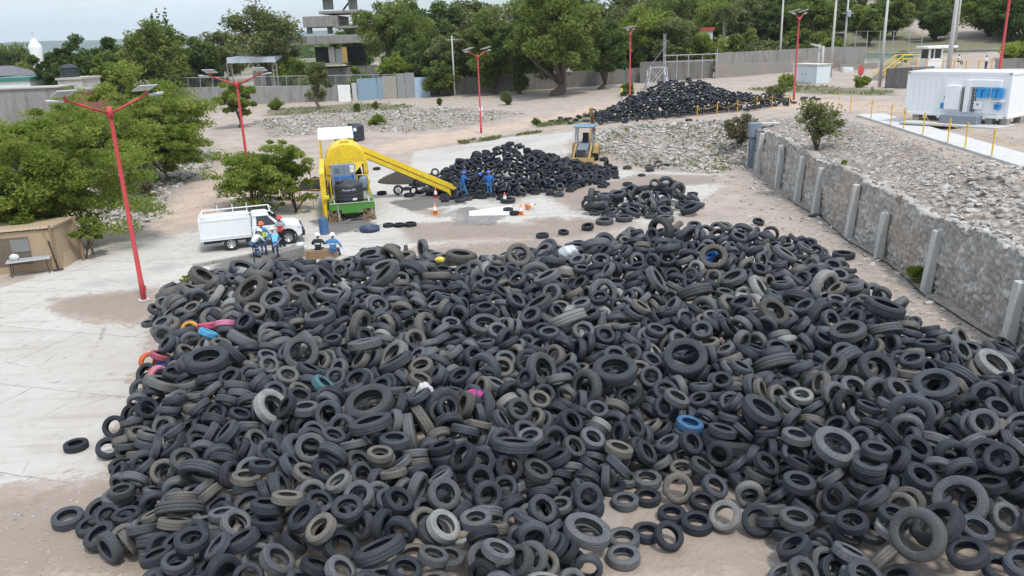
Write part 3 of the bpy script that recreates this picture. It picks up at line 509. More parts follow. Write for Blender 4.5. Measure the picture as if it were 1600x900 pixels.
1,-20,1314,63,10,44,506,968,59,14,34,576,1081,55,6,5,37,804,14,14,13,315,1141,62,18,37,-338,993,50,16,20,-573,1232,46,20,35,-400,838,30,16,21,523,1220,59,3,36,-298,791,43,8,34,-372,1258,61,1,10,127,1470,68,6,27,255,1171,50,15,3,272,1186,54,9,
36,282,1051,47,19,44,618,1086,50,10,10,-266,1180,62,16,16,374,895,36,11,17,206,928,26,16,23,400,773,49,10,43,560,882,55,17,20,-128,1111,54,9,15,262,1427,71,21,29,-440,818,5,0,45,354,1338,65,17,28,-340,1531,55,12,34,318,701,10,8,22,-451,935,25,
20,40,-372,1154,56,12,16,-101,1328,66,8,14,174,1094,55,10,2,-88,1181,47,19,11,-561,1311,46,11,18,-82,609,30,2,29,358,1096,48,22,5,-462,1212,60,8,12,132,1440,62,2,37,-285,970,51,9,44,158,904,18,17,26,372,1002,39,1,17,30,748,17,21,27,-598,1368,
51,10,19,-280,1072,51,13,31,-342,685,29,6,31,-385,897,40,12,8,-361,962,53,10,10,459,1409,71,19,39,505,838,41,22,12,541,1183,58,10,27,339,955,41,16,12,-156,934,59,5,12,361,1289,57,2,41,-566,1343,51,6,31,-536,1327,53,13,16,364,972,36,9,34,-459,
1207,54,8,12,-574,1396,51,22,15,534,1128,59,7,21,582,1355,59,7,34,188,1388,70,21,4,-114,803,39,9,12,-99,1200,54,4,38,486,1395,67,4,16,401,722,38,21,41,1,905,44,10,37,585,993,50,13,42,-211,950,56,6,18,433,1102,53,14,20,331,1373,70,19,28,-310,
730,31,16,29,633,1030,51,3,33,-510,1162,43,9,0,-425,744,10,10,37,462,832,48,14,29,-373,1043,48,14,35,-15,1271,58,8,9,-52,805,41,4,18,-99,825,40,22,11,-463,1007,35,16,40,-292,1163,58,9,21,-25,803,32,16,6,-315,839,37,14,24,6,1060,54,20,4,542,894,
55,17,2,500,1155,58,9,20,207,1306,67,8,15,-90,1251,66,14,4,37,1093,52,8,30,31,1066,57,7,5,-172,1218,61,8,18,-121,1058,57,12,18,291,1194,59,12,2,434,1567,89,6,43,-195,1131,57,7,9,-256,1248,59,17,38,418,1564,79,6,28,-406,828,18,7,7,408,923,51,
15,40,294,1400,57,14,32,172,1023,45,4,34,-448,1146,54,5,45,-9,1165,56,18,25,52,746,10,9,19,202,866,14,13,34,231,1195,52,10,43,237,1260,50,15,2,-129,1458,64,3,37,301,872,22,7,12,-530,1100,35,22,41,-488,1178,45,14,27,-388,1382,69,13,35,319,846,
23,9,1,-174,917,50,19,11,-206,999,52,11,33,-127,1271,59,3,24,310,624,16,7,4,603,932,50,6,10,298,1358,58,17,7,355,706,24,4,23,677,1048,44,14,42,-413,1212,53,20,38,-199,1282,63,11,12,341,978,38,22,40,-164,1143,50,16,41,268,1292,53,10,31,-329,923,
49,22,24,125,993,37,14,44,-517,1020,19,13,40,340,1354,62,21,16,-294,662,34,20,39,344,1315,62,10,4,-22,602,29,18,32,-143,951,51,5,22,4,963,37,22,28,152,1414,60,8,13,76,1059,44,12,23,-214,1216,57,21,16,358,1174,58,21,5,-111,1280,66,5,3,138,964,
32,8,33,-237,1351,63,4,8,498,1533,71,4,18,281,1314,61,8,3,536,801,49,16,17,-11,1250,50,16,1,131,1537,65,13,15,-59,873,39,22,28,-270,1152,61,9,21,-186,1350,56,22,39,188,991,29,10,21,190,1013,32,15,9,273,805,9,7,3,-74,1068,53,8,20,558,997,52,5,
26,411,742,39,20,10,-34,1074,51,12,16,516,1556,74,8,4,138,1020,41,15,16,224,1300,61,18,19,-87,1167,41,21,8,-424,937,28,10,31,-348,1425,57,21,44,510,704,48,8,22,-30,1286,56,18,38,-458,1287,60,13,2,4,1460,61,6,3,-383,1170,52,17,37,504,1181,58,
15,33,-63,1368,56,18,18,507,698,38,8,22,212,1175,48,14,42,-682,1491,27,10,38,-440,1441,65,20,27,-245,946,51,14,38,80,1260,54,4,36,-80,1240,54,12,8,174,1235,54,12,17,491,1343,54,13,1,579,1474,49,20,28,340,901,33,7,44,-402,932,34,10,40,503,740,
56,5,0,-439,917,27,6,29,157,1508,72,7,18,28,788,16,15,11,425,759,47,8,37,77,1157,49,10,16,229,1164,53,10,16,-146,1361,66,8,10,200,1450,66,8,25,363,930,42,2,25,-90,1027,46,16,17,-247,1310,61,2,43,554,1550,60,3,24,-172,1368,58,16,6,-532,1030,15,
20,37,518,814,53,11,0,623,1066,50,10,9,-205,1422,61,10,34,-61,1198,53,1,30,-292,1283,63,10,6,-119,1353,62,13,43,276,1692,62,12,14,-33,826,35,14,6,294,986,35,21,13,336,760,20,0,40,152,987,37,21,27,16,1043,48,19,14,-334,1580,48,10,26,-400,906,
32,11,39,485,1446,63,21,18,-158,1010,48,12,28,-319,1293,56,6,28,-492,932,9,7,12,2,1096,53,4,26,126,867,12,17,24,-442,1031,33,5,37,-474,1272,53,14,17,-368,1310,59,9,19,297,726,10,10,2,-352,1260,57,17,24,-74,1381,59,14,22,1,1489,56,10,34,519,732,
41,14,21,-140,821,41,22,24,45,912,29,7,29,-85,1276,56,18,40,63,1082,38,19,41,78,1324,56,13,0,-35,884,37,12,19,-318,666,27,12,13,312,819,16,6,28,434,914,46,7,36,-357,1229,58,3,11,321,1133,41,20,9,597,1013,49,22,27,-300,1021,52,8,42,631,1293,47,
18,6,278,1426,54,22,25,239,1310,57,18,19,133,1331,52,20,26,-489,910,5,0,11,-450,1256,58,9,5,-505,1282,47,12,4,-42,1309,58,2,16,95,1567,55,16,18,15,652,12,6,32,-57,1167,40,12,30,589,1331,48,20,31,388,1570,75,22,21,40,973,35,15,27,771,1108,23,
8,25,295,1378,56,16,9,91,891,21,14,6,-298,682,33,15,14,134,1145,56,5,15,503,1497,66,15,42,-121,717,34,0,44,325,1405,61,11,25,266,901,26,6,6,-74,931,47,20,39,737,1054,31,16,31,-423,1486,59,22,28,439,1646,75,6,32,432,834,40,18,34,8,933,38,2,43,
-389,999,43,9,12,-169,1397,58,16,1,168,1328,56,15,12,-177,738,40,10,24,-232,988,42,20,39,-231,902,50,15,32,324,885,28,6,42,-244,920,40,11,2,-84,992,41,18,34,139,1227,52,3,15,260,1569,76,10,16,274,684,5,0,0,186,887,12,4,38,643,997,40,16,33,700,
1049,33,12,30,133,1137,50,5,15,523,1158,56,6,24,376,1231,61,7,40,407,1434,66,17,30,241,964,29,12,43,-545,1167,29,5,4,298,1163,55,4,36,550,1475,51,4,42,-281,643,29,4,23,439,861,40,18,36,-374,1018,40,22,10,-385,1098,39,10,34,433,1720,58,12,36,
192,1221,50,8,44,540,1247,54,5,19,5,1359,53,6,7,-562,1443,45,5,39,361,827,32,5,5,380,916,38,12,14,323,1062,42,6,45,330,1534,71,12,10,564,1551,53,6,25,80,1381,59,7,36,575,865,41,16,15,159,962,28,20,19,433,942,51,6,9,-324,1199,49,22,7,-240,1272,
58,12,36,480,733,41,22,3,118,941,21,2,37,-33,1038,41,1,41,476,891,52,12,35,235,1378,61,15,37,-92,1364,59,17,8,356,798,29,22,25,465,1130,52,19,16,36,1419,53,19,4,-236,755,40,14,23,1,765,17,7,44,567,1084,41,22,16,658,1051,42,9,38,532,1111,52,11,
10,-272,1140,52,5,15,595,1127,51,18,41,-425,1263,58,6,1,217,1386,57,21,38,-283,1410,55,11,2,-551,1083,16,22,5,-396,1232,49,16,10,-316,1544,47,3,11,-167,1177,50,2,16,633,1393,38,13,7,-202,784,40,14,32,-146,1051,48,22,26,493,1123,54,12,22,118,
1292,52,2,30,42,1336,49,13,18,-185,1903,5,0,22,-199,854,43,16,32,-476,1021,30,6,9,549,1049,41,13,33,-241,1072,39,7,1,-143,917,53,9,21,534,958,50,13,37,493,1087,51,16,31,246,1223,49,18,43,-457,1254,52,9,5,-206,1262,56,12,26,-163,1342,56,10,8,
399,1391,60,17,19,-217,763,40,13,27,-61,896,39,22,25,-11,920,36,13,3,390,1609,74,22,41,-364,1235,50,3,10,24,1366,50,22,25,-400,1355,62,19,40,-11,1206,50,3,38,174,1536,68,4,32,106,850,12,18,26,-357,881,38,3,27,107,958,27,6,15,291,1560,70,13,9,
437,1198,49,16,32,475,1415,59,9,32,585,1498,50,7,17,485,780,36,3,44,-355,822,33,14,10,-43,966,41,16,31,-530,1239,34,5,8,493,1202,56,15,41,-185,1324,51,14,4,574,1361,46,20,33,512,1579,69,9,37,-261,759,38,12,32,-195,766,40,12,31,477,804,39,11,
14,264,935,21,4,30,530,1409,45,8,34,-619,1532,36,10,13,-437,1089,52,5,32,348,1382,63,12,4,235,1477,66,16,8,-19,657,19,7,0,-220,919,45,13,21,-416,1024,38,11,5,414,1040,38,7,8,107,1061,33,8,22,279,1197,41,15,14,324,1547,71,12,10,299,1571,70,13,
9,92,932,28,14,23,302,1421,54,20,13,-138,1077,44,9,26,-242,1205,62,6,28,0,1304,42,18,0,-551,1467,51,13,13,170,1506,60,11,42,623,1962,12,22,41,-314,641,26,2,38,64,811,5,0,44,553,902,44,8,30,409,937,40,19,40,-427,964,27,4,26,-406,961,36,14,38,
-616,1345,36,7,25,200,1408,60,14,38,398,943,40,20,39,1,1081,39,12,8,-519,1434,53,7,14,44,1486,46,14,4,507,1466,55,10,14,42,1112,45,18,26,-271,1173,48,6,44,-44,1239,55,1,32,60,893,27,17,36,65,1008,33,11,8,-526,1083,24,5,8,369,1132,42,20,7,306,
1439,57,16,8,575,1163,53,18,40,309,1301,62,8,14,-273,1529,49,2,10,298,1497,73,7,42,-178,702,38,7,42,567,815,40,12,15,115,864,12,17,24,328,943,34,10,10,498,1070,42,21,10,209,1147,38,9,32,-320,1398,49,22,21,562,1454,48,12,16,-306,1478,49,1,34,
574,1554,49,6,25,-307,1597,37,6,11,456,1086,46,7,44,479,1473,67,18,8,382,856,29,2,26,178,1039,33,22,45,551,1095,42,19,22,-257,1134,40,9,15,-425,1226,40,10,8,401,1353,48,2,34,-305,1246,60,12,1,465,1452,75,2,38,-204,1929,5,0,22,560,793,40,11,12,
-486,1009,20,6,26,593,1096,41,14,6,-97,1228,40,20,29,4,1273,37,21,45,341,1314,45,21,36,93,1318,38,22,6,237,1565,64,20,7,214,1395,54,21,38,57,1533,53,17,15,392,764,35,10,43,531,762,34,0,22,-147,791,39,9,45,75,832,9,7,6,-100,968,41,22,23,-205,
1013,42,22,17,-113,1040,48,12,5,721,1027,27,2,22,241,1147,37,8,40,366,1554,67,2,31,601,877,51,8,30,62,1129,52,9,17,7,1393,51,13,44,63,1492,52,12,20,587,895,41,22,41,-345,943,38,8,6,-541,1048,8,6,25,-339,1099,42,18,4,286,1263,43,17,24,-95,1549,
48,6,42,378,1506,68,14,41,-463,1228,47,13,39,59,1314,50,10,34,106,1333,47,15,34,146,1377,49,21,8,-534,1480,57,12,2,97,1523,55,10,26,-217,870,39,8,37,578,921,34,0,0,349,1120,41,22,15,168,1156,40,19,24,-455,1230,34,0,26,-255,1408,50,22,16,-358,
1899,12,22,29,505,1018,45,6,20,502,1420,51,20,37,-472,1484,61,9,24,-123,1474,51,20,9,-293,1966,10,9,7,-641,1636,36,3,28,-253,880,38,7,3,239,917,18,4,2,-382,967,38,12,3,-346,1033,41,16,20,604,1053,41,18,19,166,1124,36,8,3,387,1324,45,14,43,545,
1356,43,12,40,638,1612,30,9,31,541,1152,53,8,24,211,1232,47,15,26,-377,1261,54,1,10,469,1335,51,9,22,-391,1330,55,14,3,-692,1512,22,4,22,172,1967,5,0,0,137,906,18,12,27,678,969,38,21,15,-321,1072,42,18,2,-315,1439,49,6,42,574,973,43,7,3,-465,
1115,45,17,26,-503,1231,43,9,12,520,1244,45,14,42,232,1522,67,16,41,458,730,41,22,34,-266,852,38,8,38,353,1057,38,10,13,268,1143,42,7,13,-447,1206,39,10,41,346,1288,43,12,3,-590,1356,32,9,10,613,1547,39,16,39,540,981,49,15,29,-428,1056,42,9,
31,489,1311,50,8,9,409,793,35,6,1,-101,918,38,8,25,234,900,12,4,1,-230,949,40,11,21,304,922,37,6,11,-164,1076,40,11,2,547,1070,42,17,30,-373,1117,39,8,35,766,1131,12,16,22,291,1162,41,16,12,-122,1269,38,12,44,332,1282,44,15,4,289,1364,44,7,33,
-351,1377,43,6,41,-202,1381,45,14,25,98,1376,46,5,8,282,1468,60,14,43,583,1584,53,8,20,466,1039,47,9,31,260,1052,47,8,21,611,1152,45,14,4,4,1296,57,1,19,-383,1291,57,16,4,434,1314,50,11,16,78,1415,47,13,16,-327,693,24,10,26,509,759,41,22,45,
-304,804,37,10,39,-56,817,31,2,44,-276,873,34,0,26,454,786,38,8,3,-405,791,7,4,30,-217,826,44,4,23,288,608,9,8,4,-325,605,20,12,21,-240,587,32,16,22,476,604,35,17,18,487,599,34,18,18,497,594,34,19,18,535,584,31,13,9,-331,645,15,8,23,525,616,
30,3,34,509,676,41,20,34,533,660,33,1,34,527,703,39,8,22,551,741,42,22,12,584,752,39,8,35,618,805,40,12,16,-22,583,26,12,33,512,580,29,12,0,551,602,35,21,20,531,610,36,3,34,562,664,41,1,34,530,658,40,1,34,538,669,51,6,31,580,717,47,22,18,594,
741,50,12,4,613,728,51,15,0,623,767,52,8,14,658,790,51,15,24,677,793,45,19,13,630,795,54,10,2,655,824,54,14,42,689,826,46,7,13,675,882,51,9,35,733,894,40,14,25,653,888,42,15,32,734,915,39,16,32,664,908,39,1,19,769,934,34,2,0,708,968,37,10,4,
743,956,38,14,31,798,1022,25,18,34,]),
(0,2,[-182,685,46,4,35,-425,887,30,10,23,-426,1203,64,10,29,28,1180,64,8,28,-340,826,38,14,10,-61,847,50,8,8,-372,897,49,13,9,448,1157,68,8,23,-206,852,54,16,32,339,1114,61,16,5,-345,778,28,11,20,-223,1078,49,11,25,58,978,51,9,13,383,986,52,8,16,-391,
809,22,20,14,-46,757,29,4,44,-35,715,32,11,11,-287,742,33,6,31,-353,843,36,20,14,589,840,60,16,39,421,909,54,7,36,-283,1018,58,8,3,458,781,50,10,6,128,935,35,14,8,6,1262,63,10,42,73,782,19,10,2,94,1078,51,18,24,104,1124,59,9,36,-45,1234,62,2,
32,44,857,35,17,36,473,1118,62,14,38,197,964,40,9,35,-470,897,13,22,38,-427,1029,49,8,15,57,1067,49,15,28,-18,1028,50,8,36,-221,1253,65,10,36,333,1090,51,21,16,-331,873,39,12,43,-369,976,56,10,10,-467,961,24,15,32,306,753,13,22,9,10,872,37,8,
40,-16,1103,60,18,19,341,800,38,14,20,-57,1051,55,14,40,363,1201,65,5,24,-92,853,41,17,14,-254,974,55,11,1,-401,1135,50,10,12,281,851,14,21,18,205,1210,62,8,44,10,1375,64,8,28,-322,633,33,2,38,428,1116,58,12,19,-424,1246,66,7,40,-468,820,13,
0,0,303,938,49,17,41,331,1043,51,9,2,352,838,42,6,2,107,1090,54,17,24,503,939,56,4,8,-89,1066,56,8,20,-81,802,44,4,18,357,1116,61,16,3,276,706,10,7,11,-142,885,60,17,23,-56,919,55,16,26,-150,1134,54,14,38,192,1201,58,8,44,291,1433,71,5,33,-231,
703,38,8,27,-4,717,21,10,37,18,1027,56,15,34,375,1057,51,5,34,-12,947,39,16,16,173,1375,71,14,23,218,977,39,21,2,249,1043,52,8,21,489,768,51,14,14,-194,673,37,4,2,-3,816,30,20,28,-525,1059,24,16,13,624,932,45,12,22,359,1027,55,10,13,114,1261,
56,4,24,421,708,38,8,29,462,1307,60,2,12,68,1305,61,15,30,-209,1305,68,7,27,124,1378,56,10,25,-112,1156,57,11,18,446,1516,82,6,39,-86,744,38,8,19,148,867,19,12,42,95,894,29,14,6,298,1129,57,14,5,-361,1388,70,22,42,-329,1088,59,10,28,-126,1178,
52,18,42,514,1125,59,14,22,564,1259,64,4,15,-181,1242,62,16,10,289,890,32,17,45,-523,963,11,10,14,-30,697,29,7,9,245,1109,49,11,38,391,1098,52,11,12,-359,1188,57,14,9,143,1055,50,7,36,-278,1249,61,21,40,113,1080,42,7,17,-159,1280,58,16,7,-291,
1454,60,8,10,-315,705,35,4,7,-92,1473,58,8,29,-188,1202,56,21,5,264,1250,53,12,23,-273,1082,49,13,31,515,894,57,12,23,-350,1003,50,15,20,-200,1199,56,21,5,520,1365,54,13,28,-563,1134,28,13,31,458,1030,51,9,31,173,1127,51,13,22,602,1434,55,6,
36,250,1011,44,8,25,-105,1240,57,18,19,32,1338,57,14,16,450,1424,80,9,16,146,879,6,2,37,-513,1192,46,22,37,331,1436,74,14,10,260,961,36,4,11,-198,1172,55,14,6,-140,595,36,4,34,63,885,39,11,40,106,1316,57,8,18,218,1474,75,11,22,693,1028,40,10,
45,589,1547,59,8,43,-289,849,41,16,25,184,956,28,13,4,395,962,41,21,11,249,930,29,8,33,-275,999,51,12,9,420,1374,69,20,15,169,1453,70,6,33,270,1150,56,11,0,348,1073,46,4,2,498,1246,62,17,44,-425,829,12,6,8,-113,1249,60,18,19,184,1502,72,10,24,
320,1416,72,7,16,-478,933,18,7,6,-320,1103,57,9,27,621,1119,48,6,13,218,1352,65,13,14,429,1020,48,10,2,232,1413,67,3,24,237,866,10,8,42,-467,982,21,6,26,-347,1211,54,16,14,610,1029,54,20,44,-292,1317,63,11,24,-133,1327,60,18,13,-162,1296,62,
14,7,77,780,5,0,1,-498,1233,54,4,14,235,1124,40,21,12,475,1593,80,12,8,-197,608,35,8,4,472,1364,56,12,13,-201,1380,63,8,12,-230,1267,64,12,37,399,981,41,14,9,303,1037,47,8,16,547,1382,56,14,25,-478,825,5,0,0,-269,1341,63,15,15,397,1087,49,11,
12,666,1010,48,5,3,-472,1081,51,8,44,334,794,19,2,7,437,1076,43,18,4,508,813,49,11,0,10,737,16,10,39,211,893,24,3,44,171,1093,43,15,2,159,1422,67,8,13,19,614,25,4,8,27,1156,54,6,18,576,1261,57,4,15,-542,1439,64,21,25,-502,1293,52,12,4,-171,974,
53,8,29,-158,847,49,7,0,-137,1302,57,11,25,-85,1318,54,22,18,-268,1324,59,18,17,81,1352,57,10,9,200,1042,34,2,32,216,1257,59,12,19,438,846,41,18,34,358,1152,58,22,4,258,1517,74,10,10,-6,675,21,13,6,300,1522,76,12,11,-540,1104,27,22,41,-147,1245,
55,3,1,398,1404,68,17,19,391,1280,54,17,28,521,1397,58,10,15,379,1396,71,16,26,248,1537,75,13,9,545,1209,54,12,23,-422,1608,54,4,12,72,734,5,0,13,-383,777,23,10,30,394,1539,74,13,12,-301,1112,64,13,4,187,1363,58,1,36,637,1612,41,10,32,429,1053,
40,8,8,546,1627,66,21,31,-589,1364,41,10,13,461,1101,53,10,7,218,928,25,16,23,-193,738,40,10,24,423,1532,73,14,14,-160,1102,50,7,38,218,883,6,1,41,-348,1556,54,13,42,0,1544,57,17,36,297,782,5,0,27,338,1005,37,10,13,273,994,35,16,41,-415,1375,
66,10,2,316,774,13,1,43,4,1007,39,22,30,-505,1142,37,20,12,-322,1590,46,10,26,223,1063,43,9,8,-292,1272,57,11,5,475,1542,75,9,16,362,1510,70,15,41,436,1261,57,9,43,208,1102,38,12,43,416,1348,62,14,22,387,1139,58,11,38,496,1390,54,13,4,-423,1456,
62,7,41,-31,853,38,18,21,-51,1386,62,19,5,611,1628,50,20,12,93,873,17,13,10,406,1008,43,4,16,205,1144,45,9,32,-342,1065,43,18,41,101,1456,56,11,10,138,1483,65,6,27,492,732,42,22,3,362,1414,77,15,13,400,1460,77,10,21,464,876,54,12,35,207,1534,
71,6,16,280,1116,53,7,13,-379,1552,54,19,11,-89,1351,57,18,8,342,1500,69,18,42,520,897,49,12,23,418,1151,56,12,32,611,1319,47,17,40,398,888,32,1,26,162,998,32,21,3,-106,1404,62,8,8,16,977,38,22,26,38,1293,54,12,44,572,1620,53,21,14,486,641,41,
9,33,337,850,31,4,28,-481,1090,46,8,44,607,1474,49,22,33,313,1634,72,6,22,641,1660,42,13,32,313,1026,44,8,16,410,1202,62,14,5,446,1364,67,2,26,-285,922,38,6,28,223,1033,45,8,6,-193,1109,47,16,29,654,948,39,11,21,-443,887,14,2,23,346,827,20,6,
25,184,1306,52,20,3,518,1527,66,5,22,272,1023,35,11,40,273,1251,48,12,23,-428,1230,55,10,8,424,1320,60,13,10,363,1358,57,22,39,238,1454,68,18,36,-8,988,39,22,29,532,1278,48,4,29,156,1351,59,15,43,-523,1460,58,18,37,24,1022,40,1,41,-562,1107,
18,16,37,499,986,50,12,19,241,1618,68,16,4,-234,791,34,0,26,-170,786,35,0,44,-22,1384,60,11,20,501,1645,68,6,33,12,831,20,6,41,-182,937,47,13,14,523,1059,42,15,0,41,1061,37,10,6,42,1190,53,8,0,-298,1204,57,2,26,-512,1490,62,9,24,-231,1104,40,
8,41,-338,1407,51,22,21,-675,1437,17,12,26,-368,1505,57,16,41,268,1548,70,14,24,560,1124,52,8,45,647,1524,41,10,12,95,1620,49,11,1,534,1600,66,15,2,593,857,42,16,13,-105,1087,42,22,23,115,1419,45,17,43,115,1674,40,13,34,-303,1129,52,10,29,-269,
701,31,2,23,-422,1140,41,14,40,540,1426,54,7,5,-484,1124,49,11,23,-381,718,10,8,13,468,937,41,12,13,-109,1395,56,8,8,-82,1092,39,6,14,673,1122,37,14,39,113,1557,51,20,24,291,1339,51,8,24,-516,983,12,10,14,-68,1712,25,15,24,11,1323,49,15,11,165,
1402,58,8,13,-85,791,36,4,18,369,944,35,6,31,682,1023,31,2,1,44,1544,48,22,41,-307,976,42,22,41,-253,964,44,8,5,270,957,29,4,11,-202,1237,51,19,11,-15,1340,52,16,25,509,928,42,14,3,188,1129,39,14,6,489,1282,51,18,39,-538,1553,48,14,11,431,762,
37,7,33,408,854,36,4,42,-516,1164,36,10,0,-80,1228,41,20,29,136,1686,39,22,2,-194,878,41,12,2,-49,1548,49,22,26,469,1575,71,11,19,305,844,11,7,28,-316,1028,42,22,21,-566,1158,21,6,18,357,1295,44,12,3,-152,1206,46,12,28,306,1012,35,8,19,291,1082,
38,10,44,-162,1228,42,22,16,107,1652,41,10,30,-323,1168,52,4,29,598,1379,52,10,1,53,1409,55,20,3,-356,899,31,2,26,435,932,39,8,42,316,1378,51,15,22,-197,1640,41,4,43,219,1589,60,7,36,32,1143,48,4,19,2,1177,48,14,31,15,1271,46,14,44,508,1479,
58,10,14,286,933,30,12,38,-129,1231,41,22,14,-552,1353,40,12,41,110,1145,49,19,23,-213,1348,59,22,25,-334,1024,42,18,20,222,1013,34,17,44,-111,1118,41,11,11,180,1278,42,22,0,160,1319,42,21,14,-512,1360,44,17,16,-113,915,51,18,10,27,1197,50,8,
0,373,1444,69,10,40,174,1471,66,6,33,15,934,29,2,42,586,1148,42,18,41,36,1508,48,15,10,136,1622,47,13,37,356,1259,50,8,1,-656,1534,34,16,44,-23,1672,32,13,8,553,764,40,8,2,189,1231,40,10,1,47,1368,52,8,21,-351,1375,54,2,25,20,678,7,3,43,-125,
968,42,19,33,-331,995,42,16,20,146,1018,33,15,16,609,1114,39,7,12,268,1336,46,14,1,-35,1122,44,6,26,-258,1373,54,14,10,496,654,38,9,33,-169,845,35,0,44,8,883,28,3,41,312,916,30,6,11,462,1259,51,18,18,509,1449,53,9,14,258,1480,61,20,5,450,1511,
66,8,16,-716,1529,10,8,0,86,1583,45,10,35,231,1657,53,8,4,278,1665,58,12,26,-354,1313,55,9,19,-116,1042,35,0,42,107,1034,35,14,12,91,1192,57,5,28,-75,1522,49,9,23,-350,1640,33,18,26,-353,968,39,9,11,-187,1000,40,8,16,505,1101,43,20,3,-94,1257,
40,22,34,-680,1487,14,5,8,293,1466,61,14,43,-586,1616,37,22,2,-55,1738,20,20,11,-234,1016,38,5,4,666,1524,26,5,33,552,1593,56,7,20,-34,1789,12,11,42,24,1615,38,22,44,-429,768,5,0,25,553,839,40,8,8,-312,994,42,22,42,-72,1014,42,20,33,425,1108,
40,8,42,217,1201,41,13,28,40,1253,39,22,34,-290,1338,45,19,9,135,1456,49,14,6,-607,1499,39,8,4,-16,1432,60,13,42,-66,1620,37,16,2,527,803,35,0,22,488,860,42,14,2,745,1072,25,20,15,-381,760,9,6,26,-70,839,36,5,13,-2,627,17,4,4,604,837,37,4,0,
-270,592,26,5,34,-213,597,33,7,4,300,612,13,8,4,-54,592,26,5,34,562,677,34,1,34,597,658,41,19,27,547,693,42,20,18,651,769,41,21,11,645,837,41,21,24,670,940,38,9,21,47,594,19,10,3,509,624,38,11,18,566,723,42,22,19,582,699,45,22,39,631,736,52,
10,44,604,777,48,18,42,600,806,56,14,6,716,849,42,8,41,705,853,38,8,41,613,829,58,6,37,701,890,46,16,3,645,870,50,15,18,717,931,45,19,35,770,957,29,8,35,747,994,41,10,10,770,994,34,11,23,797,996,22,13,5,]),
(0,3,[516,1452,69,8,43,416,1281,62,14,42,-322,1347,61,3,2,-375,722,19,8,13,-129,609,30,4,34,-138,1186,54,18,42,352,1567,79,14,17,-134,1373,73,5,11,357,1225,56,7,40,119,910,24,11,29,315,1237,49,22,28,296,1458,81,5,14,-581,1262,47,5,30,-465,1417,73,
8,11,79,1466,69,5,8,-537,1217,50,6,17,-283,1593,57,1,14,-563,1614,48,6,42,624,973,42,8,38,-118,1148,45,11,18,-360,1471,60,12,0,-425,990,35,4,14,-213,1891,18,22,26,-543,1398,52,13,24,-610,1460,49,8,3,-365,1156,45,12,16,-469,1592,57,3,7,-383,1198,
49,9,41,-516,1309,43,10,39,-405,1506,60,13,5,-574,1488,52,10,20,-586,1418,46,16,11,-632,1428,35,19,36,100,1448,50,11,10,-172,1522,55,9,12,-478,1486,68,9,24,467,962,51,6,25,-479,1382,67,14,5,-489,1342,48,15,12,-72,1486,54,15,29,130,1189,46,15,
23,79,1854,14,9,26,396,1237,49,21,24,211,1734,44,14,36,-294,1400,53,11,2,-197,817,40,4,23,-246,1170,47,16,43,386,1188,56,3,12,90,1883,14,10,28,-263,1446,57,10,21,-440,1526,57,10,3,-41,1414,65,18,44,-511,1622,52,12,21,140,1244,43,10,33,-495,1539,
61,5,6,-186,1485,56,8,15,350,1673,71,10,19,-172,1679,36,13,3,281,1765,47,12,41,-371,1584,53,3,44,27,1644,38,14,33,38,1843,15,0,0,92,1228,46,22,20,-493,1375,49,14,3,-421,1583,50,4,12,638,1254,39,15,16,-148,934,41,5,23,-636,1498,34,4,2,-432,1365,
66,10,2,-72,1439,51,20,22,-160,1620,39,5,40,36,1238,53,8,28,468,1304,46,8,9,496,1260,48,16,41,-36,1706,22,12,45,86,1765,21,4,40,27,1570,47,11,14,-53,1274,43,16,39,-186,1549,52,9,12,580,1203,52,14,14,-649,1596,31,5,30,256,1787,39,11,23,-632,1686,
27,8,12,-257,1680,35,7,32,-725,1628,13,8,35,-201,1823,11,6,18,641,1342,35,12,37,-422,1280,47,15,32,-374,1623,43,10,43,-95,1663,37,10,18,106,1905,6,0,22,283,1124,41,7,13,-314,1940,10,5,6,-320,1647,30,8,11,624,1029,38,3,14,-379,1875,6,0,0,524,
1016,42,6,20,-195,1072,36,0,44,417,1155,46,12,32,-480,1609,46,3,6,-9,1650,33,17,38,137,1725,33,10,10,617,690,37,2,17,615,687,53,2,17,788,1071,26,3,2,]),
(0,4,[-245,1609,57,17,6,-423,1182,47,10,5,175,1576,67,9,12,46,1444,53,22,11,-246,1498,61,3,28,-302,1647,52,4,28,-128,1611,50,1,5,-690,1548,27,8,17,-242,1737,31,3,26,162,1911,7,0,0,-386,1414,57,10,14,-266,1579,47,1,14,-428,1339,52,14,8,78,1364,41,5,
7,757,1038,43,21,35,]),
(1,0,[153,2709,18,21,4,49,2687,27,6,34,207,2713,11,14,35,-25,2649,7,5,40,73,2763,50,8,38,96,2693,12,4,36,248,2791,24,7,26,275,2901,35,8,27,-47,2833,69,8,30,-298,2744,11,22,14,-74,2707,22,13,29,33,2899,90,7,39,-180,2609,4,0,1,296,2774,11,22,20,123,
2682,11,0,34,179,2721,9,9,9,91,2767,41,8,37,253,2782,17,7,25,103,2929,79,1,34,-53,2767,41,6,13,206,2830,44,14,26,-334,2847,4,0,0,-15,2682,9,10,14,403,2973,13,6,24,-33,2784,52,8,31,142,2773,43,2,5,430,2978,11,0,22,425,2912,4,0,0,70,2732,31,8,
38,-20,2770,45,10,21,120,2764,39,4,10,102,2777,48,10,2,524,2939,4,0,38,115,2716,14,8,8,270,2759,4,0,44,161,2824,48,9,33,-188,2650,4,0,0,269,2789,12,3,38,-181,2877,31,9,23,250,2763,8,8,20,53,2830,61,8,38,82,2935,84,4,22,206,2761,19,1,27,-122,
2769,35,22,18,125,2784,48,16,21,327,2993,28,4,38,-18,3018,65,3,20,-53,2676,8,8,40,228,2775,8,6,23,225,2792,14,7,12,-112,2865,59,13,36,8,2732,32,12,21,326,2861,11,16,32,-3,3026,61,3,20,-56,2943,70,8,18,71,2745,41,3,44,-146,2725,15,8,31,-155,2714,
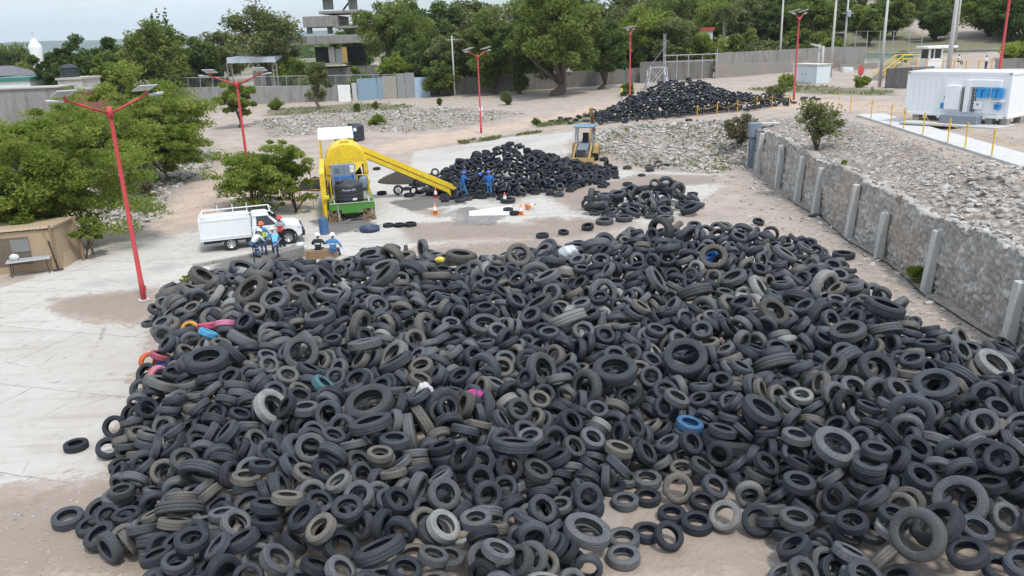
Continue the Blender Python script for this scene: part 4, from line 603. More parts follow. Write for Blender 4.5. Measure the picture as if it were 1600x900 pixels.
4,0,38,247,2914,30,7,12,405,3004,10,12,33,-66,2722,17,8,40,123,2898,71,14,16,216,2804,25,7,12,238,2935,39,5,19,299,3030,35,11,3,221,2889,44,8,14,-197,2779,10,12,13,-42,2838,65,8,30,-14,2694,12,10,14,-2,2710,22,21,44,65,2782,47,8,1,-66,2694,5,
1,30,17,2705,21,21,44,-38,2799,49,8,32,-91,2818,45,8,29,149,2894,53,14,30,50,3011,71,16,3,209,2753,5,0,34,-173,2859,27,9,22,103,2896,64,9,43,-50,3106,10,10,13,101,3094,30,7,10,23,3101,22,10,13,205,2922,48,20,21,]),
(1,1,[-134,2605,12,22,19,14,2873,84,8,34,200,2803,36,10,28,-303,2883,12,22,28,-71,2816,68,8,41,40,2783,57,10,13,151,2820,56,6,32,-102,2805,59,11,40,8,2788,51,7,29,-95,2702,25,7,25,-202,2760,20,6,26,16,2651,5,0,9,29,2716,32,8,11,240,2697,5,0,11,87,
2713,20,9,8,-107,2697,13,7,25,169,2798,37,4,42,36,2672,12,22,21,-42,2667,11,13,40,-61,2751,32,9,25,-75,2792,58,4,0,-244,2837,11,12,26,77,2840,68,9,9,58,2675,17,8,22,121,2673,5,0,0,170,2648,5,0,22,28,2768,48,9,22,359,2859,10,11,35,-202,2918,31,
14,14,-23,2822,70,16,19,-241,2782,5,0,22,71,2931,89,4,22,167,2704,5,0,2,-9,2972,79,8,16,185,2783,22,13,37,-57,2776,52,11,22,185,2745,13,16,25,104,2866,67,10,15,317,2915,19,12,26,-30,2731,35,6,27,43,2926,94,6,11,374,2919,12,22,8,121,2817,49,9,
17,-172,2793,30,7,20,-285,2900,5,0,0,-166,2764,16,8,29,-261,2807,5,0,0,-117,2795,43,15,5,-246,3038,20,22,34,-177,2748,5,0,0,-47,2973,73,2,42,274,2899,25,2,24,440,3078,9,8,10,388,2894,5,0,0,-190,2820,28,8,0,255,2961,38,10,4,429,2975,5,0,0,296,
2896,20,2,23,-166,2795,24,7,20,139,2805,42,7,32,247,2986,40,15,8,42,2698,23,8,35,226,2848,29,6,22,-78,2912,72,10,15,121,2756,34,4,10,252,2729,5,0,22,126,2860,57,20,30,276,2848,16,16,24,-191,2940,34,6,8,119,2748,28,4,10,-154,2830,33,8,29,-7,2802,
59,6,25,371,2783,5,0,0,105,2940,73,1,34,-108,2818,57,11,40,135,2704,5,0,34,320,2625,5,0,42,207,2857,44,15,16,209,2731,8,6,34,-139,2805,33,10,34,352,2875,9,8,34,305,2994,30,12,22,-276,2959,5,0,0,156,2941,64,6,32,216,2942,45,12,28,-44,2806,59,
3,18,-83,2930,72,11,13,28,3008,71,3,6,332,2884,12,17,21,-169,2961,36,4,34,367,3093,15,2,23,101,2702,7,4,36,253,3010,40,15,38,-92,2754,27,2,22,74,2811,50,8,38,280,2824,10,11,16,244,2890,27,3,4,143,2768,23,8,37,-28,3034,58,8,42,-148,2930,50,7,
36,-72,2809,52,10,35,439,3057,5,0,3,7,2705,21,21,44,210,2998,46,11,9,-222,2995,12,18,32,133,2925,72,3,38,162,2842,41,8,5,-165,2918,31,10,19,28,3058,43,9,12,-235,2955,12,2,16,202,3024,48,22,17,208,3046,45,15,29,164,2907,49,18,37,-203,2866,21,
10,39,244,3047,37,9,11,283,2970,31,2,43,51,2738,29,8,37,158,2736,13,15,42,-226,2810,7,4,24,-162,2887,31,9,22,163,2872,43,8,3,241,2937,32,5,19,105,2988,69,11,17,-146,2936,44,7,36,-200,3014,18,6,40,288,2935,31,10,7,222,3060,39,22,40,]),
(1,2,[75,2652,10,8,40,-26,2775,59,6,36,76,2816,60,8,38,-155,2712,16,8,31,116,2827,62,13,31,-84,2683,9,6,26,34,2832,71,5,30,-40,2701,29,9,25,-2,2763,38,8,32,64,2715,35,16,31,-144,2812,49,9,39,128,2716,29,17,24,4,2672,24,7,24,197,2624,5,0,22,-57,2638,
5,0,6,-311,2716,5,0,0,55,2856,79,15,32,356,2745,5,0,22,11,2670,11,9,13,-88,2782,46,10,32,206,2760,26,0,27,-264,3015,11,10,28,-8,2805,67,6,25,48,2767,40,8,37,312,2802,11,11,4,280,2988,38,8,10,162,2733,22,14,43,-219,2778,13,22,20,570,3026,5,0,
22,-201,2754,9,6,19,155,2782,32,6,4,-67,2858,74,4,9,184,2911,59,16,38,-133,2750,19,8,6,422,3166,13,22,19,-141,2766,26,8,6,183,2837,44,18,2,-24,2703,18,8,10,446,2763,5,0,0,198,2859,51,14,16,58,2670,5,0,40,99,2721,24,9,8,-253,2894,11,10,15,178,
2872,54,15,24,288,2782,13,22,20,139,2729,18,22,21,-20,2720,27,11,19,305,2821,19,10,5,-138,2688,9,6,14,215,2834,41,14,26,-126,2663,5,0,21,-130,2779,37,20,18,-118,2821,53,11,40,-111,2735,18,17,44,343,3008,19,6,42,379,3041,13,13,10,29,2802,62,2,
9,311,2956,26,5,25,66,2874,74,8,39,291,2919,27,10,7,28,3031,56,9,12,343,2915,15,3,39,98,2834,53,8,38,400,2943,5,0,3,230,2851,39,6,22,-46,2698,13,9,8,16,2685,14,9,13,84,2762,32,8,37,368,2947,13,4,42,-93,2889,65,7,20,-52,2723,22,9,40,-195,2917,
22,14,14,134,2904,61,9,18,402,3064,9,6,34,109,2793,38,7,38,-74,2836,64,8,40,327,3029,27,6,16,216,2793,21,8,12,182,2813,27,6,40,342,3059,22,4,34,3,3080,31,10,13,-156,2947,40,7,36,376,3015,10,8,40,-33,2751,30,9,32,-216,2816,17,5,1,24,2967,83,7,
11,372,2981,10,6,28,-87,2717,10,7,33,-79,2784,37,8,30,-90,2846,56,8,29,-92,2980,56,22,6,55,2708,16,9,36,204,2764,12,0,27,118,2849,59,22,7,-8,3105,17,10,13,-204,3050,20,13,31,144,2971,69,4,7,174,2943,58,6,32,254,2802,6,1,37,-51,3023,58,14,26,
56,3138,15,11,5,356,2900,5,0,0,]),
(1,3,[27,2553,6,0,0,354,2820,6,0,3,138,2874,63,18,31,-205,2800,25,8,1,-133,2895,59,6,8,246,2821,21,6,29,328,3162,20,7,10,-166,3036,31,4,10,]),
(1,4,[-97,2738,37,2,23,]),
(2,0,[297,2284,4,0,14,305,2313,8,6,28,467,2380,49,4,2,398,2280,11,15,20,366,2370,33,14,2,436,2358,29,15,27,501,2402,24,9,0,525,2377,9,8,41,438,2334,18,19,0,390,2306,11,16,8,502,2485,7,6,10,435,2518,10,14,26,]),
(2,1,[448,2423,46,11,34,360,2354,28,18,2,253,2317,5,0,14,283,2299,10,9,21,340,2304,15,4,32,316,2360,18,1,37,518,2394,24,13,45,287,2519,5,0,43,314,2339,8,5,28,460,2338,20,12,35,436,2499,15,13,35,293,2366,9,7,28,258,2547,5,0,22,441,2482,22,14,20,457,
2321,6,2,35,512,2462,19,8,17,569,2492,5,0,0,]),
(2,2,[406,2251,5,0,22,379,2291,15,14,7,512,2345,7,2,40,236,2390,13,18,30,572,2422,12,12,2,326,2352,25,1,37,546,2414,15,6,3,592,2541,5,0,0,289,2336,14,21,44,400,2473,21,7,21,465,2464,24,9,8,340,2284,5,0,12,539,2406,9,6,3,274,2383,11,10,19,532,2473,
8,4,1,]),
(2,3,[358,2267,12,6,41,448,2256,12,6,36,408,2347,27,10,29,326,2350,36,3,26,415,2290,18,21,2,326,2225,6,0,0,521,2431,30,22,36,448,2289,19,14,14,484,2440,43,16,11,421,2443,35,4,13,463,2367,24,9,36,472,2392,39,4,2,380,2474,26,10,26,313,2569,6,0,7,438,
2200,6,0,0,317,2456,12,6,14,564,2365,9,4,5,355,2324,11,5,33,563,2627,14,9,43,402,2504,17,16,38,339,2476,16,13,6,528,2559,18,22,40,403,2649,6,0,0,]),
(2,4,[524,2270,13,5,23,252,2334,14,6,11,254,2426,21,22,21,]),
(3,0,[1217,4045,114,10,31,1382,3970,101,8,32,774,4084,142,15,36,958,3932,91,18,40,1149,4095,132,8,27,1019,3978,93,18,16,662,3982,94,10,7,650,4044,117,20,6,642,3984,95,22,18,993,4015,108,8,5,1345,4061,101,11,34,819,4153,164,6,32,1254,4096,119,14,32,
811,4078,142,10,25,1161,4027,109,16,22,909,4143,161,16,39,1059,4015,113,18,6,1073,4074,129,4,9,998,4076,142,8,26,1013,4145,156,8,14,1105,4034,111,18,42,1239,4051,103,3,34,843,4169,168,4,38,546,3914,72,0,0,653,4016,110,7,14,990,3967,92,0,28,974,
4009,104,4,10,1129,4026,103,2,36,1445,4053,99,0,22,719,3999,100,18,18,895,4154,159,8,34,989,4156,161,4,3,1081,3994,109,10,44,1033,4034,121,12,15,806,3998,103,9,7,954,4012,107,9,22,508,3985,75,9,8,524,4114,82,8,9,522,3984,85,8,12,837,3989,106,
0,8,927,4021,131,9,14,892,4167,169,1,12,1053,4201,158,7,29,1224,3979,96,8,24,601,4050,104,16,44,760,4028,118,19,21,1200,4116,123,7,3,895,4098,142,6,18,933,4006,105,10,21,1197,4081,116,2,39,725,4198,139,5,8,843,3941,81,0,0,459,3953,69,0,22,856,
4053,124,16,44,412,3984,68,0,22,808,4109,142,2,40,981,4144,152,8,35,594,4056,100,16,44,702,4038,111,19,11,1414,4163,113,5,24,710,4099,127,11,29,609,4236,109,6,43,887,4008,105,10,19,1000,4037,115,8,5,1060,4152,145,7,2,1424,4067,101,5,18,1033,
4084,141,11,19,726,3975,96,0,0,779,4043,116,8,3,856,4081,130,6,34,521,4179,76,10,2,851,4222,172,6,12,642,4071,115,14,23,641,4118,110,15,16,1044,4228,164,8,2,611,4003,90,2,33,830,4015,100,8,33,914,4018,107,4,8,591,4025,94,7,24,1133,4066,114,8,
2,1079,4095,126,11,30,800,4091,133,5,40,1430,4163,104,10,0,722,4119,126,4,41,944,4044,125,10,8,648,4184,120,14,19,]),
(3,1,[456,3824,76,22,39,712,4008,117,15,32,707,3840,84,22,23,941,4001,118,13,40,1215,4029,97,10,33,1019,4008,110,10,39,981,4037,135,8,34,739,3988,106,4,33,946,4190,178,15,31,668,3992,106,19,39,1128,4043,112,9,5,865,4151,159,8,33,693,3985,97,12,10,
1218,4073,125,7,29,858,4195,175,7,33,623,3985,95,19,14,757,4156,149,4,38,729,3951,91,18,36,596,3994,94,11,27,1089,4145,145,9,34,448,4165,76,22,32,1151,4040,112,16,22,1578,4095,104,0,19,629,3823,81,22,21,915,3993,112,8,36,1031,3964,87,0,0,1265,
4040,101,18,13,1311,4051,107,9,4,1343,4072,113,2,32,1344,4105,120,9,34,872,4014,124,18,28,1099,4041,123,6,11,916,4105,147,11,4,594,3958,85,0,0,870,3958,98,10,24,885,4127,148,8,34,899,4261,169,16,4,529,3953,83,0,0,658,3966,87,0,0,815,3979,92,
0,0,690,3937,79,4,34,827,3903,81,0,40,992,3965,86,0,2,1117,3967,94,8,17,617,4020,104,10,25,811,4008,116,9,34,1526,4154,102,0,0,490,3925,70,0,22,1414,4114,110,2,0,991,4117,149,7,11,789,3984,114,3,15,927,4016,125,9,14,865,4092,142,9,37,806,4199,
172,8,13,688,3971,88,0,0,591,3919,73,0,16,1058,3993,106,0,34,1371,4043,102,10,21,1132,3954,90,0,18,1166,4062,125,12,17,1332,4000,96,0,22,1291,3986,95,0,0,745,4012,111,8,8,1023,4038,124,12,15,562,3956,84,0,0,911,3990,95,0,0,943,3994,89,0,0,943,
3997,96,0,0,959,4146,159,6,29,957,4166,169,4,22,682,3896,76,0,22,617,4052,111,8,5,795,4062,133,19,30,549,4107,92,9,14,752,3978,90,0,0,848,3985,93,0,0,566,3988,87,3,34,836,3980,100,0,8,839,3998,121,0,9,812,4126,156,22,21,529,3955,77,0,0,559,3956,
78,0,0,592,3961,79,0,0,785,3980,91,0,0,847,3984,86,0,0,1008,4003,98,0,0,869,4003,104,10,19,1189,4058,112,5,8,1322,4098,114,11,0,749,4055,117,7,8,753,4220,152,2,26,560,4116,100,10,15,1064,4085,134,4,9,1143,4143,132,11,37,1229,4155,125,12,15,973,
3997,97,0,0,1083,4042,114,7,9,1398,4043,103,8,12,891,4082,137,6,18,1094,4116,131,14,9,986,4178,168,5,43,930,4258,165,8,11,1297,4041,99,6,20,1144,4069,119,10,45,1042,4081,139,11,19,483,4140,75,8,19,791,4126,154,7,45,536,4166,88,14,27,1006,4198,
170,10,7,531,3953,70,0,0,1039,4004,99,0,0,1068,4008,87,0,0,1070,4008,100,0,0,994,4027,112,8,5,1323,4039,96,0,16,928,4088,138,4,17,1018,4129,149,8,26,795,4158,154,8,30,1046,4159,153,4,14,779,4205,160,8,20,605,4127,106,13,27,783,4125,149,7,45,
629,4226,111,21,15,752,3974,84,0,0,785,3980,85,0,0,1072,4006,93,0,0,1103,4009,101,0,0,1099,4094,124,11,28,551,4085,87,3,22,955,4212,177,3,44,961,3962,85,0,0,1059,4047,117,9,16,704,4058,118,6,29,910,4051,131,12,27,723,4067,123,16,1,935,4141,161,
8,21,562,3954,71,0,0,720,3971,89,0,0,785,3978,78,0,0,912,3990,88,0,0,905,3997,102,0,12,1169,4064,115,12,17,1220,4061,110,4,28,1385,3993,98,0,0,585,4061,99,16,44,779,4057,124,12,3,876,4061,124,12,38,1043,4079,127,3,13,722,4134,138,15,15,939,4061,
134,3,35,706,4236,137,6,42,663,4262,124,14,31,626,3961,80,0,0,657,3963,81,0,0,1036,4004,92,0,0,1032,4127,146,8,26,730,3930,78,0,22,693,4008,101,4,32,494,4064,71,0,0,607,4178,106,9,13,720,3971,76,0,0,721,3974,83,0,0,751,3974,77,0,0,1102,4006,
94,0,0,1164,4018,96,0,0,763,4039,107,6,32,740,4102,129,7,44,763,4112,138,7,44,853,4107,143,9,37,563,4029,95,12,14,1250,4149,124,12,21,1460,4189,100,0,22,478,4094,70,0,22,816,3982,86,0,0,636,4010,98,2,32,663,4006,100,22,18,749,4008,97,6,33,1118,
4107,123,6,21,1281,4115,115,22,4,830,4090,138,8,43,981,4099,139,11,29,1078,4187,145,5,21,695,4167,125,10,38,1112,4162,142,8,35,1064,4187,150,4,19,595,4212,98,12,7,766,4257,151,12,25,656,3967,74,0,0,1165,4019,89,0,0,786,4017,107,13,25,1084,4068,
118,4,24,952,4069,127,3,39,577,4099,96,9,37,1112,4137,129,8,30,743,4154,137,9,26,834,4244,163,7,12,926,4302,146,8,11,598,4097,102,5,38,1476,4235,101,0,0,1061,4106,135,16,12,1218,4202,127,6,4,653,4177,116,14,19,603,4229,103,6,43,660,4274,119,
17,30,688,3970,82,0,0,817,3981,79,0,0,880,3989,94,0,0,910,3994,82,0,0,1132,4016,95,0,0,]),
(3,2,[624,3934,81,12,34,790,3990,101,9,7,750,4067,130,7,31,947,4110,150,8,34,890,3980,109,15,29,1084,3977,94,9,39,1014,4047,136,8,29,966,4087,141,15,25,843,4066,140,8,35,830,4106,153,6,32,776,4014,116,19,26,1116,4132,137,9,31,1390,4122,118,22,18,772,
3848,87,22,20,887,3993,122,12,14,795,4034,126,10,38,1282,4047,110,17,1,728,4117,140,14,16,873,3948,87,8,12,565,4008,94,8,13,833,4040,126,14,39,688,4072,126,22,15,922,3958,84,0,22,1212,3945,93,0,0,1168,3908,91,0,0,838,3990,113,0,9,1263,4058,115,
14,18,663,4070,124,22,25,1016,4167,166,8,39,1181,4035,105,3,39,973,4023,117,22,22,1144,3990,96,10,35,1039,4014,114,20,44,1554,4106,107,6,19,915,4120,155,8,10,473,4294,78,22,8,482,4222,74,5,30,1249,3985,94,0,22,871,3923,82,0,22,895,4049,131,12,
27,1324,4153,117,15,33,797,4177,166,4,20,801,3951,82,3,39,837,4131,154,13,34,675,4028,111,12,5,1199,4146,130,8,42,640,4128,116,14,15,470,4041,70,0,0,1412,4191,104,8,7,903,4018,123,21,25,962,4038,119,20,20,1004,4057,124,12,41,705,4207,131,6,7,
1270,4020,95,0,0,1154,4098,126,8,27,1013,4094,143,8,27,677,4235,123,10,27,515,4236,76,7,41,512,4012,79,22,16,714,4023,107,21,8,825,4067,129,8,43,1553,4215,103,0,22,498,3963,71,0,0,645,4045,102,10,4,1232,4081,113,16,5,777,4111,142,7,44,861,4026,
113,10,40,749,4108,135,7,44,649,4234,118,13,4,1055,4066,122,3,13,946,4121,145,8,34,573,4240,92,21,15,883,4029,116,18,2,1428,4296,107,22,43,637,4188,108,12,40,741,4342,135,5,8,530,4380,73,0,0,815,4020,110,8,32,562,4056,96,14,20,733,4045,113,6,
8,1255,4117,113,12,3,504,4130,72,0,0,660,4107,121,18,18,562,4304,88,2,24,982,4058,126,19,20,660,4061,106,14,8,1155,4130,123,14,14,516,4089,79,1,15,])]

# ------------------------------------------------------------------ tyres (settled heaps; each record: position, turn, size, heap)
TSIZE = [(.29, .175), (.315, .20), (.345, .225), (.50, .27), (.60, .36)]
def tyre_profile(R, w, lod):
    o = [(.60, .36), (.64, .46), (.74, .5), (.86, .49), (.945, .43), (.985, .36), (1, .26)]
    if lod == 0:
        h = o+[(1, .17), (.962, .155), (.962, .115), (1, .10)]; inn = [(.66, -.37), (.86, -.38), (.905, -.2), (.905, .2), (.86, .38), (.66, .37)]
    elif lod == 1:
        h = [(.60, .36), (.70, .49), (.86, .49), (.96, .42), (1, .25)]; inn = [(.70, -.37), (.89, -.3), (.89, .3), (.70, .37)]
    else:
        h = [(.60, .40), (.80, .5), (.96, .42), (1, .2)]; inn = [(.86, -.3), (.86, .3)]
    p = h+[(r, -z) for r, z in h[::-1]]+inn
    return np.array([(r*R, z*w) for r, z in p])
def tyre_mesh(R, w, lod, n):
    P = tyre_profile(R, w, lod); k = len(P); a = np.arange(n)*2*np.pi/n
    V = np.stack([P[:, 0][:, None]*np.cos(a), P[:, 0][:, None]*np.sin(a), np.repeat(P[:, 1][:, None], n, 1)], -1).reshape(-1, 3)
    i = np.arange(k)[:, None]; j = np.arange(n)[None]
    F = np.stack([i*n+j, i*n+(j+1) % n, ((i+1) % k)*n+(j+1) % n, ((i+1) % k)*n+j], -1).reshape(-1, 4)[:, ::-1]
    return V, F
def rubber(name, tone=None):
    m, nt, b = newmat(name); co = coords(nt)
    if tone is None:
        a = N(nt, 'ShaderNodeAttribute', attribute_name='tone'); cr = N(nt, 'ShaderNodeValToRGB'); nt.links.new(a.outputs['Fac'], cr.inputs[0])
        cr.color_ramp.interpolation = 'CONSTANT'; e = cr.color_ramp.elements
        e[0].color = (*TONES[0][1], 1); e[1].position = .19; e[1].color = (*TONES[1][1], 1)
        for k in (2, 3, 4): q = e.new(k*.2-.01); q.color = (*TONES[k][1], 1)
        base = cr.outputs[0]; geo = N(nt, 'ShaderNodeNewGeometry'); vec = geo.outputs['Position']
    else:
        oi = N(nt, 'ShaderNodeObjectInfo')
        hs = N(nt, 'ShaderNodeHueSaturation'); hs.inputs['Color'].default_value = (*tone, 1); nt.links.new(mapr(nt, oi.outputs['Random'], 0, 1, .6, 1.5), hs.inputs['Value']); base = hs.outputs[0]
        geo = N(nt, 'ShaderNodeNewGeometry'); vec = geo.outputs['Position']
    n1 = noise(nt, vec, 3.5, 6, .65); n2 = noise(nt, vec, 26, 4, .65)
    c = mixc(nt, mapr(nt, n1, .3, .7), mixc(nt, 1.0, base, (.72, .74, .78), 'MULTIPLY'), mixc(nt, 1.0, base, (1.3, 1.27, 1.22), 'MULTIPLY'))
    c = mixc(nt, mapr(nt, n2, .54, .76, 0, .6), c, mixc(nt, 1.0, base, (2.4, 2.2, 1.9), 'MULTIPLY'))
    c = mixc(nt, mapr(nt, n1, .56, .8, 0, .42), c, (.13, .112, .092))
    nt.links.new(c, b.inputs['Base Color']); nt.links.new(mapr(nt, n1, .35, .7, .55, .85), b.inputs['Roughness']); b.inputs['Specular IOR Level'].default_value = .42
    tc = coords(nt, 'Object')
    if tone is not None:                        # tread blocks on the running surface
        sp = nt.nodes.new('ShaderNodeSeparateXYZ'); nt.links.new(tc, sp.inputs[0])
        ang = mth(nt, 'ARCTAN2', sp.outputs[1], sp.outputs[0]); rad = mth(nt, 'SQRT', mth(nt, 'ADD', mth(nt, 'MULTIPLY', sp.outputs[0], sp.outputs[0]), mth(nt, 'MULTIPLY', sp.outputs[1], sp.outputs[1])))
        saw = mth(nt, 'SINE', mth(nt, 'ADD', mth(nt, 'MULTIPLY', ang, 46), mth(nt, 'MULTIPLY', mth(nt, 'ABSOLUTE', sp.outputs[2]), 60)))
        hgt = mth(nt, 'MULTIPLY', mapr(nt, saw, -.2, .2), mapr(nt, rad, .262, .268))
        sw = mth(nt, 'MULTIPLY', mth(nt, 'SINE', mth(nt, 'MULTIPLY', rad, 210)), .25)
        hh = mth(nt, 'ADD', mth(nt, 'ADD', hgt, sw), mth(nt, 'MULTIPLY', n2, .8))
        bp = N(nt, 'ShaderNodeBump'); bp.inputs['Strength'].default_value = .9; bp.inputs['Distance'].default_value = .02
        nt.links.new(hh, bp.inputs['Height']); nt.links.new(bp.outputs[0], b.inputs['Normal'])
    return m
TONES = [('black', (.020, .024, .031)), ('charcoal', (.042, .047, .056)), ('grey', (.082, .086, .091)), ('dusty brown', (.098, .089, .077)), ('pale grey', (.19, .187, .18))]
RUB = [rubber('rubber_'+t.replace(' ', '_'), c) for t, c in TONES]
RUB_ALL = rubber('rubber_mixed')
# HEAPS: (heap, size, [x / 2 cm, y / 2 cm, z / 3 cm, tilt of the axle / 4 deg, its bearing / 8 deg, ...]); heap 9 holds the nearest tyres of the big heap
_T = []
for hp, sz, nums in HEAPS:
    for r_ in np.array(nums, float).reshape(-1, 5): _T.append((*(r_[:3]*[.02, .02, .03]), *np.radians(r_[3:]*[4, 8]), sz, hp))
_T.sort(key=lambda r_: 0 if r_[6] == 9 else 1)
_T = np.array(_T); NPILE = int((_T[:, 6] == 9).sum())
TP = _T[:, :3]; TS = _T[:, 5].astype(int); TW = np.where(_T[:, 6] == 9, 0, _T[:, 6]).astype(int)
_sp = np.random.default_rng(2).uniform(0, 2*np.pi, len(_T))          # roll about the axle
TQ = np.stack([np.cos(_T[:, 3]/2), -np.sin(_T[:, 3]/2)*np.sin(_T[:, 4]), np.sin(_T[:, 3]/2)*np.cos(_T[:, 4]), 0*_sp], -1)
def _qmul_z(q, a):
    c, s_ = np.cos(a/2), np.sin(a/2); w_, x, y, z = q.T
    return np.stack([w_*c-z*s_, x*c+y*s_, y*c-x*s_, z*c+w_*s_], -1)
TQ = _qmul_z(TQ, _sp)
def project(P):
    v = np.asarray(P)-np.array([0, 0, CAMH]); z = v@AX_F
    return np.stack([800+FPX*(v@AX_R)/z, 450-FPX*(v@AX_U)/z], -1), z
TP[TW == 1, 0] -= .6; TP[TW == 3, 0] -= .2
TPX, TZ = project(TP)
tr = np.random.default_rng(21)
tn = tr.random(len(TP)); brownish = fbm(TP[:, 0]*.35+9, TP[:, 1]*.35)
w4 = np.where(brownish > .52, .5, 0)
TT = np.select([tn < .36-.08*(w4 > 0), tn < .72-.14*(w4 > 0), tn < .905-.09*(w4 > 0), tn < .965], [0, 1, 2, 3], 4)
TT = np.where((TW > 0), np.where(tn < .93, 0, 1), TT)
TT = np.where((TW == 2), np.where(tn < .5, 1, np.where(tn < .8, 0, 2)), TT)
TT = np.where((TW == 0) & (TP[:, 0] > 8) & (TT == 4) & (TS < 3), 1, TT)
TT = np.where((TW == 0) & (TS >= 3), np.where(tn < .35, 1, np.where(tn < .7, 2, np.where(tn < .88, 3, 4))), TT)
_tm = {}
TT = np.where((TW == 0) & (TS >= 3) & (TP[:, 1] < 16) & (TT >= 3), 2, TT)
def tyre_obj(s, t, name='tyre', mat=None):
    key = (s, t if mat is None else mat.name)
    if key not in _tm:
        V, F = tyre_mesh(*TSIZE[s], 0, 36); o = np_mesh(name, V, F, mat or RUB[t], smooth=True); _tm[key] = o.data
        try: o.data.set_sharp_from_angle(angle=R_(50))
        except Exception: pass
        return o
    o = bpy.data.objects.new(name, _tm[key]); COL.objects.link(o); return o
PAINTED = [((290, 521), (.55, .27, .04), 'mustard'), ((304, 519), (.06, .30, .50), 'sky blue'), ((313, 510), (.42, .06, .12), 'crimson'), ((333, 514), (.50, .17, .26), 'bright pink'), ((250, 553), (.30, .07, .10), 'maroon'),
  ((236, 563), (.55, .11, .04), 'orange red'), ((256, 564), (.02, .05, .25), 'navy blue'), ((243, 577), (.45, .16, .20), 'salmon pink'), ((1081, 648), (.03, .10, .21), 'bright blue'), ((1091, 396), (.02, .30, .75), 'vivid blue'), ((508, 604), (.05, .12, .14), 'teal')]
taken = {}
front = TZ*0
for (pp, colr, nm_) in PAINTED:
    dd = np.hypot(TPX[:, 0]-pp[0], TPX[:, 1]-pp[1])*1.0 + np.where((TS > 2) | (TW > 0), 1e3, 0)
    # the frontmost of the tyres that project there
    c_ = [i for i in np.argsort(dd)[:7] if i not in taken]
    i = min(c_, key=lambda i: dd[i]*.6+TZ[i]*4-TP[i, 2]*10); taken[i] = (colr, nm_)
TLIST = []                                      # individual tyres: (object, position, size, tone, pose, region)
def pose_of(q):
    nz = abs(1-2*(q[1]**2+q[2]**2)); return 'lying flat' if nz > .86 else ('standing on its tread' if nz < .34 else 'leaning at a slant')
def region(px, py):
    if py > 700 and px < 300: return 'at the heap\'s pale-slab corner, front left'
    if px < 330 and py < 620: return 'on the left slope below the red lamp post'
    if px < 420 and py <= 700: return 'on the left slope beside the pale slab'
    if px < 560 and py > 820: return 'along the very front, left part'
    if px < 560: return 'low on the front left slope'
    if px < 760 and py > 820: return 'along the very front, centre left'
    if px < 760: return 'in the front middle left'
    if px < 960 and py > 800: return 'just left of the bare concrete gap'
    if px < 960: return 'in the front middle'
    if px < 1200 and py < 740: return 'on the slope above the bare concrete gap'
    if px < 1200: return 'by the bare concrete gap'
    if px < 1400 and py > 800: return 'just right of the bare concrete gap'
    if px < 1400: return 'in the right half of the front slope'
    if py > 760: return 'in the front right corner'
    return 'on the right slope toward the stone wall'
PILEGRP = 'tyres near the front of the big heap'
for i in range(len(TP)):
    if i in taken: 
        c_, nm_ = taken[i]; o = tyre_obj(TS[i], 0, 'painted_tyre', paint('tyre_paint_'+nm_.replace(' ', '_'), c_, .6, dirt=.45, dcol=(.06, .055, .05), dscale=4))
        PL = {'mustard': 'mustard painted tyre on the left slope, beside the sky blue one', 'sky blue': 'sky blue painted tyre on the left slope of the big heap', 'crimson': 'crimson painted tyre beside the bright pink one on the left slope', 'bright pink': 'bright pink painted tyre high on the left slope of the heap', 'maroon': 'maroon painted tyre above the orange red one at the slab edge',
              'orange red': 'orange red painted tyre at the left edge of the heap', 'navy blue': 'navy blue painted tyre beside the orange red one', 'salmon pink': 'salmon pink painted tyre low at the left edge of the heap', 'bright blue': 'bright blue painted tyre in the right middle of the big heap', 'vivid blue': 'vivid blue painted tyre near the far crest of the big heap', 'teal': 'teal painted tyre in the left middle of the heap'}
        tag(o, PL[nm_], 'tyre', 'painted tyres')
    elif i < NPILE:
        o = tyre_obj(TS[i], TT[i]); TLIST.append((o, i, TS[i], TT[i], pose_of(TQ[i]), region(*TPX[i])))
    else: continue
    o.rotation_mode = 'QUATERNION'; o.location = [float(a) for a in TP[i]]; o.rotation_quaternion = [float(a) for a in TQ[i]]
buck = {}
for t in TLIST: buck.setdefault((t[2] >= 3, t[3], t[4], t[5]), []).append(t)
for (big, tone, ps, rg), L in buck.items():
    base = f"{TONES[tone][0]} {'truck' if big else 'car'} tyre {ps} {rg}"
    L.sort(key=lambda t: TPX[t[1], 0])
    for k, t in enumerate(L):
        if len(L) == 1: lab = base
        elif len(L) == 2: lab = ('left one of two: ', 'right one of two: ')[k]+base
        elif len(L) == 3: lab = ('leftmost of three: ', 'middle of three: ', 'rightmost of three: ')[k]+base
        else: lab = base
        lab = ' '.join(lab.split()); wds = lab.split()
        tag(t[0], ' '.join(wds[:16]), 'tyre', PILEGRP)
